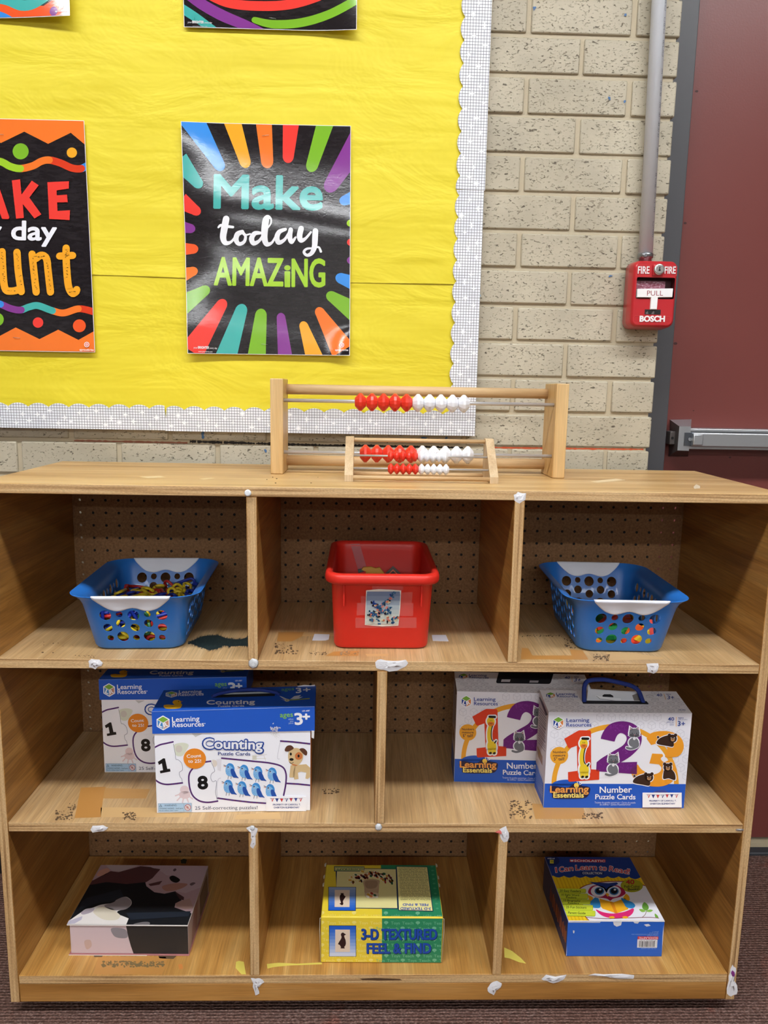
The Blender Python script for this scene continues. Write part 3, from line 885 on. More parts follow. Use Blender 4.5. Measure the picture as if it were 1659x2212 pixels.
class Floor:
    """marks lying on a horizontal board at height z"""
    def __init__(s, mb, z): s.mb, s.z, s.L = mb, z, 1
    def poly(s, pts, m, sc, ox, oy):
        q = [at_z(x/sc+ox, y/sc+oy, s.z) for x, y in pts]
        q = [V((p.x, max(YF+.0006, min(YBK-.002, p.y)), s.z+.00012*s.L)) for p in q]
        ar = sum(q[i-1].x*q[i].y-q[i].x*q[i-1].y for i in range(len(q)))
        if ar < 0: q.reverse()
        s.mb.face(q, m)
    def specks(s, x0, y0, x1, y1, n, r, m, sc, ox, oy, seed=1):
        rd = random.Random(seed); L0 = s.L
        for i in range(n):
            s.L = L0+i*.004
            cx, cy = rd.uniform(x0, x1), rd.uniform(y0, y1); a = rd.uniform(.4, 1)*r; k = rd.uniform(.6, 2.2)
            s.poly([(cx+a*k*math.cos(t*1.26)*rd.uniform(.6, 1), cy+a*math.sin(t*1.26)*rd.uniform(.6, 1)) for t in range(5)], m, sc, ox, oy)
        s.L = L0
# boards
mb = MB(); mb.box(XL, XR, YF, YBK+.004, ZT-.0156, ZT, W_TOP, .0012, 2, fm={'-y': PLY_Z, '-x': PLY_Z, '+x': PLY_Z})
f = Floor(mb, ZT); wax = mat('wax_drip', (222, 206, 178), .35)
f.poly([(1498, 1052), (1504, 1046), (1512, 1050), (1512, 1055), (1500, 1056)], wax, 1, 0, 0)
scr = mat('top_scratch', (226, 204, 162), .5)
for p in ([(300, 1030), (345, 1028), (360, 1031), (320, 1033)], [(430, 1034), (455, 1032), (466, 1033), (440, 1036)], [(1275, 1040), (1330, 1034), (1352, 1037), (1290, 1043)]): f.poly(p, scr, 1, 0, 0)
f.specks(560, 1030, 740, 1048, 8, 1.4, DIRT, 1, 0, 0, 5)
mb.build('top_panel', cab, co)
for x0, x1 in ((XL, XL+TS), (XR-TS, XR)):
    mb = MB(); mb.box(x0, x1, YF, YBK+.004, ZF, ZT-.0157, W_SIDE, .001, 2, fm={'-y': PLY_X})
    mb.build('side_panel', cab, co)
def shelf(z, m, draw):
    mb = MB(); mb.box(XL+TS+.0002, XR-TS-.0002, YF+.0003, YBK-.0004, z-TH, z, m, .0009, 2, fm={'-y': PLY_Z})
    draw(Floor(mb, z)); mb.build('shelf_board', cab, co)
def marks1(f):
    q = (2.9625, 0, 1040); r = random.Random(8)
    up_ = curve([(1212, 1032), (1250, 1010), (1290, 994), (1340, 986), (1400, 986), (1450, 1004), (1500, 1010), (1550, 1008), (1592, 990)], 5)
    lo_ = curve([(1212, 1032), (1250, 1048), (1290, 1062), (1340, 1078), (1390, 1070), (1430, 1050), (1480, 1056), (1540, 1052), (1592, 1054)], 5)
    f.poly(up_+lo_[::-1], DYE, *q)
    for i in range(320):
        f.L = 1+i*.002; k = r.random(); p = (up_, lo_)[i % 2][min(len(up_)-1, int(k*len(up_)))]; x = p[0]+r.uniform(-8, 8); sg = -1 if i % 2 == 0 else 1
        ln = r.uniform(3, 13)*(2.2 if sg > 0 and 1330 < x < 1480 and r.random() < .4 else 1)
        f.poly([(x-2.6, p[1]-sg*10), (x+2.6, p[1]-sg*10), (x-sg*ln*.5+r.uniform(-3, 3), p[1]+sg*ln)], DYE, *q)
    f.L = 2
    for i in range(60):
        k = r.randrange(len(up_)); x = up_[k][0]; y = up_[k][1]+(lo_[k][1]-up_[k][1])*r.uniform(.1, .8); ln = r.uniform(8, 22)
        f.poly([(x, y), (x+1.6, y), (x-ln*.28, y+ln)], stain('dye_thin', (70, 84, 76), .6), *q)
    f.L = 1
    f.specks(480, 1112, 620, 1126, 14, 4, DIRT, *q, 3); f.specks(200, 1020, 540, 1100, 8, 6, DIRT, *q, 4)
    q = (2.765, 540, 1040)
    f.poly([(170, 900), (322, 900), (312, 925), (250, 956), (160, 956)], ADH, *q); f.poly([(322, 900), (500, 904), (500, 925), (312, 925)], ADH2, *q)
    f.poly([(450, 1042), (500, 1016), (652, 1012), (646, 1042)], ADH, *q); f.poly([(690, 1030), (830, 1030), (820, 1044), (700, 1046)], ADH2, *q)
    f.L = 2
    f.specks(150, 970, 250, 1030, 36, 7, DIRT, *q, 1); f.specks(355, 1015, 460, 1036, 22, 5, DIRT, *q, 2); f.specks(540, 1014, 648, 1040, 40, 5, stain('grey_lint', (150, 124, 92), .8), *q, 7)
    f.specks(250, 1010, 290, 1036, 9, 5, DIRT, *q, 5)
    f.L = 1; q = (2.967, 1100, 1040)
    f.poly([(80, 1066), (122, 1070), (148, 1116), (402, 1116), (386, 1076), (470, 1082), (508, 1142), (74, 1140)], ADH, *q)
    f.poly([(620, 1096), (800, 1100), (990, 1130), (980, 1140), (640, 1150)], ADH2, *q)
    f.L = 2
    f.specks(540, 1108, 640, 1150, 60, 6, DIRT, *q, 9); f.specks(355, 1000, 440, 1072, 40, 6, DIRT, *q, 10); f.specks(80, 986, 345, 996, 40, 4, DIRT, *q, 11)
def marks2(f):
    q = (1.975, 0, 1420)
    f.poly([(345, 556), (452, 552), (440, 602), (430, 682), (318, 686)], ADH, *q); f.poly([(452, 558), (640, 562), (622, 602), (440, 602)], stain('tape_residue_mid', (188, 140, 78), .4), *q)
    f.poly([(430, 640), (812, 642), (806, 682), (430, 682)], ADH2, *q); f.poly([(1010, 672), (1190, 660), (1200, 690), (1000, 692)], ADH2, *q)
    f.L = 2
    f.specks(238, 655, 308, 694, 44, 5, DIRT, *q, 1); f.specks(290, 624, 322, 650, 14, 5, DIRT, *q, 2); f.specks(525, 662, 580, 694, 40, 5, DIRT, *q, 3); f.specks(1370, 560, 1450, 582, 26, 5, DIRT, *q, 4)
    f.L = 1; q = (1.977, 820, 1420)
    f.poly([(560, 616), (640, 612), (660, 690), (580, 692)], ADH2, *q); f.poly([(650, 624), (870, 640), (880, 690), (665, 690)], stain('tape_residue_mid', (188, 140, 78), .4), *q)
    f.L = 2
    f.specks(556, 612, 650, 690, 90, 5, DIRT, *q, 5); f.specks(866, 664, 950, 690, 46, 5, DIRT, *q, 6)
def marks3(f):
    q = (2.9625, 0, 1780)
    f.poly([(630, 850), (1062, 850), (1066, 905), (1036, 962), (598, 962)], ADH, *q); f.poly([(600, 836), (662, 836), (652, 852), (603, 852)], DIRT, *q); f.poly([(1012, 838), (1136, 838), (1110, 864), (1020, 860)], DIRT, *q)
    f.poly([(1510, 882), (1530, 876), (1560, 882), (1574, 962), (1545, 962), (1508, 922)], YPAINT, *q); f.poly([(1140, 900), (1165, 895), (1172, 925), (1148, 932)], OPAINT, *q)
    f.poly([(1155, 232), (1175, 222), (1196, 228), (1190, 254), (1160, 252)], GPAINT, *q)
    f.L = 2; f.specks(655, 880, 1055, 914, 150, 9, stain('grey_lint_dark', (118, 98, 62), .8), *q, 2)
    q = (2.9625, 540, 1780); f.L = 1
    f.poly([(108, 896), (180, 888), (300, 894), (460, 886), (460, 898), (250, 906), (150, 916), (112, 926)], YPAINT, *q)
    q = (2.865, 1080, 1780)
    f.poly([(26, 764), (75, 786), (130, 830), (162, 864), (120, 856), (60, 832), (28, 826)], YPAINT, *q)
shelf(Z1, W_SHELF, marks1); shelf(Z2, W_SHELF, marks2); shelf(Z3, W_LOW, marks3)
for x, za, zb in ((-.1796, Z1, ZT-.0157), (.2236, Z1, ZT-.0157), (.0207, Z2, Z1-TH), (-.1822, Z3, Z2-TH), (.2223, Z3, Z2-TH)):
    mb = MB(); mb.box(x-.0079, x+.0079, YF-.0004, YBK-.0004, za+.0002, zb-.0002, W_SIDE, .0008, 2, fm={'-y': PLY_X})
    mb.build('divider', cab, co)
mb = MB(); mb.box(XL+TS+.0002, XR-TS-.0002, YF+.0006, YF+.0166, ZF+.0005, Z3-TH-.0004, W_KICK, .0008, 2)
dk = mat('scuff', (84, 58, 34), .6)
mb.face([at_y(x/2.9625+540, y/2.9625+1780, YF+.0001) for x, y in ((700, 990), (800, 985), (960, 992), (975, 1000), (820, 1002), (720, 998))][::-1], dk)
mb.build('plinth_board', cab, co)
# pegboard back: hardboard with holes painted unlit black, see-through only near its ends
q = NT('pegboard')
X = q.xyz()
def cell(c, off): return q.math('SUBTRACT', q.math('FRACT', q.math('MULTIPLY', q.math('ADD', c, off), 1/.02466)), .5)
cx, cz = cell(X[0], .0224+.1634+.01233+.02466*40), cell(X[2], -.7719-ZF+.01233+.02466*40)
rr = q.math('SQRT', q.math('ADD', q.math('MULTIPLY', cx, cx), q.math('MULTIPLY', cz, cz)))
hole = q.math('LESS_THAN', rr, .105)
nz = q.noise(q.mp((1, 1, 1)), 240, 4, .7)
q.base(q.mix(hole, q.ramp(nz, [(.3, (112, 78, 46)), (.7, (152, 112, 72))]), (6, 5, 4))); q.set(Roughness=.75)
edge = q.math('MAXIMUM', q.math('LESS_THAN', X[0], XL-.0224+.052), q.math('GREATER_THAN', X[0], XR-.0224-.060))
tr = q.n('ShaderNodeBsdfTransparent'); mx = q.n('ShaderNodeMixShader')
q.t.links.new(q.math('MULTIPLY', hole, edge), mx.inputs[0]); q.t.links.new(q.b.outputs[0], mx.inputs[1]); q.t.links.new(tr.outputs[0], mx.inputs[2]); q.t.links.new(mx.outputs[0], q.out.inputs[0])
mb = MB(); mb.box(XL+.001, XR-.001, YBK+.0045, YBK+.008, ZF+.012, ZT-.018, q.m)
mb.build('pegboard_back', cab, co)
# casters tucked under the base
for x in (XL+.07, XR-.07):
    for y in (YF+.06, YBK-.05):
        mb = MB(); bk = mat('caster_black', (24, 24, 25), .5)
        mb.box(x-.016, x+.016, y-.02, y+.02, ZF+.0165, ZF+.0185, bk)
        mb.lathe([(-.007, .010), (-.006, .0125), (.006, .0125), (.007, .010)], (x, y, .0127), (1, 0, 0), bk, 20)
        mb.box(x-.009, x-.0075, y-.006, y+.006, .0125, ZF+.017, bk); mb.box(x+.0075, x+.009, y-.006, y+.006, .0125, ZF+.017, bk)
        mb.build('caster', cab, co)
mb = MB(); mb.box(XL+.02, XR-.02, YF+.02, YBK-.004, ZF+.0185, ZF+.024, W_KICK); mb.build('bottom_rail', cab, co)
# torn bits of tape and putty along the front edges
TAPE = mat('torn_tape', (226, 226, 230), .45, bump=(120, .5, .002)); PUTTY = mat('putty', (204, 208, 212), .35)
PINK, VIO, STEEL = mat('tape_pink', (222, 110, 104), .5), mat('tape_violet', (130, 52, 130), .5), mat('staple_steel', (206, 206, 208), .3, .8)
def scrap(pts, sc, ox, oy, m=TAPE, th=.0011, name='tape_scrap', y=YF-.0005):
    P = [at_y(px/sc+ox, py/sc+oy, y) for px, py in pts]; c = sum(P, V())/len(P)
    mb = MB(); k = mb.mi(m); r = random.Random(int(pts[0][0]))
    ring = []
    n = len(P)
    for i in range(n):
        a, b = P[i], P[(i+1) % n]; ring += [a, a.lerp(b, .5)+V((r.uniform(-1, 1), 0, r.uniform(-1, 1)))*(b-a).length*.12]
    o1 = [V((p.x, y, p.z)) for p in ring]
    o2 = [c+(V((p.x, y, p.z))-c)*.72-V((0, th*r.uniform(.5, 1.2), 0)) for p in ring]
    o3 = [c+(V((p.x, y, p.z))-c)*.35-V((0, th*r.uniform(.7, 1.3), 0)) for p in ring]
    mb.loft([o1, o2, o3], m, True, True, True)
    return mb.build(name, cab, co)
for pts, q in (
    ([(565, 1150), (585, 1135), (635, 1140), (658, 1160), (650, 1180), (610, 1203), (570, 1190)], (2.9625, 0, 1040)),
    ([(748, 1080), (780, 1062), (850, 1072), (930, 1065), (945, 1085), (920, 1110), (880, 1130), (800, 1125), (755, 1115)], (2.765, 540, 1040)),
    ([(1575, 80), (1600, 62), (1650, 70), (1645, 110), (1610, 132), (1580, 115)], (2.765, 540, 1040)),
    ([(878, 1168), (955, 1165), (950, 1215), (925, 1232), (885, 1220)], (2.967, 1100, 1040)),
    ([(386, 735), (395, 718), (440, 716), (462, 725), (440, 742), (395, 748)], (1.975, 0, 1420)),
    ([(1050, 728), (1075, 718), (1100, 730), (1086, 770), (1080, 792), (1070, 770), (1065, 740)], (1.975, 0, 1420)),
    ([(512, 735), (540, 720), (552, 750), (546, 786), (530, 790), (515, 765)], (1.977, 820, 1420)),
    ([(5, 985), (35, 990), (65, 988), (92, 1012), (70, 1030), (50, 1050), (60, 1085), (35, 1097), (25, 1060), (20, 1020)], (2.9625, 540, 1780)),
    ([(1520, 1050), (1540, 1020), (1580, 1003), (1612, 1020), (1605, 1045), (1575, 1065), (1560, 1096), (1530, 1080)], (2.9625, 540, 1780)),
    ([(5, 65), (25, 60), (36, 130), (20, 158), (0, 140)], (2.9625, 540, 1780)),
    ([(256, 960), (285, 932), (412, 932), (390, 965), (330, 986), (290, 970)], (2.865, 1080, 1780)),
    ([(545, 936), (640, 930), (830, 935), (825, 958), (680, 950), (640, 943)], (2.865, 1080, 1780)),
    ([(1425, 900), (1440, 870), (1460, 890), (1455, 930), (1450, 970), (1468, 1000), (1465, 1055), (1430, 1068), (1405, 1050), (1410, 990), (1415, 940)], (2.865, 1080, 1780))):
    scrap(pts, *q)
for cx, cy, r, q in ((1622, 1165, 34, (2.9625, 0, 1040)), (822, 20, 25, (2.9625, 540, 1780)), (15, 28, 20, (2.9625, 540, 1780))):
    scrap([(cx+r*math.cos(-t*.9), cy+r*math.sin(-t*.9)) for t in range(7)], *q, m=PUTTY, th=.002, name='putty_blob')
o = scrap([(492, 747), (515, 738), (522, 756)], 1.977, 820, 1420, PINK, .0004, 'tape_scrap', YF-.0022); tag(o, 'pink torn tape bit')
o = scrap([(1440, 905), (1452, 918), (1450, 945), (1436, 940), (1430, 925)], 2.865, 1080, 1780, VIO, .0004, 'tape_scrap', YF-.0022); tag(o, 'violet torn tape bit')
o = scrap([(1522, 733), (1555, 733), (1555, 740), (1522, 740)], 1.977, 820, 1420, STEEL, .0006, 'staple')
P = at_y(1590/2.9625, 1040+70/2.9625, YF)
mb = MB(); mb.lathe([(0, .002), (.002, .003), (.005, .0035), (.0065, .0052), (.0078, .0048), (.0082, .003)], (P.x, YF+.0002, P.z), (0, -1, 0), mat('pin_white', (226, 230, 234), .25), 18); mb.build('push_pin', cab, co)
# white paper labels stuck on the middle shelf board beside the bin
for pts in ([(385, 912), (475, 915), (470, 945), (450, 950), (372, 950)], [(1086, 918), (1170, 918), (1186, 955), (1092, 952)]):
    P = [at_z(x/2.765+540, y/2.765+1040, Z1+.0003) for x, y in pts]
    mb = MB(); mb.prism([(p.x, p.y) for p in P][::-1], V((0, 0, Z1+.0002)), V((1, 0, 0)), V((0, 1, 0)), V((0, 0, .0006)), mat('velcro_white', (222, 224, 232), .7, bump=(900, .5, .001)))
    mb.build('paper_label', cab, co)
# ------------------------------------------------------------------ conduit and fire alarm pull station
P0, P1 = at_y(1424, 0, -.021), at_y(1394, 556, -.021)
dirc = (P0-P1).normalized(); top = P1+dirc*((2.74-P1.z)/dirc.z)
ct = thing('conduit_pipe', 'grey metal conduit pipe running down the brick wall to the red fire alarm', 'pipe', tuple(P1))
GALV = mat('galvanised', (214, 219, 226), .3, 0, bump=(60, .06, .001))
mb = MB(); mb.tube([P1+dirc*.006, top], .0131, GALV, 28); pipe_mb = mb
mb = MB(); mb.lathe([(-.012, .0118), (0, .0118), (.001, .0142), (.006, .0146), (.009, .0142), (.010, .0131)], P1-dirc*.003, dirc, mat('fitting_zinc', (150, 154, 158), .3, .9), 28)
mb.lathe([(0, .0045), (.004, .0042), (.0045, .003)], P1+dirc*.001+V((-.006, -.0135, 0)), (0, -1, 0), mat('fitting_zinc', (150, 154, 158), .3, .9), 6, False); mb.build('connector', ct, P1)
mb = pipe_mb; PM = mat('pipe_print', (96, 102, 112), .5); r = random.Random(2)
u = V((.62, -.784, 0)); side = u.cross(dirc).normalized()
z = .03
while z < .60:
    if r.random() < .87:
        c = P1+dirc*z+u*.01318; h, w_ = .0035, .0016
        k = r.randint(0, 3)
        seg = [((-w_, -h), (-w_, h)), ((-w_, h), (w_, h)), ((w_, h), (w_, -h)), ((-w_, -h), (w_, -h)), ((-w_, 0), (w_, 0))]
        for i, (a, b) in enumerate(seg):
            if (i+k) % 4 == 0: continue
            p, q_ = c+side*a[0]+dirc*a[1], c+side*b[0]+dirc*b[1]; t = (q_-p).normalized(); n = u.cross(t)*.00035
            mb.face([p+n, p-n, q_-n, q_+n], PM)
    z += r.choice((.0095, .0095, .0095, .016))
mb.build('pipe', ct, P1)

st = at_y(1410, 705, -.05); sx0, sx1 = at_y(1356, 640, -.05).x, at_y(1461, 640, -.05).x
s = 4.484
q7 = lambda x, y: (1330+x/10.369, 540+y/10.369)
FY = -.052
A_ = at_y(*q7(385, 235), FY); B_ = at_y(*q7(1375, 1740), FY)
fx0, fx1 = at_y(*q7(372, 900), FY).x, at_y(*q7(1368, 900), FY).x
fz1, fz0 = at_y(*q7(900, 232), FY).z, at_y(*q7(860, 1735), FY).z
fa = thing('fire_alarm_pull_station', 'red fire alarm pull station with white pull bar on the brick wall beside the door', 'fire alarm', ((fx0+fx1)/2, 0, fz0))
fo = V(((fx0+fx1)/2, 0, fz0)); hw, fh = (fx1-fx0)/2, fz1-fz0
RD = mat('alarm_red', (188, 36, 44), .3, coat=.3, bump=(180, .04, .001)); RDK = mat('alarm_recess', (70, 12, 16), .5); WH = mat('alarm_white', (240, 240, 240), .35)
mb = MB(); mb.box(-hw+.002, hw-.002, -.022, -.0005, .003, fh-.004, mat('back_box_grey', (120, 124, 128), .4, .6), .004); mb.build('back_box', fa)
def rrp(x0, x1, z0, z1, r, n=6):
    p = []
    for cx, cz, a in ((x1-r, z1-r, 0), (x0+r, z1-r, 90), (x0+r, z0+r, 180), (x1-r, z0+r, 270)):
        for i in range(n+1):
            t = math.radians(a+90*i/n); p.append((cx+r*math.cos(t), cz+r*math.sin(t)))
    return p
fc = homography([q7(1375-1330*0, 0)]*0 or [(385, 235), (1385, 235), (1345, 1740), (350, 1740)], [(-hw, fh), (hw, fh), (hw, 0), (-hw, 0)])
# housing shell with a real window for the handle recess
wx0, wz1 = fc(462, 615); wx1, wz0 = fc(1310, 1095)
mb = MB()
def ring(y, inset, r): return [V((p[0], y, p[1])) for p in rrp(-hw+inset, hw-inset, inset, fh-inset, r)]
def win(y, g=0): return [V((p[0], y, p[1])) for p in rrp(wx0-g, wx1+g, wz0-g, wz1+g, .003+g)]
Yf = FY
mb.loft([ring(-.012, -.0015, .014), ring(-.03, -.0005, .0135), ring(Yf+.006, .0005, .0125), ring(Yf+.0018, .0018, .012), ring(Yf, .0045, .010)], RD, True, False)
r1, r2 = ring(Yf, .0045, .010), win(Yf)
k = mb.mi(RD); a_ = [mb.bm.verts.new(p) for p in r1]; b_ = [mb.bm.verts.new(p) for p in r2]; n = len(a_)
for i in range(n):
    f_ = mb.bm.faces.new((a_[i], a_[(i+1) % n], b_[(i+1) % n], b_[i])); f_.material_index = k
mb.loft([win(Yf), win(Yf+.02)], RDK, False, True, False)
a = Art(fc, (0, Yf, 0), (1, 0, 0), (0, 0, 1))
LR = mat('alarm_red_light', (214, 60, 62), .35); DR = mat('alarm_red_dark', (150, 18, 26), .4)
for x0, y0, x1, y1 in ((452, 352, 742, 578), (1045, 352, 1342, 578), (440, 1490, 1250, 1628)):
    a.rrect(x0-8, y0-8, x1+8, y1+8, 36, LR)
a.up()
for x0, y0, x1, y1 in ((452, 352, 742, 578), (1045, 352, 1342, 578), (440, 1490, 1250, 1628)): a.rrect(x0, y0, x1, y1, 30, DR)
a.up()
for x0, y0, x1, y1 in ((458, 362, 738, 576), (1052, 362, 1338, 576), (446, 1500, 1246, 1626)): a.rrect(x0, y0, x1, y1, 28, RD)
a.up(); BKT = mat('alarm_slot', (14, 12, 13), .5)
a.rect(668, 1338, 1028, 1450, BKT); a.up()
sl = mat('alarm_slot_part', (110, 104, 104), .4, .4)
a.poly([(692, 1410), (735, 1375), (755, 1440), (695, 1442)], sl); a.poly([(820, 1430), (862, 1370), (885, 1385), (880, 1442), (825, 1442)], sl)
a.into(mb)
mb.build('housing', fa)
def raised(txt, x0, y0, x1, y1, h, bold, dep=.0016):
    vs, ps = glyphs(txt, bold); x_a, x_b = min(v[0] for v in vs), max(v[0] for v in vs); mb = MB(); ch = cap_height()
    def pt(v, y):
        t = (v[0]-x_a)/(x_b-x_a); u, w_ = fc(x0+(x1-x0)*t, y0+(y1-y0)*t-v[1]/ch*h); return V((u, y, w_))
    from collections import Counter
    ec = Counter()
    for p in ps:
        mb.face([pt(vs[i], Yf-dep) for i in p], WH)
        for i in range(len(p)): ec[(p[i-1], p[i])] += 1
    for (i, j) in ec:
        if (j, i) not in ec: mb.face([pt(vs[i], Yf-.0001), pt(vs[j], Yf-.0001), pt(vs[j], Yf-dep), pt(vs[i], Yf-dep)], WH)
    return mb
raised('FIRE', 470, 540, 728, 536, 158, .012).build('lettering', fa)
raised('FIRE', 1068, 528, 1316, 522, 155, .012).build('lettering', fa)
raised('BOSCH', 560, 1612, 1128, 1602, 122, .04).build('lettering', fa)
# lock
lx, lz = fc(922, 445); mb = MB()
x0, z1_ = fc(800, 330); x1, z0_ = fc(1035, 580)
mb.box(x0, x1, Yf-.004, Yf+.001, z0_, z1_, RD, .002, 3)
lk = mb.build('lock_housing', fa)
mb = MB(); CH = mat('lock_metal', (206, 206, 204), .25, .85)
mb.lathe([(0, .0098), (.0035, .0098), (.0045, .0088), (.0047, .007)], (lx, Yf-.0038, lz), (0, -1, 0), CH, 28)
mb.box(lx-.0007, lx+.0007, Yf-.0089, Yf-.0084, lz-.0012, lz+.0042, BKT); mb.box(lx-.0018, lx+.0018, Yf-.0089, Yf-.0084, lz-.0032, lz-.0005, BKT)
mb.build('lock_cylinder', lk)
# worn inner plate and the white T handle
mb = MB(); x0, z1_ = fc(455, 685); x1, z0_ = fc(1135, 1000)
q = NT('worn_plate'); n_ = q.noise(q.mp((1, 1, 2.5)), 180, 5, .75)
q.base(q.ramp(n_, [(.38, (110, 34, 52)), (.55, (150, 96, 112)), (.68, (216, 206, 214))])); q.set(Roughness=.4)
mb.box(x0, x1, Yf+.009, Yf+.011, z0_, z1_, q.m); mb.build('inner_plate', fa)
T = [(470, 885), (1268, 858), (1270, 870), (1262, 1055), (940, 1066), (928, 1335), (778, 1335), (785, 1070), (470, 1075)]
mb = MB(); mb.prism([fc(x, y) for x, y in T][::-1], V((0, Yf+.007, 0)), V((1, 0, 0)), V((0, 0, 1)), V((0, -.0105, 0)), WH, bev=.0008)
a = Art(fc, (0, Yf-.0035, 0), (1, 0, 0), (0, 0, 1)); a.text('PULL', 688, 1032, 1046, 1026, 112, mat('pull_red', (150, 60, 66), .4), -.004); a.into(mb)
mb.build('pull_handle', fa)
# blue scrap of paper behind the border
mb = MB(); mb.face([at_y(x, y, -.004) for x, y in ((1030, 622), (1030, 642), (1039, 640), (1033, 622))], mat('scrap_blue', (150, 196, 226), .5))
mb.build('paper_scrap', board, bo)
# ------------------------------------------------------------------ two bead racks on top of the shelf
BEECH = wood('pale_beech', 'z', (204, 160, 98), (226, 186, 126), (236, 202, 146), 1.6, .4, .3, 21)
BEECHX = wood('pale_beech_dowel', 'x', (206, 166, 116), (226, 190, 142), (236, 206, 162), 1.6, .42, .3, 23)
ASH = wood('pale_ash', 'z', (196, 164, 124), (220, 192, 152), (230, 206, 170), 1.6, .5, .35, 25)
CHR = mat('chrome_rod', (222, 222, 226), .28, .65)
BR, BW = mat('bead_red', (226, 58, 40), .32), mat('bead_white', (234, 236, 242), .32)
def bead_mesh(h, r, m, n=14):
    mb = MB(); k = h*.5
    mb.lathe([(-k*.98, r*.42), (-k*.94, r*.5), (-k*.24, r*.985), (-k*.16, r), (k*.16, r), (k*.24, r*.985), (k*.94, r*.5), (k*.98, r*.42)], (0, 0, 0), (1, 0, 0), m, n, False)
    me = bpy.data.meshes.new('bead'); mb.bm.to_mesh(me); mb.bm.free(); me.materials.append(m)
    return me
def beads(parent, x0, x1, y, z, r, org):
    p = (x1-x0)/10
    mr, mw = bead_mesh(p, r, BR), bead_mesh(p, r, BW)
    for i in range(10):
        o = bpy.data.objects.new('bead', mr if i < 5 else mw); C.objects.link(o); o.parent = parent
        o.location = V((x0+p*(i+.5), y, z))-org; o.rotation_euler = (i*.21, 0, 0)
        tag(o, 'red bead' if i < 5 else 'white bead')
LABR = thing('bead_rack', 'large wooden counting rack with two rods of big red and white beads', 'bead rack', (.081, -.17, ZT))
ro = V((.081, -.17, ZT))
YA0, YA1 = -.2135, -.130
HT = .161
for x0, x1 in ((-.1712, -.1497), (.3118, .3333)):
    mb = MB(); mb.box(x0, x1, YA0, YA1, ZT+.0002, ZT+HT, BEECH, .0014, 2); mb.build('end_post', LABR, ro)
for z, r in ((1.0142+ZF, .0089), (.889+ZF, .0095)):
    mb = MB(); mb.tube([(-.150, -.147, z), (.3120, -.147, z)], r, BEECHX, 24); mb.build('dowel', LABR, ro)
for z in (.9958+ZF, .9078+ZF):
    mb = MB(); mb.tube([(-.153, -.2005, z), (.3150, -.2005, z)], .0031, CHR, 16); mb.build('rod', LABR, ro)
beads(LABR, -.0294, .1664, -.2005, .9950+ZF, .0153, ro)
beads(LABR, -.0199, .1763, -.2005, .9075+ZF, .0153, ro)
SM = thing('bead_rack', 'small sloping counting rack with two rods of small beads, in front of the large rack', 'bead rack', (.081, -.262, ZT))
so = V((.081, -.262, ZT))
prof = [(-.302, 0), (-.302, .0105), (-.2415, .0675), (-.226, .0675), (-.222, 0)]
for x0, x1 in ((-.0430, -.0292), (.1897, .2035)):
    mb = MB(); mb.prism([(y, z+.0002) for y, z in prof], V((x0, 0, ZT)), V((0, 1, 0)), V((0, 0, 1)), V((x1-x0, 0, 0)), ASH, bev=.0006); mb.build('end_post', SM, so)
for y, z, r in ((-.2375, .9335+ZF, .0034), (-.2985, .8775+ZF, .0036), (-.2275, .8755+ZF, .0034)):
    mb = MB(); mb.tube([(-.0300, y, z), (.1900, y, z)], r, BEECHX, 18); mb.build('dowel', SM, so)
for y, z in ((-.2665, .9098+ZF), (-.2835, .8905+ZF)):
    mb = MB(); mb.tube([(-.0310, y, z), (.1910, y, z)], .0016, CHR, 12); mb.build('rod', SM, so)
beads(SM, .0262, .1252, -.2665, .9098+ZF, .0090, so)
beads(SM, .0262, .1256, -.2835, .8905+ZF, .0090, so)
# ------------------------------------------------------------------ blue baskets
def rring(hx, hy, r, z, n=7, cx=0, cy=0, m=6):
    """rounded rectangle with m extra points along each straight side"""
    p = []; cs = ((hx-r, hy-r, 0), (-hx+r, hy-r, 90), (-hx+r, -hy+r, 180), (hx-r, -hy+r, 270))
    for q, (x, y, a) in enumerate(cs):
        arc = [(x+r*math.cos(math.radians(a+90*i/n)), y+r*math.sin(math.radians(a+90*i/n))) for i in range(n+1)]
        p += arc
        x2, y2, a2 = cs[(q+1) % 4]; e = (x2+r*math.cos(math.radians(a2)), y2+r*math.sin(math.radians(a2)))
        s_ = arc[-1]
        for i in range(1, m): p.append((s_[0]+(e[0]-s_[0])*i/m, s_[1]+(e[1]-s_[1])*i/m))
    return [V((a+cx, b+cy, z)) for a, b in p]
BLUE = mat('basket_blue', (40, 116, 202), .36, coat=.1, bump=(500, .05, .0004))
GRIP = mat('basket_grip', (236, 240, 250), .4)
PROF = [(.0645, .0945, .020, .0), (.0695, .0995, .024, .0022), (.0715, .1015, .024, .006), (.0765, .1120, .025, .040), (.0805, .1225, .026, .070), (.0825, .1260, .027, .0795), (.0865, .1292, .030, .0870), (.0945, .1320, .036, .0918), (.1015, .1335, .041, .0940)]
TH_ = .0017
def pr_at(t):
    """outer profile by height fraction over the flared lip"""
    zs = [p[3] for p in PROF]; z = zs[4]+(zs[-1]-zs[4])*t
    return tuple(np.interp(z, zs, [p[k] for p in PROF]) for k in range(3))+(z,)
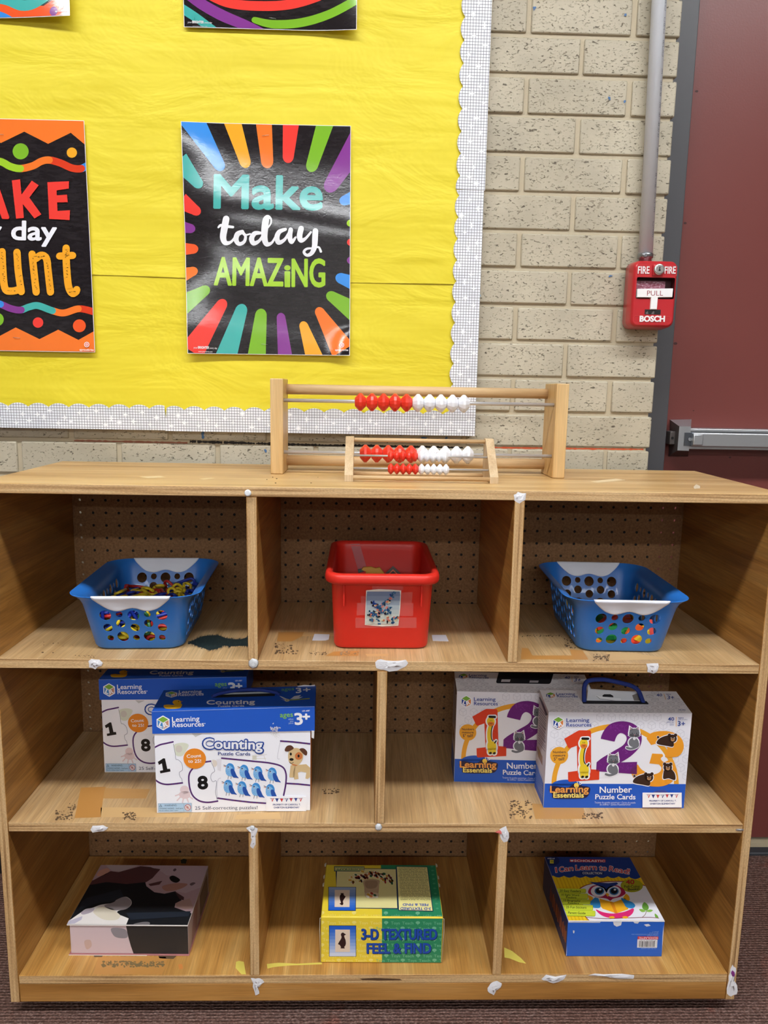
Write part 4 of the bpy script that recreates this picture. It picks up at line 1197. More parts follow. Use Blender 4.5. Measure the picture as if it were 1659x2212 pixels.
def basket_mesh():
    mb = MB()
    rings = [rring(*p) for p in PROF]
    p = PROF[-1]; rings.append(rring(p[0]+.0004, p[1]+.0004, p[2], p[3]+.0011)); rings.append(rring(p[0]-.0006, p[1]-.0006, p[2], p[3]+.0017))
    for p in PROF[-2:1:-1]: rings.append(rring(p[0]-TH_, p[1]-TH_, p[2]-TH_*.5, p[3]+.0009))
    rings.append(rring(PROF[1][0]-TH_-.004, PROF[1][1]-TH_-.004, .02, .0024))
    mb.loft(rings, BLUE, True, True, True)
    me = bpy.data.meshes.new('basket_shell'); bmesh.ops.recalc_face_normals(mb.bm, faces=mb.bm.faces[:]); mb.bm.to_mesh(me); mb.bm.free(); me.materials.append(BLUE)
    cb = MB()
    def cyl(c, ax, r, h): cb.lathe([(-h, r), (h, r)], c, ax, BLUE, 20, True)
    pat = ([(-.043, .0625, .0090), (-.0215, .0645, .0053), (0, .0625, .0090), (.0215, .0645, .0053), (.043, .0625, .0090),
            (-.0215, .0475, .0072), (.0215, .0475, .0072), (-.042, .0400, .0072), (0, .0400, .0072), (.042, .0400, .0072),
            (-.040, .0215, .0052), (-.0205, .0240, .0090), (0, .0215, .0052), (.0205, .0240, .0090), (.040, .0215, .0052)])
    for x, z, r in pat:
        for sg in (-1, 1): cyl((x, sg*.108, z), (0, 1, 0), r, .03)
    for i in range(9):
        y = (i-4)*.0195
        for z, r in (((.0625, .0085), (.0400, .0070), (.0215, .0050)) if i % 2 == 0 else ((.0640, .0052), (.0475, .0070), (.0240, .0085))):
            for sg in (-1, 1): cyl((sg*.076, y, z), (1, 0, 0), r, .03)
    mc = bpy.data.meshes.new('cut'); bmesh.ops.recalc_face_normals(cb.bm, faces=cb.bm.faces[:]); cb.bm.to_mesh(mc); cb.bm.free()
    o1 = bpy.data.objects.new('a', me); o2 = bpy.data.objects.new('b', mc); C.objects.link(o1); C.objects.link(o2)
    md = o1.modifiers.new('x', 'BOOLEAN'); md.object = o2; md.operation = 'DIFFERENCE'; md.solver = 'EXACT'
    dg = bpy.context.evaluated_depsgraph_get()
    res = bpy.data.meshes.new_from_object(o1.evaluated_get(dg)); res.name = 'basket_shell'
    bpy.data.objects.remove(o1); bpy.data.objects.remove(o2)
    me2 = res
    try:
        for p in me2.polygons: p.use_smooth = True
        me2.set_sharp_from_angle(angle=math.radians(38))
    except Exception: pass
    return me2
SHELL = basket_mesh()
def grip_mesh(sg):
    """white grip wrapped over the lip of one end"""
    mb = MB(); NT_, NX = 12, 24; out, inn = [], []
    for j in range(NT_+1):
        t = j/NT_; hx, hy, r, z = pr_at(.12+.88*t); ro_, ri_ = [], []
        for i in range(NX+1):
            u = i/NX*2-1
            a = .034+.026*t**.75
            x = u*a
            zz = (.0025*math.cos(u*math.pi*1.5)*(1-t)) if t < 1 else 0
            ro_.append(V((x, sg*(hy+.0009), z+zz+(.0026 if j == NT_ else 0)))); ri_.append(V((x, sg*(hy-TH_-.0009), z+zz+.0012+(.0016 if j == NT_ else 0))))
        out.append(ro_); inn.append(ri_)
    rings = out+inn[::-1]
    mb.loft(rings, GRIP, False, False, True, closed=False)
    # close: side edges
    for A_ in (0, NX):
        for j in range(NT_):
            mb.face([out[j][A_], out[j+1][A_], inn[j+1][A_], inn[j][A_]], GRIP)
    for i in range(NX): mb.face([out[0][i], out[0][i+1], inn[0][i+1], inn[0][i]], GRIP)
    bmesh.ops.remove_doubles(mb.bm, verts=mb.bm.verts, dist=1e-6); bmesh.ops.recalc_face_normals(mb.bm, faces=mb.bm.faces[:])
    me = bpy.data.meshes.new('grip'); mb.bm.to_mesh(me); mb.bm.free(); me.materials.append(GRIP)
    return me
GF, GB = grip_mesh(-1), grip_mesh(1)
def basket(label, loc, rz):
    t = thing('plastic_basket', label, 'basket', loc, rz, 'blue baskets on the top row')
    for nm, me in (('shell', SHELL), ('grip', GF), ('grip', GB)):
        o = bpy.data.objects.new(nm, me); C.objects.link(o); o.parent = t
        if nm == 'grip': tag(o, 'white grip')
    return t
LBP, LBR = V((-.3745, -.2335, Z1+.0003)), .05
RBP, RBR = V((.4165, -.2265, Z1+.0003)), -.03
basket('blue basket with round holes and white grips, filled with plastic chain links', tuple(LBP), LBR)
basket('blue basket with round holes and white grips, holding coloured blocks low inside', tuple(RBP), RBR)
# chain links and pattern blocks, resting where they settled in the baskets
LCOL = [mat('link_yellow', (226, 200, 44), .35), mat('link_red', (186, 40, 36), .35), mat('link_blue', (24, 48, 152), .35), mat('link_green', (24, 92, 48), .35)]
LNAME = ['yellow', 'red', 'blue', 'green']
def link_mesh():
    L_, Wd, r = .0112, .0064, .0026
    pts = []
    for i in range(13):
        a = math.radians(-90+180*i/12); pts.append((L_+Wd*math.cos(a), Wd*math.sin(a), 0))
    for i in range(11):
        a = math.radians(90+180*i/12); pts.append((-L_+Wd*math.cos(a), Wd*math.sin(a), 0))
    pts.append((-L_+.002, -Wd, 0))
    mb = MB(); pts.insert(0, (L_-.012, -Wd, 0)); mb.tube(pts, r, LCOL[0], 8)
    return mb
def block_mesh(kind):
    mb = MB(); m_ = BCOL[kind]; a = .0125
    P = [[(-a, -a), (a, -a), (a, a), (-a, a)], [(-.0145, -.0084), (.0145, -.0084), (0, .0168)], [(.0235*math.cos(i*math.pi/3), .0235*math.sin(i*math.pi/3)) for i in range(6)], [(-.0235, -.01), (.0235, -.01), (.0118, .01), (-.0118, .01)]][kind]
    mb.prism(P, V((0, 0, -.004)), V((1, 0, 0)), V((0, 1, 0)), V((0, 0, .008)), m_, bev=.0008)
    return mb
BCOL = [mat('block_orange', (240, 104, 44), .35), mat('block_yellow', (232, 196, 40), .35), mat('block_green', (30, 128, 60), .35), mat('block_red', (214, 60, 44), .35)]
def raw(mb, nm):
    me = bpy.data.meshes.new(nm); bmesh.ops.recalc_face_normals(mb.bm, faces=mb.bm.faces[:]); mb.bm.to_mesh(me); mb.bm.free()
    for m_ in mb.mats: me.materials.append(m_)
    return me
#@SIM@
LINKS = [(1,-28,-900,60,-4,-2,-4),(0,80,-903,180,1486,-15,3110),(2,413,-110,126,122,2757,316),(3,-665,271,190,-1578,531,1568),(0,247,-238,411,400,-369,470),(0,85,-40,266,-170,1058,1235),(3,-428,-721,433,2393,643,-56),(1,-494,7,60,4,2,-2677),(1,-497,-46,300,739,-2805,936),(1,-611,815,437,1557,656,1561),(3,-224,610,435,3085,9,-214),(3,440,532,458,268,196,-112),(2,-504,115,385,801,-477,287),(0,-93,-963,243,-1558,-2532,12),(1,318,-965,134,1581,86,0),(0,-210,-5,569,-494,2965,383),(2,400,968,556,-1563,2806,3),(0,327,915,142,-686,168,-2),(0,-11,-303,557,-2749,-524,-833),(0,-136,161,142,254,94,2682),(0,534,16,496,2436,566,-1205),(1,-538,-687,383,2405,-563,-1101),(0,429,-687,334,883,304,-3112),(1,243,852,60,2,1,37),(3,-448,-872,60,3141,1,6),(2,-447,-113,88,-470,-3139,457),(2,657,-689,396,-1423,-174,1571),(2,-409,886,60,3,3141,-11),(3,287,496,60,2,2,1059),(0,608,-128,462,-871,56,-1719),(2,-453,-929,281,971,-526,-11),(0,665,-135,258,1577,396,1573),(0,161,-216,531,99,-3059,1140),(0,-135,-149,584,2967,-167,372),(3,401,-284,498,-1751,-264,928),(1,-104,966,235,1498,1435,-71),(1,-307,-901,121,95,3140,2),(2,612,790,495,-1575,202,-1572),(1,539,-309,145,-2647,1,921),(2,-243,582,492,3086,-18,-674),(2,-484,966,290,1469,1483,-101),(2,52,942,237,762,-1556,1206),(2,-320,274,374,661,2730,-846),(1,-472,-264,553,2878,340,1223),(2,-62,-789,394,-1015,-237,-175),(0,14,802,245,286,-41,395),(1,-94,315,554,-3050,21,408),(0,600,39,61,1,-1,-1571),(2,-364,325,552,-389,343,1326),(0,-456,-930,389,-960,533,3136),(1,599,-368,60,3140,1,1559),(1,-124,911,237,394,-1582,-1965),(1,338,612,290,-151,-143,-2306),(0,-427,803,348,-696,-743,43),(0,-549,-617,60,1,1,-1090),(3,111,-967,418,-1498,1441,72),(3,420,-470,391,461,-647,1137),(0,-667,-465,511,1564,-507,1574),(2,-91,-594,571,76,-3091,25),(0,341,753,500,-573,-2808,-791),(2,343,-86,570,481,-132,1388),(0,488,312,472,-1561,566,-1577),(0,382,-164,244,-68,205,-2343),(1,-501,160,84,421,-3141,460),(2,295,42,60,3,3138,4),(2,126,-18,611,-46,-381,-892),(0,-665,-135,197,-1577,-707,1576),(0,177,-803,442,1290,-1291,-1793),(0,150,-428,338,-800,2755,561),(2,-108,712,398,-433,-2729,-753),(2,489,366,242,2888,-43,379),(1,338,164,101,-201,160,704),(1,-88,-15,60,0,0,2849),(0,-1,-62,529,-438,-203,126),(1,638,-807,521,1185,520,-1675),(0,-626,868,236,-1495,1502,-1495),(0,138,568,434,-447,2948,576),(0,-667,-67,464,1577,436,-1568),(0,-555,-763,116,-2,-3141,1477),(1,475,-952,301,1584,111,2),(2,-243,102,532,-446,45,2929),(1,-665,711,236,1477,-1494,1665),(1,53,458,504,2590,-121,1974),(0,436,965,219,1561,165,-1),(0,-168,21,200,1177,-2897,-302),(2,-76,-112,113,767,76,-372),(2,154,-525,60,3141,2,1038),(2,-501,755,416,-3119,-877,-689),(0,-90,279,606,-7,-93,2278),(2,-242,639,325,-53,-162,2075),(2,-100,-696,466,305,-256,-188),(3,91,-101,261,240,-1051,-1985),(2,32,-602,363,-669,-2687,-858),(0,-51,818,540,114,2745,-1119),(1,165,939,477,2040,841,-10),(2,298,88,296,1039,-276,-2315),(1,-167,291,501,-86,-36,-2902),(1,46,-804,111,-910,1,-48),(2,592,85,414,98,-583,1448),(1,-167,454,61,5,0,743),(1,-296,966,288,-1508,-1693,-64),(2,503,59,166,2224,2,420),(0,-665,-507,187,1565,283,1569),(2,-311,-625,103,2539,43,-1018),(2,389,-736,61,5,1,-1711),(0,-451,580,60,3141,-1,-1215),(2,-118,160,85,259,76,2752),(0,-57,436,224,-60,-40,-2976),(0,-358,-879,174,-97,-21,-207),(2,-603,-968,537,248,-1561,-1819),(3,504,-124,104,-358,-185,1115),(2,-609,794,155,1565,-289,1573),(2,-460,-588,592,-2682,68,-589),(1,577,297,218,-512,664,1250),(3,-302,-83,443,421,2830,-762),(0,118,-814,209,534,-2361,827),(0,355,-17,283,1061,59,-2508),(0,-480,54,147,-2610,1,456),(2,62,276,60,3141,-2,-435),(1,329,29,301,-2090,-192,-2365),(3,-209,-86,372,-506,-106,-351),(1,352,-136,419,541,162,-451),(2,-7,-902,545,-1183,1109,215),(0,-307,911,291,106,-1564,1466),(2,-3,707,60,3140,0,-416),(0,605,177,185,295,-2371,1580),(2,-646,-800,300,1563,-635,1574),(2,367,-873,539,2990,-206,261),(1,-4,-617,199,451,-39,1370),(1,-514,235,113,-486,109,654),(2,168,158,157,2982,-223,-780),(0,645,888,292,1106,1555,-2036),(0,-306,-528,430,-2115,724,243),(0,-74,-345,60,0,-3140,-883),(1,601,-617,101,-116,-232,1569),(1,-547,243,163,-214,2690,-1575),(1,207,681,160,19,126,-2488),(1,346,239,145,131,154,2383),(2,-448,-105,154,-2674,-30,527),(0,-150,-551,60,-1,-3141,-941),(2,278,-134,128,-11,2739,-24),(0,-491,911,291,-6,1577,1568),(0,58,808,115,-1,1,182),(2,172,434,466,-379,2579,621),(2,-267,-285,522,2520,-696,-1091),(1,-25,-630,115,-2,1,-3071),(3,329,-464,96,325,139,649),(0,-309,261,181,242,2959,-881),(0,297,383,486,-1367,642,-2502),(2,492,770,63,8,14,992),(1,-412,-621,401,820,-2545,-109),(3,29,-366,115,-3139,0,-203),(1,394,-172,323,-2968,-317,605),(1,-458,410,481,907,49,1570),(0,64,338,151,596,-107,-2550),(0,526,801,169,-6,-541,2606),(1,-425,-282,75,-245,0,-2688),(2,-225,-769,472,2803,-240,1566),(0,264,-565,166,-3037,269,205),(1,-382,796,122,-342,-200,-3139),(2,-192,716,275,334,-516,313),(0,306,641,120,306,3068,830),(2,-443,-862,285,-1082,3114,-308),(0,157,-257,111,911,1,-203),(2,495,-225,253,1088,672,-2576),(1,-213,37,414,560,-387,-2943),(1,35,115,220,274,3138,146),(3,586,257,179,448,-703,-1790),(2,-440,-876,601,-155,3006,-287),(2,178,-356,176,240,-45,2885),(1,667,-222,523,-1577,224,-1572),(2,-249,698,120,-302,310,-1799),(2,208,687,216,3108,-121,782),(0,605,253,426,-252,2670,1562),(2,-444,-800,279,-1084,3112,-309),(0,242,-341,295,-2860,351,-1343),(1,245,-520,414,-2531,367,-786),(0,-324,609,548,14,-56,-2162),(3,-106,442,116,-67,-3121,456),(2,503,843,348,1566,357,-793),(1,-497,-318,453,607,2840,-72),(0,-117,-885,330,742,861,2332),(3,513,-372,198,-485,-108,-2418),(1,-519,-126,426,-17,-429,-1193),(2,-104,139,267,-49,-274,-1340),(1,562,862,333,-1565,-721,2346),(0,-496,-218,279,-586,2884,344),(1,-356,-842,562,-13,203,-2733),(0,480,735,551,326,-2966,-1407),(1,-268,295,274,612,-239,-1131),(0,55,-20,398,749,-398,-2532),(0,489,641,190,-254,-3087,281),(1,-462,-128,208,-457,103,-2462),(2,-247,-810,514,-413,-15,2123),(0,626,-770,185,-1562,-298,1570),(0,-504,539,117,14,-337,315),(3,-95,439,171,-62,-3110,256),(0,524,498,60,-1,-3,-2282),(0,-397,-333,117,-241,-63,-2942),(1,-102,-386,173,38,-36,1675),(1,547,-763,120,-235,-2910,-1564),(0,-492,507,284,55,103,-2988),(2,-129,623,188,-1473,83,371),(0,499,530,115,-5,2,432),(0,-321,-374,156,-82,-234,2356),(2,46,-500,512,-537,22,-2994),(0,439,-846,148,23,237,3139),(1,-418,736,235,-969,-72,676),(3,-94,857,372,-1582,-210,5),(0,495,468,181,377,-43,383),(2,-272,-150,203,-415,-473,2915),(1,-389,-698,254,3041,-94,-274),(1,559,-488,487,-2367,-265,1514),(0,-477,540,185,93,323,-2473),(0,-34,788,187,-289,5,-2833),(0,217,411,233,257,-90,1305),(1,-642,-754,523,1211,-580,1637),(1,-496,-261,316,-604,211,-2869),(0,529,-452,289,-272,-601,2522),(0,-535,434,216,-2895,-98,-903),(3,163,187,322,907,78,411),(2,384,403,362,-118,-334,2030),(0,-276,-434,195,-91,2911,1583),(1,-208,-215,273,487,-86,1815),(1,393,-921,432,1289,259,-3064),(1,-456,256,277,-316,3014,-560),(2,-151,557,180,1468,31,-2782),(0,468,502,265,250,-3078,788),(3,-179,-604,209,7,351,-1502),(2,-7,-273,236,203,2970,-1237),(0,462,-890,270,1936,-241,-3),(0,-612,-143,538,-1565,25,-1571),(0,216,734,316,-503,45,-2291),(0,318,34,475,-2140,219,-121),(0,-442,-688,194,94,108,2772),(0,-63,-810,321,1003,-285,-2994),(0,182,-627,407,496,1879,-1947),(3,-488,727,274,2179,142,825),(0,124,764,294,-404,112,-2167),(0,330,271,501,-182,-896,2275),(3,-456,-479,205,-2783,-213,-522),(2,-250,-566,422,942,859,118),(0,370,-649,462,-665,-501,-2442),(2,-598,480,443,398,-81,-1672),(0,59,149,492,-550,261,-2283),(2,185,682,398,225,161,-632),(2,563,-579,532,804,-107,1354),(2,131,-270,475,-10,-80,-211),(1,476,-610,449,-665,-2640,701),(2,-443,169,321,-260,2922,-245),(1,314,105,484,-977,-2794,-209),(1,-488,879,535,-330,22,-266),(2,326,-490,525,-784,-3084,515),(2,-67,-414,443,-1318,-2548,331),(0,398,-792,387,-1285,-335,55),(0,-494,-21,567,-190,76,1584),(0,-610,372,576,394,-146,-1568),(2,605,400,435,-271,499,-1574),(0,-413,-623,92,2608,0,-1079),(0,-167,-229,322,-2839,265,1127),(0,415,-830,257,-1204,-238,-2),(2,-556,94,470,-2700,-63,-1070),(3,-22,511,355,-382,-37,-2923),(2,392,765,451,650,70,-411),(0,-46,-675,429,303,-257,-183),(2,61,-610,288,-692,-2730,-802),(0,507,-371,283,-484,-2684,-210),(2,-551,352,358,-407,22,1333),(3,-33,433,278,-3067,8,599),(2,473,795,353,-1575,305,-793),(2,-495,-438,380,-873,2958,235),(2,-115,-292,370,416,468,726),(3,585,-492,312,-412,519,-1791),(0,-608,400,388,388,-122,-1570),(1,24,216,347,849,372,163),(1,666,634,374,-1578,630,-1575),(1,-443,-420,279,121,2961,280),(0,-18,-687,343,-796,2875,-145),(2,360,-865,421,1292,2910,85),(1,-365,543,366,-28,124,-989),(2,30,321,313,-2877,45,434),(0,421,680,349,188,152,-793),(0,-342,-465,459,-2509,1068,-250),(2,34,-793,596,-194,2603,-239),(2,355,-692,192,-1152,-429,-87),(1,5,731,488,-106,-40,-2884),(0,308,245,394,-829,2715,835),(3,553,458,352,-127,-243,2039),(0,-495,-351,342,-2866,-186,237),(2,607,313,567,-2853,51,1571),(0,442,-753,219,1971,-341,-43),(2,-609,411,510,394,-144,-1571),(0,-189,368,397,64,68,-174),(0,-219,-128,620,-196,-140,516),(3,-499,-507,411,-796,-2112,-535),(0,50,-258,321,-213,-2520,266),(1,332,-531,277,553,574,-463),(2,-197,352,451,-79,-49,-3074),(0,-31,131,441,-2596,271,46),(0,327,174,490,-833,672,-2609)]
BLOCKS = [(2,-300,97,75,0,0,2691),(0,-403,-733,75,0,0,-3139),(3,567,-635,187,-1584,1041,-1582),(1,-465,793,231,427,-1549,2715),(0,445,411,158,0,-1,1366),(0,425,321,74,3141,1,-43),(3,185,756,142,-736,96,-1099),(1,432,654,118,1571,2093,-204),(3,-396,-318,75,0,3141,-667),(1,-581,42,118,-1571,1049,1792),(1,-422,610,75,-1,-3140,-1014),(0,444,42,158,0,3141,127),(0,344,733,75,0,0,-3140),(3,-12,-83,75,3141,0,582),(0,-144,469,75,0,1,808),(0,274,785,220,-2769,205,1347),(2,-451,-208,232,528,200,-2487),(3,-54,-166,225,-88,-477,447),(0,426,24,74,0,0,1580),(0,-244,764,158,-1,-3140,-1),(1,-441,-437,122,565,2392,1653),(0,290,204,196,1,-2785,-1786),(0,-429,724,131,-18,2610,-1572),(0,46,274,75,0,-3142,-659),(3,272,-736,75,3141,0,361),(0,168,-251,75,1,0,-833),(1,504,-457,118,-1571,-1049,2071),(2,-75,688,201,-335,-40,-1955),(3,247,78,75,0,-3141,1538),(1,630,421,201,-1570,-1047,1570),(1,-338,-734,75,0,3141,734),(2,-96,-662,211,272,2,-1621),(1,-449,417,124,1826,0,567),(1,106,7,202,1572,-2093,478),(2,-43,257,158,0,0,2440),(1,-27,-738,75,0,-3141,1408),(0,152,-558,75,1,0,3134),(1,422,-227,75,3141,0,37),(0,-194,743,75,-1,-3141,-250),(1,434,549,118,1571,2093,-205),(3,-435,-561,133,-1,2870,-1572),(0,357,-553,214,-1567,472,2),(1,443,-757,164,1573,356,1),(3,-446,377,141,-1316,0,567),(2,-226,97,228,-334,48,2577),(2,-61,-525,132,110,253,-2747),(2,269,-220,158,0,-1,1934),(1,-286,-210,118,-1571,-1048,-599),(0,200,501,75,1,-3141,-497),(3,-23,743,75,0,0,1299)]
LMESH = []
base_ = raw(link_mesh(), 'plastic_link')
for m_ in LCOL:
    c = base_.copy(); c.materials.clear(); c.materials.append(m_); LMESH.append(c)
BMESH = [raw(block_mesh(k), 'pattern_block') for k in range(4)]
def place(rows, meshes, nm, lab, cat, group, P, rz):
    M = Matrix.Translation(P) @ Matrix.Rotation(rz, 4, 'Z')
    for k, x, y, z, a, b, c in rows:
        o = bpy.data.objects.new(nm, meshes[k]); C.objects.link(o)
        R_ = Matrix.Rotation(c/1000, 4, 'Z') @ Matrix.Rotation(b/1000, 4, 'Y') @ Matrix.Rotation(a/1000, 4, 'X')
        o.matrix_world = M @ Matrix.Translation((x/1e4, y/1e4, z/1e4)) @ R_
        tag(o, lab[k], cat, group[k])
place(LINKS, LMESH, 'plastic_link', ['%s plastic chain link heaped in the left blue basket' % n for n in LNAME], 'chain link', ['%s links in the left basket' % n for n in LNAME], LBP, LBR)
place(BLOCKS, BMESH, 'pattern_block', ['%s plastic block lying in the bottom of the right blue basket' % n for n in ('square orange', 'triangular yellow', 'six-sided green', 'red trapezoid')], 'block', ['%s blocks in the right basket' % n for n in ('orange', 'yellow', 'green', 'red')], RBP, RBR)
# ------------------------------------------------------------------ red cubby bin
RB = mat('bin_red', (214, 46, 34), .38, spec=.35, bump=(300, .05, .0005))
BP = V((.0190, -.2175, Z1+.0003))
bn = thing('storage_bin', 'red plastic bin with a picture label taped on its front, in the middle compartment', 'bin', tuple(BP), .006)
mb = MB()
pf = [(.0705, .0985, .016, 0), (.0755, .1035, .018, .002), (.0772, .1052, .019, .006), (.0790, .1140, .019, .060), (.0812, .1235, .020, .1135)]
rings = [rring(*p) for p in pf]
hx, hy = .0812, .1235
rings += [rring(hx+.0015, hy+.0015, .0215, .1150), rring(hx+.0070, hy+.0105, .027, .1150), rring(hx+.0088, hy+.0128, .029, .1165), rring(hx+.0100, hy+.0140, .030, .1200), rring(hx+.0100, hy+.0140, .030, .1255), rring(hx+.0088, hy+.0126, .029, .1298), rring(hx+.0055, hy+.0085, .026, .1318), rring(hx+.0015, hy+.0035, .022, .1318), rring(hx-.0010, hy, .0195, .1300), rring(hx-.0024, hy-.0022, .018, .1240)]
for p in pf[::-1][:-1]: rings.append(rring(p[0]-.0022, p[1]-.0022, p[2]-.001, p[3]+.0008))
rings.append(rring(.070, .098, .015, .0028))
mb.loft(rings, RB, True, True, True)
bmesh.ops.recalc_face_normals(mb.bm, faces=mb.bm.faces[:])
for px in (742, 909):
    P = at_y(px, 1285, BP.y-.119)
    u = P.x-BP.x; mb.box(u-.0014, u+.0014, -.1265, -.115, .078, .117, RB, .0008)
mb.build('tub', bn)
# front wall plane: label and tapes lie on it
def fw_(z): return -np.interp(z, [.006, .060, .1135], [.1052, .1140, .1235])
c8 = lambda x, y: (680+x/5.53, 1150+y/5.53)
def onfront(x, y):
    d = ray(*c8(x, y)); t = .9
    for _ in range(30):
        p = CAM+d*t; t += (BP.y+fw_(p.z-BP.z)-p.y)/d.y
    p = CAM+d*t; return (p.x-BP.x, p.z-BP.z)
LB0, LB1 = V((0, fw_(.03), .03)), V((0, fw_(.11), .11)); Wd = (LB1-LB0).normalized()
def lab(x, y): u, z = onfront(x, y); return (u, (z-.03)/Wd.z)
O_ = LB0+V((0, -.0006, 0))
a = Art(lab, O_, (1, 0, 0), Wd)
PAP = ink(236, 232, 222)
a.poly([(608, 690), (760, 676), (900, 682), (1026, 692), (1016, 900), (994, 1112), (800, 1122), (592, 1104), (600, 900)], PAP); a.up()
sky = [(118, 136, 168), (134, 152, 180), (154, 170, 188), (172, 186, 194), (184, 196, 196), (196, 206, 200), (204, 212, 202)]
for i, c_ in enumerate(sky):
    y0, y1 = 704+i*54, 704+(i+1)*54+4
    xl = 612-i*1.5; xr_ = 1018-i*4; ins = 8 if i in (0, 6) else 0
    a.poly([(xl+ins, y0), (xr_-ins, y0), (xr_-2, y1-10), (xr_-2-ins, y1), (xl+ins-2, y1), (xl, y1-10)], ink(*c_)); a.L += 0
    a.up()
r = random.Random(6)
cols = [ink(38, 70, 150), ink(32, 92, 130), ink(222, 140, 132), ink(236, 222, 180), ink(24, 26, 44), ink(214, 130, 100), ink(60, 110, 150)]
spots = []
for i in range(24): t = i/23; spots.append((650+t*110+r.uniform(-20, 20), 960-t*0+r.uniform(-40, 40)))
for i in range(26): t = i/25; spots.append((740+t*210+r.uniform(-14, 14), 920-t*190+r.uniform(-26, 26)))
for i in range(20): t = i/19; spots.append((680+t*130, 830+t*110+r.uniform(-30, 30)))
for i in range(14): spots.append((r.uniform(820, 920), r.uniform(890, 970)))
for i in range(18): spots.append((r.uniform(640, 1000), r.uniform(1000, 1050)))
for i in range(8): spots.append((r.uniform(750, 930), r.uniform(1040, 1085)))
for x, y in spots:
    c_ = r.choice(cols); a.L = 10+cols.index(c_)
    for k in range(3): a.ell(x+r.uniform(-11, 11), y+r.uniform(-11, 11), r.uniform(7, 13), r.uniform(7, 13), c_, n=8)
mb = MB(); a.into(mb)
q_ = [O_+V((1, 0, 0))*u+Wd*w_ for u, w_ in (lab(608, 690), lab(592, 1104), lab(994, 1112), lab(1026, 692))]
mb.face([p+V((0, -.0001, 0)) for p in q_], PAP)
mb.build('picture_label', bn)
TP = NT('clear_tape'); TP.base((255, 225, 220)); TP.set(Roughness=.25, Alpha=.10)
mb = MB()
a = Art(lab, O_+V((0, .0003, 0)), (1, 0, 0), Wd)
a.rect(480, 1018, 590, 1140, TP.m); a.rect(1000, 1015, 1210, 1140, TP.m); a.poly([(500, 840), (600, 845), (595, 985), (495, 990)], TP.m); a.poly([(1025, 720), (1165, 712), (1150, 860), (1020, 860)], TP.m); a.poly([(1020, 850), (1172, 845), (1168, 1000), (1010, 1000)], TP.m); a.rect(545, 760, 605, 860, TP.m); a.rect(680, 640, 1050, 690, TP.m)
a.rect(590, 1112, 1000, 1140, TP.m)
a.into(mb); mb.build('tape', bn)
# strip of tape with a torn label on the inside of the back wall
def bk(x, y):
    p = at_y(*c8(x, y), BP.y+.1175); return (p.x-BP.x, p.z-BP.z)
a = Art(bk, (0, .0996, 0), (1, 0, 0), (0, .1776, 1))
TP2 = NT('dull_tape'); TP2.base((190, 110, 120)); TP2.set(Roughness=.3, Alpha=.45)
a.poly([(430, 145), (540, 140), (622, 408), (520, 438)], TP2.m); a.up(); a.poly([(516, 436), (622, 412), (630, 448), (526, 478)], ink(30, 40, 36)); a.up()
for i in range(9): a.line([(526+i*11, 470-i*3), (530+i*11, 444-i*3)], 3.5, ink(90, 130, 110), caps=False)
mb = MB(); a.into(mb); mb.build('tape_strip', bn)
# things inside the bin
cd = at_y(849, 1229, BP.y+.088)
t = thing('picture_card', 'dark card with an orange border line leaning inside the red bin', 'card', (cd.x, cd.y, Z1+.0050), .0)
h = cd.z-Z1+.002; k = h/2
mb = MB(); D = [(0, 0), (k*1.02, k*1.0), (0, h), (-k*1.02, k*1.0)]
up_ = V((0, .16, 1)).normalized(); bO = V((0, -.013, 0))
mb.prism(D, bO, V((1, 0, 0)), up_, V((0, -.0016, 0)), mat('card_brown', (70, 44, 30), .4))
a = Art(lambda x, y: (x, y), bO+V((0, -.0016, 0)), (1, 0, 0), up_)
cen = (0, k); sc_ = lambda f_: [(cen[0]+(x-cen[0])*f_, cen[1]+(y-cen[1])*f_) for x, y in D]
a.poly(sc_(.86), ink(220, 110, 60)); a.up(); a.poly(sc_(.80), ink(52, 30, 22)); a.into(mb); mb.build('card', t)
cy = at_y(806, 1236, BP.y+.03)
t = thing('puzzle_piece', 'flat mustard yellow plastic piece standing up inside the red bin', 'game piece', (cy.x, cy.y, Z1+.005))
h = cy.z-Z1+.003
mb = MB(); mb.prism([(-.016, 0), (.018, 0), (.020, h*.9), (.012, h), (.004, h*.985), (-.004, h*1.01), (-.018, h*1.0), (-.021, h*.95), (-.013, h*.92), (-.018, h*.5)], V((0, -.002, 0)), V((1, 0, 0)), V((0, .12, 1)).normalized(), V((0, -.004, 0)), mat('mustard', (206, 158, 44), .4), bev=.0008)
mb.build('plate', t)
# ------------------------------------------------------------------ printed boxes on the shelves
WHT = ink(246, 247, 253); OFFW = ink(226, 226, 236); NAVY = ink(38, 62, 130); BLUEB = ink(32, 90, 196); BK = ink(18, 18, 20)
CARD = mat('grey_board', (176, 168, 156), .8)
EDGEW = ink(224, 222, 222, .6)
XU, YU, ZU = V((1, 0, 0)), V((0, 1, 0)), V((0, 0, 1))
def fronts(w_, h, corners):                   # picture corners TL TR BR BL -> face metres
    return homography(corners, [(-w_/2, h), (w_/2, h), (w_/2, 0), (-w_/2, 0)])
def hull8(mb, P, m):
    """P: bottom 4 (fl, fr, br, bl) + top 4; m: (front, right, back, left, top, bottom)"""
    F = [(0, 1, 5, 4), (1, 2, 6, 5), (2, 3, 7, 6), (3, 0, 4, 7), (4, 5, 6, 7), (3, 2, 1, 0)]
    for f, mm in zip(F, m): mb.face([V(P[i]) for i in f], mm)
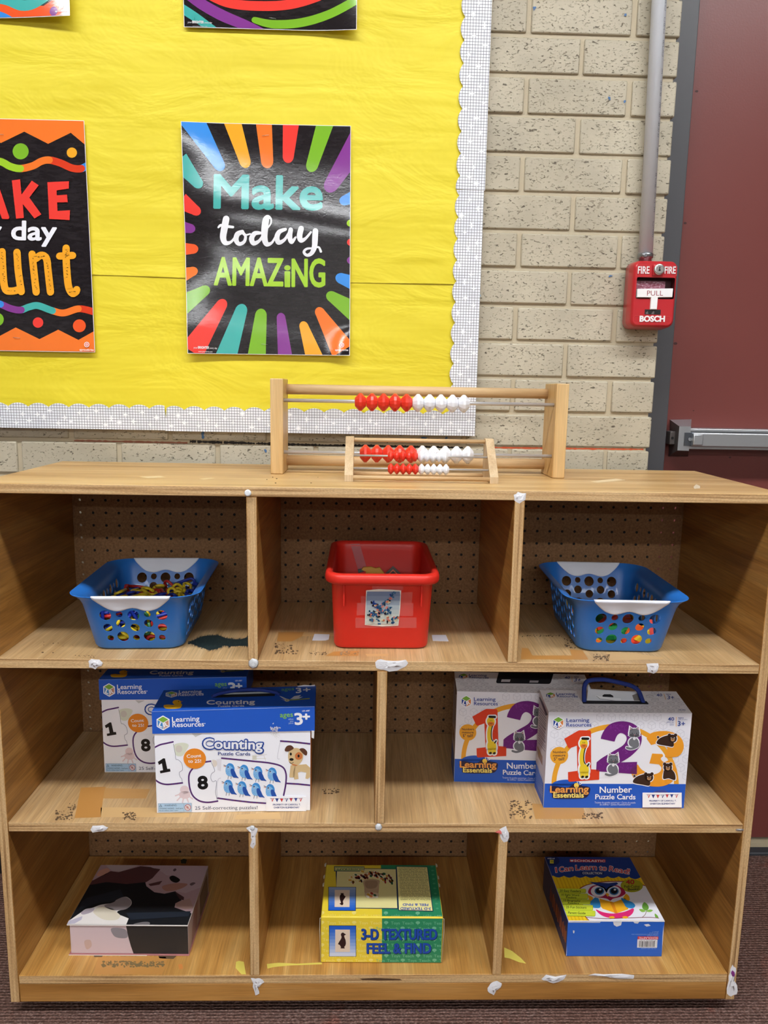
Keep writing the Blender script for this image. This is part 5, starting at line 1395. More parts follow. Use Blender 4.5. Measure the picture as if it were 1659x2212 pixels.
def logo(a, cx, cy, s, left, right, L_, R_, outline, sx=1.0, sy=1.0):
    hexa = [(cx+s*sx*math.sin(math.radians(60*i)), cy-s*sy*math.cos(math.radians(60*i))) for i in range(6)]
    if outline: a.poly([(cx+(x-cx)*1.12, cy+(y-cy)*1.12) for x, y in hexa], outline)
    a.up(); c = (cx, cy)
    k = lambda p, q, f: (p[0]+(q[0]-p[0])*f, p[1]+(q[1]-p[1])*f)
    def rh(pts, m):
        g = (sum(p[0] for p in pts)/4, sum(p[1] for p in pts)/4); a.poly([k(g, p, .90) for p in pts], m)
    rh([hexa[0], hexa[1], c, hexa[5]], ink(126, 178, 62)); rh([hexa[5], c, hexa[3], hexa[4]], left); rh([c, hexa[1], hexa[2], hexa[3]], right)
    a.up()
    a.text('L', cx-s*sx*.68, cy+s*sy*.46, cx-s*sx*.22, cy+s*sy*.66, s*sy*.62, L_, .05); a.text('R', cx+s*sx*.20, cy+s*sy*.66, cx+s*sx*.72, cy+s*sy*.42, s*sy*.62, R_, .05)
def sticker(parent, fmap, x0, y0, x1, y1, dep):
    """white property label with bunting"""
    mb = MB(); P = [fmap(x, y) for x, y in ((x0, y1), (x1, y1), (x1, y0), (x0, y0))]
    O = V((0, dep, 0)); mb.prism(P, O, XU, ZU, V((0, -.0004, 0)), WHT)
    a = Art(fmap, O+V((0, -.0004, 0)), XU, ZU); w_, h = x1-x0, y1-y0
    R_, B_ = ink(206, 62, 62), ink(44, 66, 140); Wt = ink(238, 238, 242)
    a.line([(x0+w_*.10, y0+h*.12), (x0+w_*.5, y0+h*.15), (x0+w_*.92, y0+h*.11)], 2.5, B_, caps=False)
    for i in range(7):
        cx = x0+w_*(.155+.118*i); cy = y0+h*(.12+.02*math.sin(i))
        m_ = (R_, B_, R_, B_, R_, B_, R_)[i]; tl, tr, bt = (cx-w_*.042, cy), (cx+w_*.042, cy), (cx, cy+h*.25)
        a.poly([tl, tr, bt], m_)
        if i in (0, 3, 6):
            a.up()
            for t in (.15, .42, .7): a.poly([(tl[0]+(tr[0]-tl[0])*t, tl[1]), (tl[0]+(tr[0]-tl[0])*(t+.12), tl[1]), (bt[0]+(tl[0]-bt[0])*(.5-t*.4), bt[1]-h*.1), (bt[0]+(tl[0]-bt[0])*(.6-t*.4), bt[1]-h*.12)], Wt)
            a.L -= 1
    a.up()
    a.text('PROPERTY OF CARROLL T.', x0+w_*.17, y0+h*.60, x0+w_*.86, y0+h*.59, h*.10, B_, .02); a.text('OVERTON ELEMENTARY', x0+w_*.19, y0+h*.80, x0+w_*.83, y0+h*.79, h*.10, B_, .025)
    a.into(mb); return mb.build('property_sticker', parent)

# ---- white and blue counting puzzle boxes
def bird(a, x, y, s):
    B1, B2, B3, DK = ink(132, 188, 236), ink(64, 146, 218), ink(36, 84, 172), ink(40, 50, 80)
    a.poly(curve([(x-40*s, y-20*s), (x-30*s, y-52*s), (x, y-66*s), (x+34*s, y-46*s), (x+44*s, y), (x+36*s, y+44*s), (x+8*s, y+58*s), (x-26*s, y+48*s), (x-42*s, y+16*s)], 4, True), B1)
    a.line([(x-14*s, y+50*s), (x-22*s, y+84*s)], 4*s, DK, False); a.line([(x+12*s, y+52*s), (x+8*s, y+84*s)], 4*s, DK, False)
    a.line([(x-36*s, y-40*s), (x-60*s, y-52*s)], 5*s, DK, False); a.line([(x-36*s, y-38*s), (x-60*s, y-36*s)], 5*s, ink(214, 140, 120), False)
    a.up()
    a.poly(curve([(x-34*s, y-40*s), (x-10*s, y-68*s), (x+26*s, y-60*s), (x+44*s, y-26*s), (x+42*s, y+2*s), (x+24*s, y-28*s), (x-4*s, y-48*s)], 4, True), B2)
    a.poly(curve([(x+8*s, y-10*s), (x+30*s, y-16*s), (x+48*s, y+10*s), (x+64*s, y+48*s), (x+84*s, y+74*s), (x+60*s, y+70*s), (x+30*s, y+66*s), (x+10*s, y+30*s)], 4, True), B3)
    a.ell(x-12*s, y-22*s, 9*s, 8*s, ink(190, 200, 222), n=10)
    for i, (dx, dy) in enumerate(((-30, 8), (-22, 22), (-10, 12), (-30, 30), (-12, 32))): a.ell(x+dx*s, y+dy*s, 2.4*s, 4.6*s, B2, n=6)
    a.up(); a.ell(x-17*s, y-32*s, 6*s, 8*s, DK, n=10); a.L -= 2
def card_edge(a, pts, w_=15):
    P_ = ink(78, 44, 120); a.line(pts, w_, P_); a.up()
    d = ink(104, 40, 84); L = 0
    for (x0, y0), (x1, y1) in zip(pts, pts[1:]):
        n = max(1, int(math.hypot(x1-x0, y1-y0)/46))
        for i in range(n): t0, t1 = (i+.1)/n, (i+.5)/n; a.line([(x0+(x1-x0)*t0, y0+(y1-y0)*t0), (x0+(x1-x0)*t1, y0+(y1-y0)*t1)], w_*.5, d, False)
    a.L -= 1
def counting_art(a):
    PALE, LINE = ink(226, 222, 206), ink(120, 120, 140)
    # faint doodles
    a.poly(curve([(255, 610), (330, 592), (388, 610), (370, 660), (330, 715), (270, 712), (258, 660)], 5, True), ink(222, 226, 206)); a.up(); a.ell(298, 650, 32, 34, ink(214, 208, 196)); a.L -= 1
    oc = ink(232, 212, 216); a.ell(345, 1035, 42, 40, oc); a.poly(curve([(300, 1060), (385, 1050), (395, 1100), (345, 1120), (300, 1100)], 4, True), oc)
    for dx, dy in ((-85, 30), (-70, 75), (-20, 95), (35, 90), (75, 60)): a.line(curve([(345, 1060), (345+dx*.5, 1060+dy*.5), (345+dx, 1060+dy)], 4), 12, oc)
    a.poly([(420, 505), (520, 508), (455, 538)], ink(206, 206, 206)); 
    r = random.Random(1)
    for i in range(60): t, q = r.uniform(0, 6.28), r.uniform(0, 1); a.line([(1215+44*q*math.cos(t), 510+40*q*math.sin(t)), (1219+44*q*math.cos(t), 516+40*q*math.sin(t))], 2, ink(206, 204, 190), False)
    a.line([(1000, 740), (1120, 738)], 4, ink(222, 220, 206)); a.line([(1010, 725), (1128, 700)], 3, ink(214, 206, 196)); a.line([(1100, 712), (1116, 760)], 3, ink(214, 206, 196)); a.rect(990, 710, 1030, 752, ink(222, 220, 206))
    a.poly(curve([(610, 755), (650, 762), (655, 800), (625, 820)], 4, True), ink(230, 220, 208)); a.poly([(650, 750), (700, 740), (690, 860), (660, 850)], ink(232, 230, 236))
    # card 1
    a.up(); a.poly(curve([(62, 655), (140, 612), (244, 582)], 4)+[(262, 690)]+curve([(262, 690), (268, 745), (290, 752), (320, 780), (330, 830), (308, 855), (300, 900), (320, 930), (326, 968)], 4)+curve([(326, 968), (220, 984), (140, 978), (68, 940)], 4), WHT)
    card_edge(a, curve([(64, 640), (120, 612), (180, 598), (243, 584)], 5)); card_edge(a, curve([(70, 940), (120, 972), (190, 984), (326, 969)], 5))
    a.up(2); a.line([(246, 600), (262, 690)]+curve([(262, 690), (268, 745), (290, 752), (322, 785), (330, 845), (300, 870), (305, 910), (320, 930), (326, 968)], 4), 3.5, LINE, False)
    a.poly([(98, 772), (150, 738), (166, 740), (186, 838), (212, 836), (216, 862), (120, 880), (116, 856), (146, 850), (136, 786), (108, 800)], BK); a.L -= 2
    # card 8
    a.poly(curve([(598, 765), (500, 785), (430, 830), (388, 900), (392, 1000), (420, 1085), (480, 1140), (560, 1152), (652, 1140)], 5)+curve([(652, 1140), (640, 1040), (650, 960), (600, 940), (596, 880), (630, 860), (615, 800), (598, 765)], 4), WHT)
    card_edge(a, curve([(595, 765), (500, 784), (430, 830), (390, 895), (392, 1000), (420, 1085), (480, 1136), (560, 1152), (655, 1140)], 6)); a.up(2)
    a.line(curve([(598, 770), (622, 820), (632, 858), (604, 880), (594, 920), (612, 958), (645, 950), (642, 1020), (638, 1060), (652, 1132)], 4), 3.5, LINE, False)
    a.text('8', 478, 1024, 562, 1020, 112, BK, .045)
    a.L -= 2; card_edge(a, curve([(700, 736), (850, 750), (1000, 765), (1160, 782), (1270, 815), (1306, 880), (1302, 980), (1280, 1085)], 6)); card_edge(a, [(655, 1112), (800, 1132), (960, 1150), (1110, 1160)]); a.up(2)
    a.line(curve([(655, 1112), (650, 1000), (665, 935), (690, 922)], 4), 3, ink(188, 188, 198), False); a.line(curve([(1258, 580), (1240, 660), (1230, 735), (1250, 740)], 4), 3, ink(188, 188, 198), False)
    for i, (x, y) in enumerate(((776, 850), (908, 864), (1038, 878), (1174, 890), (756, 1006), (886, 1020), (1018, 1034), (1152, 1046))): bird(a, x, y, .98)
    # puppy card
    card_edge(a, [(1262, 572), (1380, 580), (1545, 598)]); card_edge(a, [(1310, 972), (1420, 978), (1538, 990)]); a.up()
    TAN, BRN, PAT = ink(216, 188, 140), ink(96, 60, 42), ink(206, 120, 66)
    D = [(1400, 800), (1500, 790), (1545, 830), (1540, 910), (1510, 930), (1490, 925), (1500, 870), (1450, 860), (1420, 870), (1425, 930), (1385, 935), (1370, 870)]
    a.poly(D, TAN); a.poly([(1352, 800), (1400, 800), (1385, 915), (1340, 915), (1338, 905)], TAN); a.up()
    a.poly(curve([(1335, 680), (1380, 640), (1440, 645), (1472, 690), (1465, 750), (1420, 800), (1370, 800), (1335, 760)], 5, True), TAN); a.up()
    a.poly(curve([(1300, 650), (1322, 618), (1360, 612), (1385, 640), (1340, 668), (1306, 668)], 5, True), BRN); a.poly(curve([(1440, 648), (1480, 640), (1512, 672), (1505, 706), (1478, 695)], 5, True), BRN)
    a.poly(curve([(1398, 700), (1430, 676), (1462, 694), (1460, 735), (1425, 748), (1400, 735)], 5, True), PAT); a.poly([(1365, 785), (1420, 800), (1410, 806), (1368, 800)], PAT); a.up()
    for x, y in ((1356, 694), (1430, 712)): a.ell(x, y, 10, 14, BK)
    a.ell(1362, 745, 20, 13, BK); a.line(curve([(1342, 770), (1360, 782), (1380, 772)], 4), 4, BK); a.L -= 2
    # words
    a.up(2)
    a.text('Counting', 528, 642, 1090, 652, 92, ink(34, 74, 160), .10); a.up(); a.text('Counting', 532, 640, 1086, 650, 88, WHT, .03)
    a.text('Puzzle Cards', 666, 706, 972, 708, 30, NAVY, .014)
    a.ell(446, 739, 106, 96, ink(238, 142, 40)); a.up(); a.text('Count', 372, 732, 508, 724, 30, WHT, .012); a.text('to 25!', 384, 778, 506, 776, 30, WHT, .012)
    a.text('25 Self-correcting puzzles!', 442, 1218, 1032, 1212, 31, ink(84, 88, 112))
    LB = ink(176, 208, 234); a.poly([(98, 1160), (410, 1156), (410, 1234), (98, 1240)], LB); a.up()
    a.line([(98, 1160), (410, 1156), (410, 1234), (98, 1240)], 3, ink(150, 160, 180), closed=True); a.line([(338, 1157), (338, 1236)], 3, ink(150, 160, 180))
    a.poly([(106, 1192), (120, 1166), (134, 1191)], ink(60, 80, 120)); a.up(); a.poly([(112, 1188), (120, 1173), (128, 1188)], LB); a.L -= 1
    tx = ink(56, 74, 112); a.text('WARNING:', 156, 1188, 274, 1184, 18, tx); a.text('CHOKING HAZARD - Small parts', 106, 1214, 330, 1211, 14, tx); a.text('Not for children under 3 years.', 106, 1231, 286, 1229, 11, tx)
    a.ell(374, 1196, 30, 30, ink(186, 84, 92)); a.up(); a.ell(374, 1196, 25, 25, ink(226, 222, 226)); a.up(); a.ell(372, 1196, 12, 13, ink(206, 160, 160)); a.up(); a.line([(356, 1178), (392, 1214)], 4, ink(186, 84, 92))
def counting_lid(a):
    logo(a, 142, 395, 62, ink(70, 142, 206), ink(204, 148, 122), WHT, WHT, WHT)
    a.text('Learning', 226, 386, 482, 376, 46, WHT, .012); a.text('Resources', 228, 434, 524, 426, 44, WHT, .012); a.ell(532, 400, 5, 5, WHT, n=8)
    a.text('ages', 1242, 342, 1366, 336, 46, ink(132, 196, 72), .01)
    a.text('3', 1386, 410, 1456, 406, 104, WHT, .03); a.text('+', 1462, 372, 1524, 370, 70, WHT, .05)
    for i, t in enumerate(('años', 'ans', 'jahre')): a.text(t, 1322+(14 if i == 1 else 0), 366+i*19, 1368, 365+i*19, 15, ink(186, 212, 240))
    a.text('LER 6087', 1455, 288, 1528, 285, 13, WHT, .01)
    r = random.Random(2)
    for i in range(16):
        x, y = r.gauss(1180, 22), r.gauss(445, 14)
        a.poly([(x, y), (x+r.uniform(4, 14), y-r.uniform(3, 14)), (x+r.uniform(8, 20), y+r.uniform(2, 10)), (x+4, y+r.uniform(6, 14))], ink(206, 208, 226))
    a.poly([(1150, 425), (1165, 450), (1160, 466), (1145, 440)], ink(206, 208, 226)); a.poly([(1162, 462), (1190, 428), (1196, 455), (1222, 464)], ink(206, 208, 226))
def counting_top(a):
    logo(a, 236, 136, 56, ink(70, 142, 206), ink(204, 148, 122), WHT, WHT, WHT, 1.08, .45)
    a.text('Learning', 312, 128, 540, 124, 26, WHT, .012); a.text('Resources', 306, 152, 560, 146, 25, WHT, .012)
    a.text('Counting', 592, 226, 1046, 220, 34, WHT, .04); a.text('Puzzle Cards', 702, 248, 948, 243, 14, WHT, .02)
    a.text('ages', 1288, 112, 1400, 106, 26, ink(132, 196, 72)); a.text('3+', 1416, 130, 1540, 122, 40, WHT, .03)
    Y, O = ink(236, 184, 44), ink(206, 120, 50)
    a.poly(curve([(160, 236), (210, 228), (250, 232), (300, 222), (346, 222), (330, 258), (250, 266), (180, 262)], 5, True), Y); a.ell(294, 208, 44, 22, Y); a.poly([(330, 200), (358, 196), (336, 208)], O); a.up(); a.ell(312, 200, 6, 4, BK)
    Wg, G = ink(206, 214, 226), ink(150, 164, 60)
    a.L -= 1; a.line([(1330, 190), (1440, 184), (1530, 176)], 8, G); a.ell(1336, 190, 22, 12, ink(216, 212, 190))
    for p in ([(1350, 184), (1290, 160), (1264, 152), (1310, 182)], [(1360, 184), (1400, 156), (1462, 146), (1440, 164)], [(1345, 190), (1300, 186), (1270, 178), (1320, 194)], [(1366, 186), (1420, 168), (1476, 160), (1440, 178)]): a.poly(p, Wg)
BBODY = mat('counting_orange_side', (214, 128, 44), .5)
def counting_box(label, x, y, ang, full):
    w_, d, h = .2503, .083, .166
    t = thing('puzzle_card_box', label, 'box', (x, y, Z2+.0002), ang, 'puzzle card boxes on the middle shelf')
    mb = MB(); mb.box(-w_/2, w_/2, -d/2, d/2, 0, h, WHT, .0006, 1, fm={'+x': BBODY, '-x': OFFW})
    fm = homography([(66, 505), (1548, 472), (1530, 1227), (82, 1253)], [(-w_/2, .1393), (w_/2, .1413), (w_/2, .0003), (-w_/2, .0003)])
    a = Art(fm, (0, -d/2, 0), XU, ZU, clip=(-w_/2+.0004, w_/2-.0004, .0004, h)); counting_art(a); a.into(mb); mb.build('carton', t)
    mb = MB(); D = d/2+.0016; x0, x1 = -w_/2-.0024, w_/2+.0068
    P = [(x0, -D, .1393), (x1, -D, .1413), (x1, D, .1413), (x0, D, .1393), (x0, -D, .1772), (x1, -D, .1832), (x1, D, .1832), (x0, D, .1772)]
    hull8(mb, P, [BLUEB]*5+[CARD])
    a = Art(homography([(37, 290), (1575, 240), (1570, 470), (40, 497)], [(x0, .1772), (x1, .1832), (x1, .1413), (x0, .1393)]), (0, -D, 0), XU, ZU); counting_lid(a); a.into(mb)
    U_ = V((x1-x0, 0, .006)).normalized(); L_ = (x1-x0)/U_.x
    a = Art(homography([(155, 97), (1590, 70), (1575, 240), (37, 290)], [(0, 2*D), (L_, 2*D), (L_, 0), (0, 0)]), (x0, -D, .1772), U_, YU); counting_top(a); a.into(mb)
    es = ink(150, 170, 220, .6)
    for s_ in (0,): mb.tube([(x0, -D-.0001, .1770), (x1, -D-.0001, .1830)], .00035, es, 6)
    if full:     # torn flap at the right corner of the lid
        mb.prism([(0, .130), (.004, .128), (.0045, .1415), (0, .142)], V((x1-.005, -D, 0)), XU, ZU, V((0, -.0006, 0)), EDGEW)
        mb.prism([(0, 0), (.012, .0022), (.022, .0012), (.030, .0026), (.030, -.0002), (0, -.001)], V((x1-.032, D-.0008, .1832)), XU, ZU, V((0, -.0006, 0)), EDGEW)
    lid = mb.build('lid', t)
    mb = MB(); RP = mat('rope_blue', (22, 48, 128), .7, bump=(900, .9, .001))
    pts = []
    for i in range(17):
        u = i/16; pts.append((-.030+.112*u-.010, .006+.006*math.sin(u*3.1), .1800+.006*u*.5+.0085*math.sin(u*math.pi)**.5))
    mb.tube(pts, .0030, RP, 10); mb.build('rope_handle', lid)
    mb = MB(); mb.box(-.034, .068, .0035, .0165, .17945, .1796, mat('slot_dark', (10, 12, 22), .8), M=Matrix.Rotation(-.0222, 4, 'Y') @ Matrix.Translation((0, 0, .0012)))
    mb.box(-.030, .066, .0150, .0160, .1800, .1835, ink(150, 156, 160), M=Matrix.Rotation(-.0222, 4, 'Y')); mb.build('handle_slot', lid)
    if full: sticker(t, fm, 1114, 1090, 1492, 1228, -d/2-.0018)
    return t
def base_center(BLx, BLy, ang, w_, d):
    u = V((math.cos(ang), math.sin(ang))); n = V((-u.y, u.x)); c = V((BLx, BLy))+u*w_/2+n*d/2
    return c.x, c.y
an = math.radians(2.18); x, y = base_center(-.3435, -.35, an, .2503, .083)
counting_box('blue lidded white box of counting puzzle cards standing in front, property sticker on its corner', x, y, an, True)
an = math.radians(.6); x, y = base_center(-.4727, -.2185, an, .2503, .083)
counting_box('blue lidded white counting puzzle box standing behind, half hidden by the front one', x, y, an, False)

# ---- number puzzle boxes
GR = ink(204, 204, 214)
def cubes(a, x0, y0, x1, y1, dx, dy, s, sx=1.0, sy=1.0, skip=None):
    r = 0; y = y0
    while y < y1:
        x = x0+(dx/2 if r % 2 else 0)
        while x < x1:
            if not (skip and skip(x, y)):
                H = [(x+s*sx*math.sin(math.radians(60*i)), y-s*sy*math.cos(math.radians(60*i))) for i in range(6)]
                a.line(H, 3.2, GR, False, closed=True); a.line([H[5], (x, y), H[1]], 3.2, GR, False); a.line([(x, y), H[3]], 3.2, GR, False)
            x += dx
        y += dy; r += 1
def animal_cat(a, x, y):
    G, D = ink(116, 118, 124), ink(52, 52, 58)
    for k, m in ((1.0, WHT), (.82, G)):
        a.ell(x, y, 62*k, 52*k, m); a.ell(x-6, y+92, 60*k, 56*k, m)
        for sg in (-1, 1): a.poly([(x+sg*58*k, y-20*k), (x+sg*50*k, y-76*k), (x+sg*8, y-44*k)], m)
        a.poly([(x-66*k, y+22), (x-40, y+40), (x+40, y+40), (x+66*k, y+22), (x+40, y+10), (x-40, y+10)], m)
        a.line(curve([(x-72, y+142), (x-30, y+152), (x+30, y+130), (x+36, y+100)], 4), 34*k-(6 if k < 1 else 0), m)
        a.up()
    a.ell(x, y+52, 14, 16, ink(226, 226, 230)); a.ell(x-20, y+2, 5, 6, D, n=8); a.ell(x+22, y+2, 5, 6, D, n=8); a.ell(x+2, y+18, 6, 4, ink(220, 150, 160), n=8)
    for sg in (-1, 1): a.poly([(x+sg*45, y-30), (x+sg*42, y-56), (x+sg*22, y-42)], ink(196, 160, 170))
    a.L -= 2
def animal_bear(a, x, y, lean=0, legs=True):
    B_, M_ = ink(58, 38, 28), ink(186, 140, 96)
    for k, m in ((1.18, WHT), (1.0, B_)):
        e = (k-1)*40
        a.ell(x, y, 42*k, 40*k, m)
        for sg in (-1, 1): a.ell(x+sg*30, y-34, 16*k, 16*k, m)
        if lean < 0: a.poly(curve([(x-20, y-30-e), (x-90, y-20-e), (x-140-e, y+10), (x-150-e, y+50+e), (x-60, y+70+e), (x+5, y+78+e), (x+10, y+30)], 4, True), m); a.ell(x-140, y-14, 12*k, 12*k, m)
        else: a.poly(curve([(x-30, y+20), (x-44-e, y+70), (x-40-e, y+110+e), (x+10, y+104+e), (x+70+e, y+120+e), (x+70+e, y+60), (x+30, y+14)], 4, True), m)
        a.up()
    a.ell(x+2, y+10, 19, 16, M_); a.up(); a.ell(x+2, y+4, 7, 5, BK, n=8); a.ell(x-14, y-8, 4, 4, WHT, n=8); a.ell(x+18, y-8, 4, 4, WHT, n=8)
    a.L -= 3
def giraffe(a):
    Y, O, K = ink(240, 210, 48), ink(232, 130, 44), BK
    for e, m in ((14, WHT), (0, Y)):
        a.ell(536, 700, 40+e, 46+e, m); a.line(curve([(536, 740), (520, 800), (518, 870), (530, 930)], 5), 40+2*e, m)
        a.poly(curve([(505-e, 915-e), (560, 905-e), (585+e, 930), (580+e, 985+e), (505-e, 985+e)], 4, True), m)
        for x_ in (522, 564): a.line([(x_, 960), (x_+2, 1018)], 40+2*e, m)
        if e:
            a.line([(520, 655), (580, 652)], 46, m); a.line([(575, 930), (588, 896)], 34, m)
        a.up()
    a.ell(538, 726, 34, 24, O); a.line([(524, 652), (578, 654)], 24, K); a.line(curve([(552, 748), (540, 800), (540, 870), (556, 900)], 4), 10, K)
    a.line([(524, 1024), (532, 1022)], 22, K); a.line([(564, 1026), (572, 1022)], 22, K); a.line([(574, 918), (588, 898)], 14, K)
    a.up(); a.ell(530, 690, 3, 7, K, n=6); a.ell(546, 690, 3, 7, K, n=6); a.line([(526, 722), (550, 722)], 5, K); a.L -= 3
def number_art(a):
    inside = lambda x, y: ((x-845)/625)**2+((y-1100)/590)**2 < 1 or y > 1070
    cubes(a, 250, 446, 1590, 1060, 112, 82, 42, skip=lambda x, y: inside(x, y) or (195 < x < 640 and 440 < y < 560) or (1330 < x < 1560 and 430 < y < 550))
    a.up()
    O = ink(238, 168, 48)
    a.ell(845, 1100, 618, 588, O, a0=180, a1=360, n=48); a.up(); a.ell(845, 1100, 572, 540, ink(240, 240, 246), a0=180, a1=360, n=48)
    a.up()
    a.poly([(158, 1090), (1534, 1096), (1513, 1326), (148, 1320)], BLUEB); a.ell(375, 1110, 150, 58, BLUEB, a0=180, a1=360)
    a.ell(1290, 1195, 82, 42, ink(238, 160, 52), a0=180, a1=360); a.rect(1108, 1312, 1486, 1330, ink(238, 160, 52))
    a.up()
    a.ell(298, 818, 88, 84, O); a.up()
    dk = ink(54, 40, 60); a.text('Numbers', 238, 796, 362, 794, 22, dk, .012); a.text('measure', 238, 828, 358, 826, 22, dk, .012); a.text('5" tall!', 246, 866, 350, 864, 28, dk, .012)
    a.up()
    R_, P_ = ink(222, 66, 34), ink(110, 34, 122)
    a.poly([(345, 655), (470, 582), (495, 572), (600, 574), (607, 590), (612, 952), (684, 956), (692, 970), (690, 1052), (398, 1072), (388, 1058), (386, 978), (478, 966), (470, 722), (398, 748), (384, 738)], R_)
    two = curve([(703, 655), (712, 620), (745, 560), (800, 510), (880, 487), (960, 490), (1030, 515), (1080, 565), (1103, 640), (1095, 710), (1060, 765), (990, 830), (900, 885)], 4)+[(1058, 880), (1056, 1000), (660, 970), (664, 886)]+curve([(668, 880), (720, 840), (830, 775), (920, 720), (955, 665), (945, 622), (900, 600), (862, 625), (838, 684)], 4)
    a.poly(two, P_); a.up()
    r = random.Random(4); p2, r2 = ink(128, 48, 140), ink(232, 84, 48)
    for i in range(70):
        x, y = r.uniform(790, 1030), r.uniform(515, 580); a.ell(x, y, 5, 5, p2, n=6)
    for i in range(40): a.ell(r.uniform(690, 1040), r.uniform(895, 965), 5, 5, p2, n=6)
    for i in range(40): a.ell(r.uniform(500, 590), r.uniform(600, 940), 4, 4, r2, n=6)
    a.line(curve([(915, 770), (935, 752), (945, 775), (965, 790), (940, 800)], 4), 3, ink(150, 80, 160), False); a.line([(478, 826), (550, 828), (545, 800), (570, 800), (610, 826)], 2.5, ink(180, 50, 30), False)
    a.L -= 1
    O3 = ink(240, 160, 44)
    a.poly(curve([(1150, 655), (1180, 612), (1240, 588), (1340, 582), (1430, 605), (1490, 655), (1512, 720), (1500, 780), (1460, 825), (1400, 838)], 4)+curve([(1375, 830), (1352, 842), (1330, 828), (1345, 790), (1352, 745), (1330, 712), (1280, 697), (1195, 718)], 4), O3)
    a.poly([(1205, 800), (1305, 805)]+curve([(1312, 825), (1288, 850), (1318, 882), (1370, 868), (1410, 900), (1436, 950), (1430, 1020), (1390, 1080), (1300, 1115), (1190, 1115), (1080, 1085), (1020, 1030), (990, 950)], 4)+curve([(1065, 905), (1110, 960), (1200, 1000), (1270, 985), (1296, 940), (1270, 905)], 4)+[(1178, 895)], O3)
    a.up(2); giraffe(a); animal_cat(a, 1030, 600); animal_cat(a, 826, 856)
    animal_bear(a, 1402, 655, -1); animal_bear(a, 1355, 935, 1); animal_bear(a, 1172, 1030, -1)
    a.up(2)
    logo(a, 285, 496, 58, ink(24, 66, 150), ink(222, 134, 66), WHT, WHT, WHT, 1.0, 1.0); N_ = ink(34, 66, 150)
    a.text('Learning', 364, 490, 588, 488, 36, N_, .01); a.text('Resources', 364, 534, 610, 534, 36, N_, .01)
    a.text('40', 1358, 480, 1418, 480, 34, N_, .008); a.text('ages', 1458, 458, 1510, 460, 18, N_); a.text('3+', 1452, 530, 1524, 532, 46, N_, .012); a.line([(1440, 445), (1436, 535)], 4, O)
    a.text('piece set', 1346, 498, 1416, 498, 12, N_); a.text('piezas', 1376, 514, 1414, 514, 9, N_); a.text('pièces', 1376, 526, 1414, 526, 9, N_); a.text('años ans jahre', 1458, 472, 1546, 474, 9, N_)
    # badge
    DK = ink(40, 30, 60)
    a.poly(curve([(205, 1150), (240, 1110), (380, 1125), (440, 1090), (470, 1078), (500, 1105), (590, 1120), (600, 1160), (560, 1220), (420, 1232), (250, 1228), (236, 1190)], 5, True), DK); a.up()
    a.text('Learning', 214, 1172, 586, 1170, 62, ink(240, 164, 80), .03); a.text('Essentials', 246, 1220, 540, 1220, 46, ink(250, 228, 120), .03)
    Yl = ink(250, 214, 90); a.ell(468, 1104, 24, 24, Yl); a.rect(458, 1118, 480, 1140, Yl)
    for x0, y0, x1, y1 in ((480, 1082, 474, 1066), (496, 1086, 508, 1072), (500, 1096, 520, 1088)): a.line([(x0, y0), (x1, y1)], 6, WHT)
    a.text('Number', 694, 1176, 1008, 1172, 58, WHT, .016); a.text('Puzzle Cards', 652, 1236, 1042, 1238, 46, WHT, .016)
    sm = ink(206, 214, 240); a.text('Tarjetas de puzzles numéricos • Cartes de puzzle', 646, 1276, 1042, 1278, 17, sm); a.text('de chiffres • Zahlen-Puzzlekärtchen', 696, 1296, 994, 1296, 17, sm)
def number_top(a, hx=0):
    cubes(a, 190, 205, 1560, 395, 104, 36, 40, 1.0, .42, skip=lambda x, y: (160 < x < 480 and y < 265) or (500 < x < 1160 and y < 330) or (1230 < x < 1430 and y < 280) or x < 115+(y-180)*.37+35 or x > 1440+(y-193)*.72-35)
    a.up(); N_ = ink(34, 66, 150)
    logo(a, 212, 232, 50, ink(24, 66, 150), ink(222, 134, 66), WHT, WHT, WHT, 1.0, .6)
    a.text('Learning', 266, 230, 448, 230, 22, N_, .01); a.text('Resources', 274, 252, 474, 254, 22, N_, .01)
    a.text('40', 1244, 244, 1300, 244, 26, N_, .008); a.text('ages', 1338, 226, 1388, 228, 12, N_); a.text('3+', 1352, 272, 1420, 272, 34, N_, .012); a.line([(1318, 220), (1336, 275)], 4, ink(238, 168, 48)); a.text('LER 8551', 1464, 384, 1530, 386, 10, N_)
def number_side(a):
    a.poly([(60, 1120), (150, 1322), (150, 1070), (72, 850)], BLUEB); a.up()
    t_ = ink(120, 116, 130); r = random.Random(5)
    for i in range(15):
        f_ = i/14; y = 330+f_*330
        a.line([(108-f_*8, y), (170-f_*6, y+90+r.uniform(-10, 10))], 5, t_, False)
    a.poly([(90, 690), (140, 800), (140, 890), (96, 800)], ink(150, 112, 84)); a.poly([(96, 710), (120, 770), (122, 820), (100, 780)], ink(206, 180, 120))
    for i in range(9): y = 860+i*26; a.line([(76, y), (142, y+150)], 3.5, ink(150, 170, 216), False)
    a.line([(112, 240), (176, 420)], 16, ink(70, 60, 66), False)
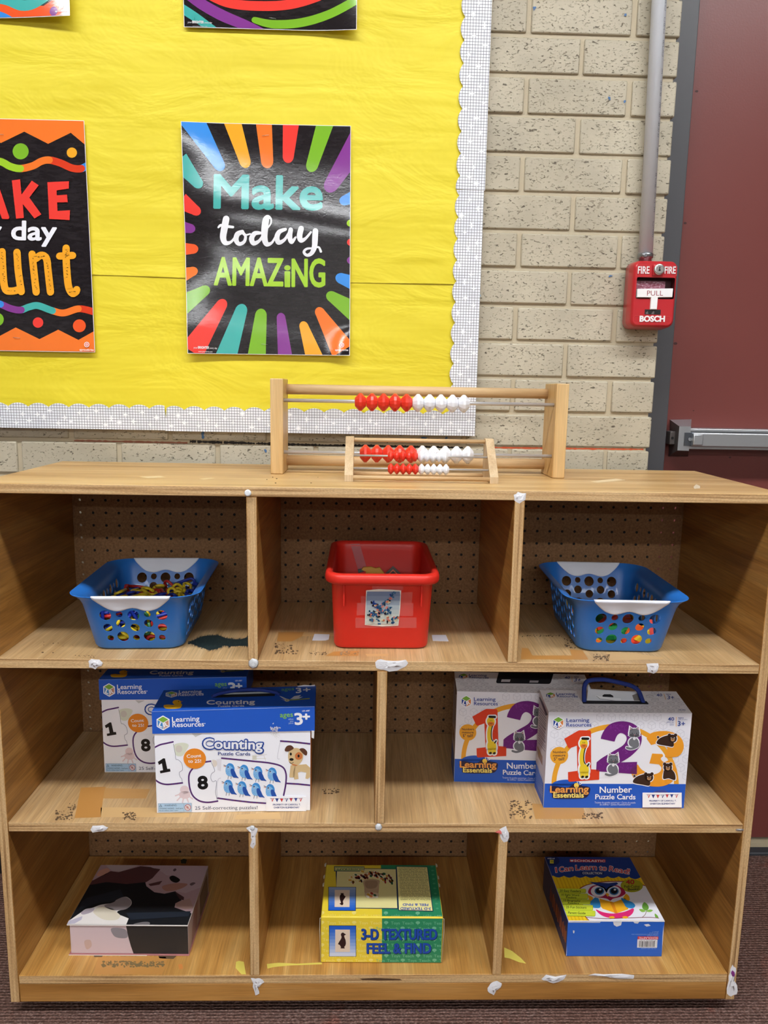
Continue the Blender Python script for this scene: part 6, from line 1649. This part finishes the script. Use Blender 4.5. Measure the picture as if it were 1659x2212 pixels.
def number_box(label, x, y, ang, full):
    w_, d, h, hb = .2391, .068, .1708, .1806
    t = thing('puzzle_card_box', label, 'box', (x, y, Z2+.0002), ang, 'puzzle card boxes on the middle shelf')
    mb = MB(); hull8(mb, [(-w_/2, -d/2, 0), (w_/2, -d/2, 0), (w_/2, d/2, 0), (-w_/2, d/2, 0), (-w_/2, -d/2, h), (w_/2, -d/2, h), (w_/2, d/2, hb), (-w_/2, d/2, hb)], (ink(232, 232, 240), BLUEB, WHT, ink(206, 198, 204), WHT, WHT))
    dt = math.hypot(d, hb-h); WT = V((0, d, hb-h)).normalized()
    FR = [(190, 395), (1597, 412), (1510, 1330), (150, 1322)]
    fm = fronts(w_, h, FR)
    a = Art(fm, (0, -d/2, 0), XU, ZU, clip=(-w_/2+.0003, w_/2-.0003, .0004, h-.0004)); number_art(a); a.into(mb)
    a = Art(homography([(110, 180), (1440, 193), (1597, 412), (190, 395)], [(-w_/2, dt), (w_/2, dt), (w_/2, 0), (-w_/2, 0)]), (0, -d/2, h), XU, WT, clip=(-w_/2+.0003, w_/2-.0003, .0004, dt-.0004)); number_top(a)
    if not full:
        a.up(2); sd = mat('slot_dark', (10, 12, 22), .8); a.rrect(560, 150, 1120, 305, 22, sd); a.up(); a.rect(610, 262, 700, 290, ink(206, 204, 210)); a.rect(900, 270, 990, 294, ink(190, 188, 196))
    a.into(mb)
    a = Art(homography([(110, 180), (190, 395), (150, 1322), (60, 1120)], [(0, hb), (d, h), (d, 0), (0, 0)]), (-w_/2, d/2, 0), -YU, ZU, clip=(.0004, d-.0004, .0004, h-.0004)); number_side(a); a.into(mb)
    mb.build('carton', t)
    if full:
        hm = homography([(110, 180), (1440, 193), (1597, 412), (190, 395)], [(-w_/2, d/2), (w_/2, d/2), (w_/2, -d/2), (-w_/2, -d/2)])
        l_, r_ = hm(548, 290), hm(1122, 306)
        mb = MB(); RP = mat('rope_blue', (22, 48, 128), .7, bump=(900, .9, .001))
        yh = (l_[1]+r_[1])/2; ht = h+(hb-h)*(yh+d/2)/d; M = t.matrix_basis.inverted()
        wy = y+yh
        pts = [M @ at_y(1140+px/4.484, 1450+py/4.484, wy) for px, py in ((548, 300), (546, 230), (550, 150), (572, 102), (630, 84), (720, 80), (800, 90), (900, 112), (990, 136), (1046, 164), (1078, 200), (1100, 255), (1122, 312))]
        pc = curve([(p.x, p.z) for p in pts], 4)
        mb.tube([(u, yh, max(w_2, ht-.004)) for u, w_2 in pc], .0037, RP, 10); mb.build('rope_handle', t)
        # lifted centre flap behind the rope
        mb = MB(); fl = ink(206, 210, 216); sd = mat('slot_dark', (10, 12, 22), .8)
        Q = [M @ at_y(1140+px/4.484, 1450+py/4.484, wy+.006) for px, py in ((572, 286), (588, 128), (604, 170), (800, 184), (1000, 196), (1062, 204), (1106, 300))]
        pp = [(p.x, max(p.z, ht+.0003)) for p in Q]
        mb.prism(pp[::-1], V((0, yh+.006, 0)), XU, ZU, V((0, -.0007, 0)), fl)
        a = Art(lambda x_, y_: tuple((lambda p: (p.x, p.z))(M @ at_y(1140+x_/4.484, 1450+y_/4.484, wy+.0055))), (0, yh+.0053, 0), XU, ZU)
        a.poly([(722, 236), (740, 222), (800, 222), (826, 236), (830, 252), (726, 246)], sd); a.poly([(660, 232), (720, 246), (900, 262), (905, 288), (700, 270), (662, 248)], ink(226, 228, 232)); a.up(); a.line([(664, 240), (700, 268), (905, 290)], 4, ink(90, 90, 96), False); a.line([(600, 176), (1000, 204), (1060, 214)], 3, ink(170, 172, 176), False)
        a.poly([(1010, 232), (1062, 210), (1100, 298), (1030, 286)], ink(120, 116, 112)); a.into(mb)
        mb.build('lifted_flap', t)
        mb = MB(); mb.box(l_[0]-.006, r_[0]+.006, yh-.006, yh+.004, ht-.0012, ht+.0007, sd, .0003, 1); mb.build('handle_slot', t)
        sticker(t, fm, 1108, 1172, 1486, 1312, -d/2-.0022)
    return t
an = math.radians(-.3); x, y = base_center(.2980, -.3296, an, .2391, .068)
number_box('white and blue 123 number puzzle box standing in front, with a blue rope handle', x, y, an, True)
an = math.radians(-2.4); x, y = base_center(.1565, -.2454, an, .2391, .068)
number_box('white and blue 123 number puzzle box standing behind, with an open slot in its top', x, y, an, False)
# ------------------------------------------------------------------ boxes lying on the bottom row
# flat keepsake box covered with a painted picture
w_, d, h = .2010, .1605, .0580
an = math.radians(-.67); x, y = base_center(-.5037, -.3289, an, w_, d)
t = thing('keepsake_box', 'flat lidded box covered with a dark and pink painterly picture, in the bottom left compartment', 'box', (x, y, Z3+.0002), an)
cr = lambda s_: None
INKS = dict(p=ink(206, 186, 190), pk=ink(176, 146, 150), dk=ink(24, 26, 30), bl=ink(38, 42, 50), mar=ink(84, 50, 52), wh=ink(228, 222, 218), cr=ink(206, 194, 176), gy=ink(140, 134, 140), tan=ink(176, 132, 112))
mb = MB(); mb.box(-w_/2, w_/2, -d/2, d/2, .0016, h-.0030, INKS['p'], .0005, 1, fm={'+x': ink(176, 160, 160)})
F = homography([(125, 745), (1308, 755), (1308, 1027), (133, 1020)], [(-w_/2, h-.003), (w_/2, h-.003), (w_/2, .0016), (-w_/2, .0016)])
a = Art(F, (0, -d/2, 0), XU, ZU, clip=(-w_/2+.0002, w_/2-.0002, .0018, h-.0031)); K = INKS
a.poly([(690, 740), (1320, 740), (1320, 1040), (766, 1040), (735, 950), (712, 860)], ink(44, 42, 42)); a.up(); a.poly(curve([(540, 780), (610, 770), (690, 790), (705, 860), (640, 872), (570, 850)], 5, True), K['gy'])
a.poly(curve([(270, 900), (330, 890), (340, 950), (290, 980)], 5, True), ink(196, 168, 158)); a.into(mb)
S = None
sd_ = Art(lambda u, v: (u, v), (w_/2, -d/2, 0), YU, ZU, clip=(.0003, d-.0003, .0018, h-.0031))
sd_.poly([(.02, 0), (.06, 0), (.075, .05), (.05, .06), (.03, .03)], ink(150, 120, 122)); sd_.poly([(.088, .004), (.152, .004), (.150, .048), (.090, .046)], ink(96, 84, 76)); sd_.up(); sd_.poly([(.094, .008), (.146, .008), (.144, .042), (.096, .041)], ink(124, 108, 96)); sd_.into(mb)
mb.build('tray', t)
mb = MB(); mb.box(-w_/2-.003, w_/2+.0015, -d/2-.003, d/2+.002, 0, .0014, ink(170, 110, 110), .0004, 1); a = Art(lambda u, v: (u, v), (0, -d/2-.003, 0), XU, ZU); a.rect(-w_/2-.003, 0, .03, .0014, K['wh']); a.into(mb); mb.build('base_board', t)
mb = MB(); lx0, lx1, ly0, ly1 = -w_/2-.0040, w_/2+.0004, -d/2-.0020, d/2
mb.box(lx0, lx1, ly0, ly1, h-.0022, h, K['wh'], .0004, 1)
F = homography([(440, 135), (1515, 145), (1310, 737), (100, 737)], [(lx0, ly1-ly0), (lx1, ly1-ly0), (lx1, 0), (lx0, 0)])
a = Art(F, (0, ly0, h), XU, YU, clip=(lx0+.0004, lx1-.0004, .0004, ly1-ly0-.0004))
a.poly([(60, 120), (1560, 120), (1560, 760), (60, 760)], K['dk']); a.up()
a.poly([(400, 120), (880, 120), (860, 150), (620, 210), (540, 200), (400, 280), (330, 300)], K['pk']); a.poly([(860, 120), (1580, 120), (1540, 200), (1350, 620), (1180, 560), (1190, 520), (1250, 490), (1190, 400), (1080, 425), (980, 410), (900, 350), (890, 310), (960, 270), (1020, 200), (1060, 170), (850, 150)], K['pk']); a.up()
a.poly([(870, 134), (1560, 134), (1525, 200), (1440, 360), (1290, 420), (1190, 400), (1250, 350), (1200, 260), (1100, 240), (1030, 190)], ink(186, 160, 166))
a.up()
a.poly([(350, 300), (420, 262), (540, 200), (620, 210), (840, 150), (1040, 180), (960, 270), (900, 310), (700, 330), (500, 310), (330, 340)], K['mar'])
a.poly([(490, 135), (850, 130), (640, 205), (560, 195), (520, 170)], ink(186, 166, 166)); a.poly(curve([(400, 240), (430, 195), (500, 170), (530, 190), (500, 230), (430, 250)], 5, True), ink(206, 150, 130))
a.poly(curve([(1130, 262), (1170, 245), (1235, 285), (1200, 316), (1150, 300)], 5, True), BK); a.poly(curve([(1330, 330), (1360, 312), (1388, 320), (1350, 345)], 4, True), ink(110, 90, 94)); a.poly(curve([(1165, 190), (1185, 172), (1200, 185), (1180, 202)], 4, True), ink(96, 74, 80))
a.poly([(920, 330), (1060, 296), (1030, 335), (940, 350)], K['mar']); a.poly(curve([(1060, 350), (1200, 320), (1310, 330), (1230, 380), (1100, 400)], 5, True), ink(170, 122, 108))
a.poly([(1180, 400), (1275, 460), (1270, 490), (1230, 480)], ink(76, 50, 52)); a.poly([(1190, 520), (1240, 500), (1330, 470), (1370, 570), (1290, 580), (1200, 556)], ink(172, 140, 132))
a.poly([(230, 590), (300, 560), (420, 520), (600, 500), (700, 520), (640, 380), (420, 440), (300, 470), (240, 520)], K['bl'])
a.up()
a.poly(curve([(240, 620), (290, 585), (360, 570), (440, 540), (560, 520), (610, 485), (690, 458), (745, 490), (750, 535), (700, 580), (620, 600), (610, 630), (660, 650), (725, 675)], 5)+[(690, 760), (60, 760), (110, 710)], K['wh'])
a.up()
a.poly(curve([(480, 545), (570, 515), (620, 480), (690, 460), (748, 500), (740, 545), (690, 585), (600, 595), (520, 580)], 5, True), ink(148, 138, 140)); a.poly(curve([(370, 600), (440, 560), (560, 580), (600, 610), (640, 650), (600, 690), (480, 690), (390, 640)], 5, True), ink(216, 206, 186))
a.poly(curve([(244, 620), (300, 586), (380, 575), (350, 615), (270, 640)], 5, True), ink(176, 164, 174)); a.poly([(100, 735), (130, 700), (260, 655), (250, 690), (180, 730)], ink(186, 180, 196)); a.poly(curve([(770, 735), (820, 718), (880, 708), (930, 712), (930, 735), (850, 745)], 4, True), ink(110, 106, 108))
a.poly([(700, 620), (1340, 600), (1320, 650), (740, 690)], ink(34, 40, 50))
a.into(mb); mb.build('lid', t)

# yellow and green feel and find game
w_, d, h = .2068, .1420, .0872
an = math.radians(-.49); x, y = base_center(-.0745, -.3504, an, w_, d)
t = thing('game_box', 'yellow and green game box with blue title lettering, in the bottom middle compartment', 'box', (x, y, Z3+.0002), an)
YL, GN, YP, GP = ink(232, 206, 60, .3), ink(44, 134, 92, .3), ink(240, 222, 124, .35), ink(112, 180, 142, .35)
TB, TBD = ink(28, 74, 168), ink(16, 38, 84)
mb = MB(); mb.box(-w_/2, w_/2, -d/2, d/2, 0, h, YL, .0022, 3, fm={'+x': GN})
F = homography([(75, 690), (1590, 690), (1565, 1265), (72, 1260)], [(-w_/2, h), (w_/2, h), (w_/2, 0), (-w_/2, 0)])
a = Art(F, (0, -d/2, 0), XU, ZU, clip=(-w_/2+.0012, w_/2-.0012, .0012, h-.0022))
Tp = homography([(130, 40), (1490, 40), (1590, 690), (75, 690)], [(-w_/2, d), (w_/2, d), (w_/2, 0), (-w_/2, 0)])
b = Art(Tp, (0, -d/2, h), XU, YU, clip=(-w_/2+.0012, w_/2-.0012, .0022, d-.0012))
def tile_text(a_, rows, f_):
    for j, (y_, hh) in enumerate(rows):
        x_ = 60-(j % 2)*190; k = 0
        while x_ < 1620:
            m_ = YP if x_+80 < 828 else GP
            if k % 3 == 0: a_.ell(x_+30, y_-hh*.7, 28, hh*.55, m_, n=10); a_.rect(x_+24, y_-hh*.5, x_+36, y_+hh*.1, m_); x_ += 90
            elif k % 3 == 1: a_.text('Toys', x_, y_, x_+110, y_-1, hh, m_, .006, flip=f_); x_ += 138
            else: a_.text('Teach', x_, y_, x_+142, y_-1, hh, m_, .006, flip=f_); x_ += 166
            k += 1
a.poly([(828, 600), (1640, 600), (1640, 1300), (824, 1300)], GN); a.up(); tile_text(a, [(780, 34), (848, 34), (918, 34), (988, 34), (1058, 34), (1124, 34), (1190, 34), (1246, 32)], False); a.up()
def tilepic(a_, x0, y0, x1, y1, up_):
    a_.rect(x0-6, y0-5, x1+6, y1+5, ink(20, 34, 70)); a_.up()
    for i in range(9):
        f_ = i/8 if up_ else 1-i/8
        c_ = tuple(int(p+(q_-p)*f_) for p, q_ in zip((34, 94, 200), (206, 216, 236) if up_ else (150, 170, 206)))
        a_.rect(x0, y0+(y1-y0)*i/9, x1, y0+(y1-y0)*(i+1)/9+.5, ink(*c_))
    a_.up(); W_, H_ = x1-x0, y1-y0; wd = ink(226, 206, 184)
    a_.rect(x0+W_*.22, y0+H_*.12, x1-W_*.22, y1-H_*.14, wd); a_.up()
    cx = (x0+x1)/2; s_ = H_*.0033
    D_ = [(8, -95), (-10, -92), (-20, -74), (-12, -52), (-20, -30), (-42, 0), (-52, 20), (-34, 28), (-22, 45), (-18, 52), (-24, 62), (26, 62), (18, 50), (30, 36), (38, 14), (34, -20), (22, -48), (20, -66), (40, -76), (22, -86)]
    sg = 1 if up_ else -1
    a_.poly(curve([(cx+(p if up_ else -p)*s_*.86, (y0+y1)/2+sg*(q_+10)*s_) for p, q_ in D_], 3, True), ink(48, 26, 26)); a_.L -= 3
tilepic(a, 180, 800, 502, 1176, True); a.up(4)
a.text('3-D TEXTURED', 582, 970, 1512, 968, 128, TBD, .032); a.text('FEEL & FIND', 646, 1142, 1436, 1140, 122, TBD, .032); a.up()
a.text('3-D TEXTURED', 574, 964, 1506, 962, 126, TB, .03); a.text('FEEL & FIND', 640, 1136, 1430, 1134, 120, TB, .03)
a.into(mb)
b.poly([(806, 30), (1520, 30), (1640, 700), (832, 700)], GN); b.up()
tile_text(b, [(664, 36), (722, 30)], True)
for y_ in (60, 110, 160, 215, 270, 330, 395, 460, 520, 580): b.ell(1440+(y_-60)*.14, y_, 20, 9, ink(84, 160, 120), n=8); b.rect(1436+(y_-60)*.14, y_-12, 1444+(y_-60)*.14, y_+12, ink(84, 160, 120))
b.up()
b.poly([(250, 85), (1000, 92), (1028, 590), (430, 586), (260, 330)], TBD); b.poly([(158, 330), (500, 316), (500, 590), (430, 590)], TBD); b.up(); b.poly([(268, 94), (992, 98), (1018, 580), (258, 578), (262, 300)], ink(226, 216, 150))
b.up(); b.rect(232, 66, 604, 130, TBD); b.up(); b.rect(240, 72, 598, 124, ink(206, 200, 130)); b.up(); b.rect(246, 76, 592, 82, GN); b.rect(246, 116, 592, 121, GN); b.text('GUIDECRAFT', 590, 90, 262, 92, 20, ink(56, 110, 80), .02)
b.L -= 2
tilepic(b, 170, 326, 500, 612, False)
b.up(3); b.poly([(996, 64), (1384, 68), (1466, 622), (1032, 612)], TBD); b.up(); b.poly([(1004, 70), (1378, 74), (1456, 614), (1040, 606)], ink(236, 226, 150)); b.up()
tx = ink(70, 66, 40); r = random.Random(9)
words = 'the wooden tiles and matching pieces can be felt inside the cloth bag while children learn shapes words colours and how to find a match by touch'.split()
for i in range(21):
    y_ = 92+i*19.6; xa, xb = 1022+i*1.7+r.uniform(0, 12), 1374+i*3.3-r.uniform(0, 26)
    b.text(' '.join(words[(i*5+k) % len(words)] for k in range(6)), xb, y_-10, xa, y_-10, 11, tx, .012)
b.text('FEEL & FIND', 1400, 528, 1086, 526, 28, TB, .03); b.text('3-D TEXTURED', 1434, 576, 1058, 574, 30, TB, .03)
b.L -= 1
# photo of the cloth sack spilling wooden shapes
r = random.Random(12); cc = [ink(150, 52, 40), ink(206, 160, 60), ink(40, 90, 56), ink(44, 34, 40), ink(96, 40, 36), ink(214, 130, 70)]
for i in range(46):
    an_ = math.radians(180+i*180/45+r.uniform(-6, 6)); R_ = r.uniform(.45, 1.05)
    x_, y_ = 700+275*R_*math.cos(an_), 268+148*R_*math.sin(an_)
    b.L = 7; b.poly([(x_-34, y_), (x_-8, y_-20), (x_+34, y_-4), (x_+6, y_+18)], ink(236, 222, 200)); b.up(); b.ell(x_, y_, r.uniform(14, 26), r.uniform(9, 15), r.choice(cc), rot=r.uniform(0, 90), n=9)
b.L = 9
b.poly(curve([(604, 240), (780, 236), (788, 300), (784, 380), (770, 420), (690, 432), (620, 414), (606, 330)], 5, True), ink(186, 158, 126)); b.up(); b.poly(curve([(620, 256), (760, 250), (752, 330), (640, 340)], 5, True), ink(160, 132, 104))
b.poly(curve([(614, 410), (690, 388), (782, 404), (776, 450), (700, 468), (630, 452)], 5, True), ink(206, 186, 152)); b.up()
for x_, y_, m_ in ((660, 420, cc[1]), (700, 405, cc[0]), (740, 428, cc[2]), (690, 440, cc[5]), (650, 445, ink(230, 222, 206)), (760, 446, ink(230, 222, 206))): b.ell(x_, y_, 22, 14, m_, rot=30, n=10)
b.into(mb)
fol = ink(206, 200, 180, .6)
for sx_, pts in ((-1, ((.004, .0), (.006, .060), (.0045, .082), (.006, .086))), (1, ((.004, .0), (.006, .060), (.0045, .082), (.006, .086)))):
    for y_ in (-d/2+.001,):
        P = [V((sx_*(w_/2+.0002), y_, .001)), V((sx_*(w_/2+.0022), y_+.002, .06)), V((sx_*(w_/2+.0016), y_+.001, h-.004)), V((sx_*(w_/2-.0004), y_, h-.003))]
        mb.tube(P, .0006, fol, 6)
for y_, z_ in ((.012, h-.001), (.035, h-.0015), (.069, h-.001)):
    for sx_ in (-1, 1): mb.prism([(0, 0), (.003, .001), (.0035, .008), (.001, .011), (0, .010)], V((sx_*(w_/2-.0005), y_, z_-.002)), V((sx_, 0, -.4)), YU, V((0, 0, .0005)), fol)
mb.build('carton', t)

# blue owl covered reading set
w_, d, h = .1680, .1790, .0690
an = math.radians(-.4); x, y = base_center(.3503, -.3369, an, .1680, d)
t = thing('reading_set_box', 'blue box with an owl holding a book on its lid, in the bottom right compartment', 'box', (x, y, Z3+.0002), an)
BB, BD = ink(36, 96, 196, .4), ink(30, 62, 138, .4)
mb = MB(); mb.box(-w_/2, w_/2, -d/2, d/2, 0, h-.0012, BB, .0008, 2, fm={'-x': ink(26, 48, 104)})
F = homography([(425, 835), (1570, 820), (1560, 1253), (400, 1250)], [(-w_/2, h-.001), (w_/2, h-.001), (w_/2, 0), (-w_/2, 0)])
a = Art(F, (0, -d/2, 0), XU, ZU, clip=(-w_/2+.0004, w_/2-.0004, .0006, h-.0014)); wr = ink(214, 214, 220, .6)
a.rect(1246, 1040, 1494, 1142, ink(222, 222, 226)); a.rect(1248, 1004, 1504, 1038, ink(206, 44, 50)); a.up()
a.text('SCHOLASTIC', 1494, 1012, 1262, 1014, 18, WHT, .02); r = random.Random(8); xx = 1266
while xx < 1462:
    ww = r.choice((3, 5, 8)); a.rect(xx, 1062 if 1290 < xx < 1440 else 1056, xx+ww, 1132, ink(40, 40, 44)); xx += ww+r.choice((3, 5, 7))
a.text('9 780545 210', 1470, 1050, 1290, 1050, 9, ink(40, 40, 44))
lt = ink(170, 196, 232)
for i, (x0_, x1_) in enumerate(((1500, 1360), (1500, 1170), (1500, 1390), (1500, 1424))): a.text(('scholastic inc new york', 'copyright all rights reserved printed in china', 'ages four and up', 'grades k 2')[i], x0_, 992-i*17, x1_, 992-i*17, 10, lt)
a.text('not for sale outside', 1484, 1150, 1296, 1150, 9, lt)
for p in ([(425, 838), (800, 836), (790, 846), (430, 850)], [(945, 832), (1050, 830), (1040, 872), (990, 890), (955, 870)], [(1185, 826), (1260, 826), (1240, 850), (1200, 845)], [(1315, 860), (1370, 850), (1400, 872), (1350, 884)], [(404, 900), (414, 1000), (408, 1240), (402, 1245)], [(1556, 860), (1566, 1000), (1560, 1240), (1552, 1000)], [(480, 940), (500, 944), (494, 975), (484, 972)]): a.poly(p, wr)
a.into(mb)
sd_ = Art(lambda u, v: (u, v), (-w_/2, d/2, 0), -YU, ZU, clip=(.0006, d-.0006, .0006, h-.003)); r = random.Random(4)
for i in range(26):
    u = .055+i*.0046; sd_.poly([(u, .018+r.uniform(0, .006)), (u+.0032, .018+r.uniform(0, .005)), (u+.003, .046+r.uniform(-.006, .006)), (u+.0004, .045+r.uniform(-.006, .006))], ink(*r.choice(((150, 64, 40), (206, 120, 60), (120, 60, 50), (180, 96, 60)))))
sd_.into(mb); mb.build('carton', t)
mb = MB(); mb.box(-w_/2+.0004, w_/2, -d/2-.0008, d/2, h-.0011, h, ink(232, 232, 238), .0003, 1)
F = homography([(130, 68), (1155, 65), (1570, 820), (425, 835)], [(-w_/2, d), (w_/2, d), (w_/2, 0), (-w_/2, 0)])
a = Art(F, (0, -d/2, h), XU, YU, clip=(-w_/2+.0006, w_/2-.0004, .0003, d-.0004))
YW = ink(240, 202, 36)
a.poly([(100, 40), (1300, 40), (1700, 900), (380, 900)], YW); a.up(); st_ = ink(226, 182, 30)
for i in range(26): u0 = i/26; a.poly([(130+1025*u0, 68), (130+1025*(u0+.014), 68), (425+1145*(u0+.014), 835), (425+1145*u0, 835)], st_)
a.up()
egg = [(560, 450), (680, 385), (860, 358), (1040, 352), (1200, 360), (1340, 400), (1480, 560), (1600, 800), (1600, 850), (700, 850), (560, 700)]
a.poly(curve([(545, 455), (620, 410), (760, 372), (900, 356), (1060, 352), (1200, 362), (1345, 402)], 5)+[(1600, 790), (1600, 850), (690, 850), (620, 780), (590, 620)], ink(150, 40, 54)); a.up()
a.poly(curve([(560, 456), (640, 412), (770, 380), (900, 366), (1060, 362), (1200, 374), (1345, 412)], 5)+[(1600, 800), (1600, 850), (700, 850), (640, 790), (600, 640)], ink(234, 234, 242))
a.up()
hd = [(100, 40), (1300, 40), (1300, 300)]
sc_ = []
for i in range(8):
    x0_, x1_ = 1285-i*131, 1285-(i+1)*131
    for k in range(7): u = k/6; sc_.append((x0_+(x1_-x0_)*u, 298+22*math.sin(u*math.pi)+(8 if i == 0 else 0)))
a.poly([(100, 40), (1320, 40), (1320, 300)]+sc_+[(200, 300)], BD); a.up()
a.rect(436, 96, 866, 132, ink(196, 40, 50)); a.up(); a.text('SCHOLASTIC', 492, 128, 860, 128, 24, WHT, .02); a.poly([(444, 104), (462, 108), (480, 104), (480, 122), (462, 126), (444, 122)], WHT)
a.ell(218, 118, 96, 60, ink(22, 42, 96)); a.up(); a.text('AGES 4-8', 165, 98, 252, 98, 14, WHT, .02); a.rect(196, 108, 242, 152, ink(222, 210, 70)); a.up(); a.rect(206, 118, 240, 142, ink(180, 166, 50)); a.L -= 2
def wavy(txt, x0_, x1_, f_, hh, m_, bold):
    n = len(txt); x_ = x0_
    wd = [(.34 if c in "I!i" else .45 if c == ' ' else .7 if c in 'rt' else 1.15 if c in 'mRC' else 1) for c in txt]; k = (x1_-x0_)/sum(wd)
    for c, q_ in zip(txt, wd):
        if c != ' ': u0, u1 = x_+k*q_*.06, x_+k*q_*.94; a.text(c, u0, f_(u0), u1, f_(u1), hh, m_, bold)
        x_ += k*q_
fy = lambda u: 262-44*math.sin((u-270)/880*math.pi)+(u-270)*.012
wavy('I Can Learn to Read!', 268, 1150, fy, 62, ink(240, 226, 226), .06); a.up(); wavy('I Can Learn to Read!', 268, 1150, fy, 60, ink(206, 46, 58), .01)
a.rrect(568, 246, 848, 286, 18, ink(24, 44, 100)); a.up(); a.text('COLLECTION', 592, 278, 826, 278, 26, WHT, .015)
# green index tabs
for i, (y0_, y1_, xl, xr_) in enumerate(((455, 508, 285, 636), (512, 582, 305, 660), (584, 645, 335, 690), (650, 716, 360, 722), (716, 786, 390, 750))):
    a.rrect(xl-30, y0_, xr_, y1_, 16, ink(150, 176, 40)); a.up(); a.rrect(xl-30, y0_, xr_-5, y1_-5, 14, ink(206, 218, 60)); a.up(); k_ = ink(60, 80, 36)
    if i == 0: a.text('20 Easy Readers', 318, 496, 574, 498, 26, k_, .012)
    if i == 1: a.text('10 Sight Word', 340, 542, 552, 546, 22, k_, .012); a.text('Readers', 396, 572, 520, 574, 22, k_, .012)
    if i == 2: a.text('10 Biography', 366, 610, 570, 614, 22, k_, .012); a.text('Readers', 420, 640, 552, 642, 22, k_, .012)
    if i == 3: a.text('25 Fun Stickers', 398, 694, 642, 696, 28, k_, .012)
    if i == 4: a.text('Parent Guide', 424, 760, 632, 764, 28, k_, .012)
    a.L -= 2
a.ell(1180, 412, 132, 78, ink(170, 168, 40)); a.up(); a.text('40', 1112, 392, 1208, 392, 50, ink(180, 40, 50), .03); a.text('Full-Color', 1092, 436, 1280, 432, 28, ink(50, 60, 40), .012); a.text('Books!', 1136, 470, 1270, 462, 28, ink(50, 60, 40), .03)
# owl
MG, PKK, BL2, BDK, OG, DO = ink(176, 34, 80), ink(222, 44, 116), ink(52, 142, 206), ink(34, 58, 130), ink(244, 178, 36), ink(226, 138, 30)
a.L = 5
a.poly(curve([(755, 700), (840, 730), (960, 745), (1100, 720), (1200, 680), (1190, 740), (1120, 790), (1010, 800), (900, 795), (810, 760)], 5, True), PKK); a.up()
a.poly([(800, 560), (965, 612), (1100, 560), (1130, 600), (1140, 690), (1000, 744), (835, 690), (795, 640)], OG); a.poly(curve([(664, 530), (720, 560), (700, 610), (668, 570)], 4, True), OG); a.poly(curve([(1110, 510), (1150, 540), (1150, 590), (1080, 570)], 4, True), OG); a.up()
a.poly([(920, 608), (968, 616), (1012, 740), (982, 742)], DO)
a.poly(curve([(690, 610), (740, 560), (770, 545), (790, 580), (810, 640), (800, 680), (730, 680), (692, 650)], 4, True), BL2); a.poly(curve([(1050, 555), (1110, 580), (1190, 610), (1222, 650), (1190, 680), (1120, 670), (1085, 620)], 4, True), BL2); a.up()
a.poly(curve([(658, 500), (690, 430), (740, 405), (880, 400), (1000, 405), (1080, 450), (1110, 500), (1060, 560), (980, 600), (910, 600), (800, 570), (700, 540)], 5, True), ink(240, 240, 244)); a.up()
a.poly(curve([(660, 495), (690, 435), (750, 410), (880, 404), (1000, 408), (1070, 450), (1108, 502), (1050, 545), (960, 570), (925, 595), (880, 570), (770, 555), (690, 525)], 5, True), MG); a.up()
a.poly([(668, 372), (800, 380), (905, 386), (1000, 374), (1020, 392), (970, 418), (905, 450), (880, 505), (850, 450), (760, 410)], BDK)
for cx_, rx_ in ((787, 94), (962, 90)):
    a.ell(cx_, 484, rx_, 68, ink(236, 234, 242)); a.up(); a.ell(cx_+8, 482, rx_*.62, 46, ink(56, 120, 176)); a.up(); a.ell(cx_+8, 480, rx_*.46, 34, ink(16, 22, 34)); a.up(); a.ell(cx_+18, 464, 15, 12, WHT, n=12); a.L -= 3
a.up(); a.poly([(868, 512), (890, 504), (912, 520), (896, 552)], OG); a.ell(946, 795, 34, 14, OG); a.ell(1104, 792, 34, 14, OG)
a.L = 5; a.line(curve([(640, 796), (760, 804), (900, 808), (1100, 796), (1300, 786), (1420, 784), (1500, 792)], 5), 7, ink(130, 70, 80)); a.line(curve([(1306, 784), (1340, 750), (1352, 712)], 5), 6, ink(120, 80, 60))
a.poly(curve([(1330, 604), (1372, 640), (1380, 680), (1350, 704), (1310, 680), (1305, 640)], 5, True), ink(104, 160, 62)); a.poly(curve([(1268, 690), (1310, 688), (1345, 712), (1300, 722)], 4, True), ink(140, 190, 80)); a.poly(curve([(1350, 712), (1390, 690), (1430, 698), (1400, 720)], 4, True), ink(140, 190, 80)); a.poly(curve([(1452, 738), (1484, 760), (1494, 790), (1460, 782)], 4, True), ink(120, 176, 70))
a.L = 9; a.poly([(940, 828), (1060, 824), (1055, 842), (960, 848)], ink(40, 44, 60))
a.into(mb); mb.build('lid', t)
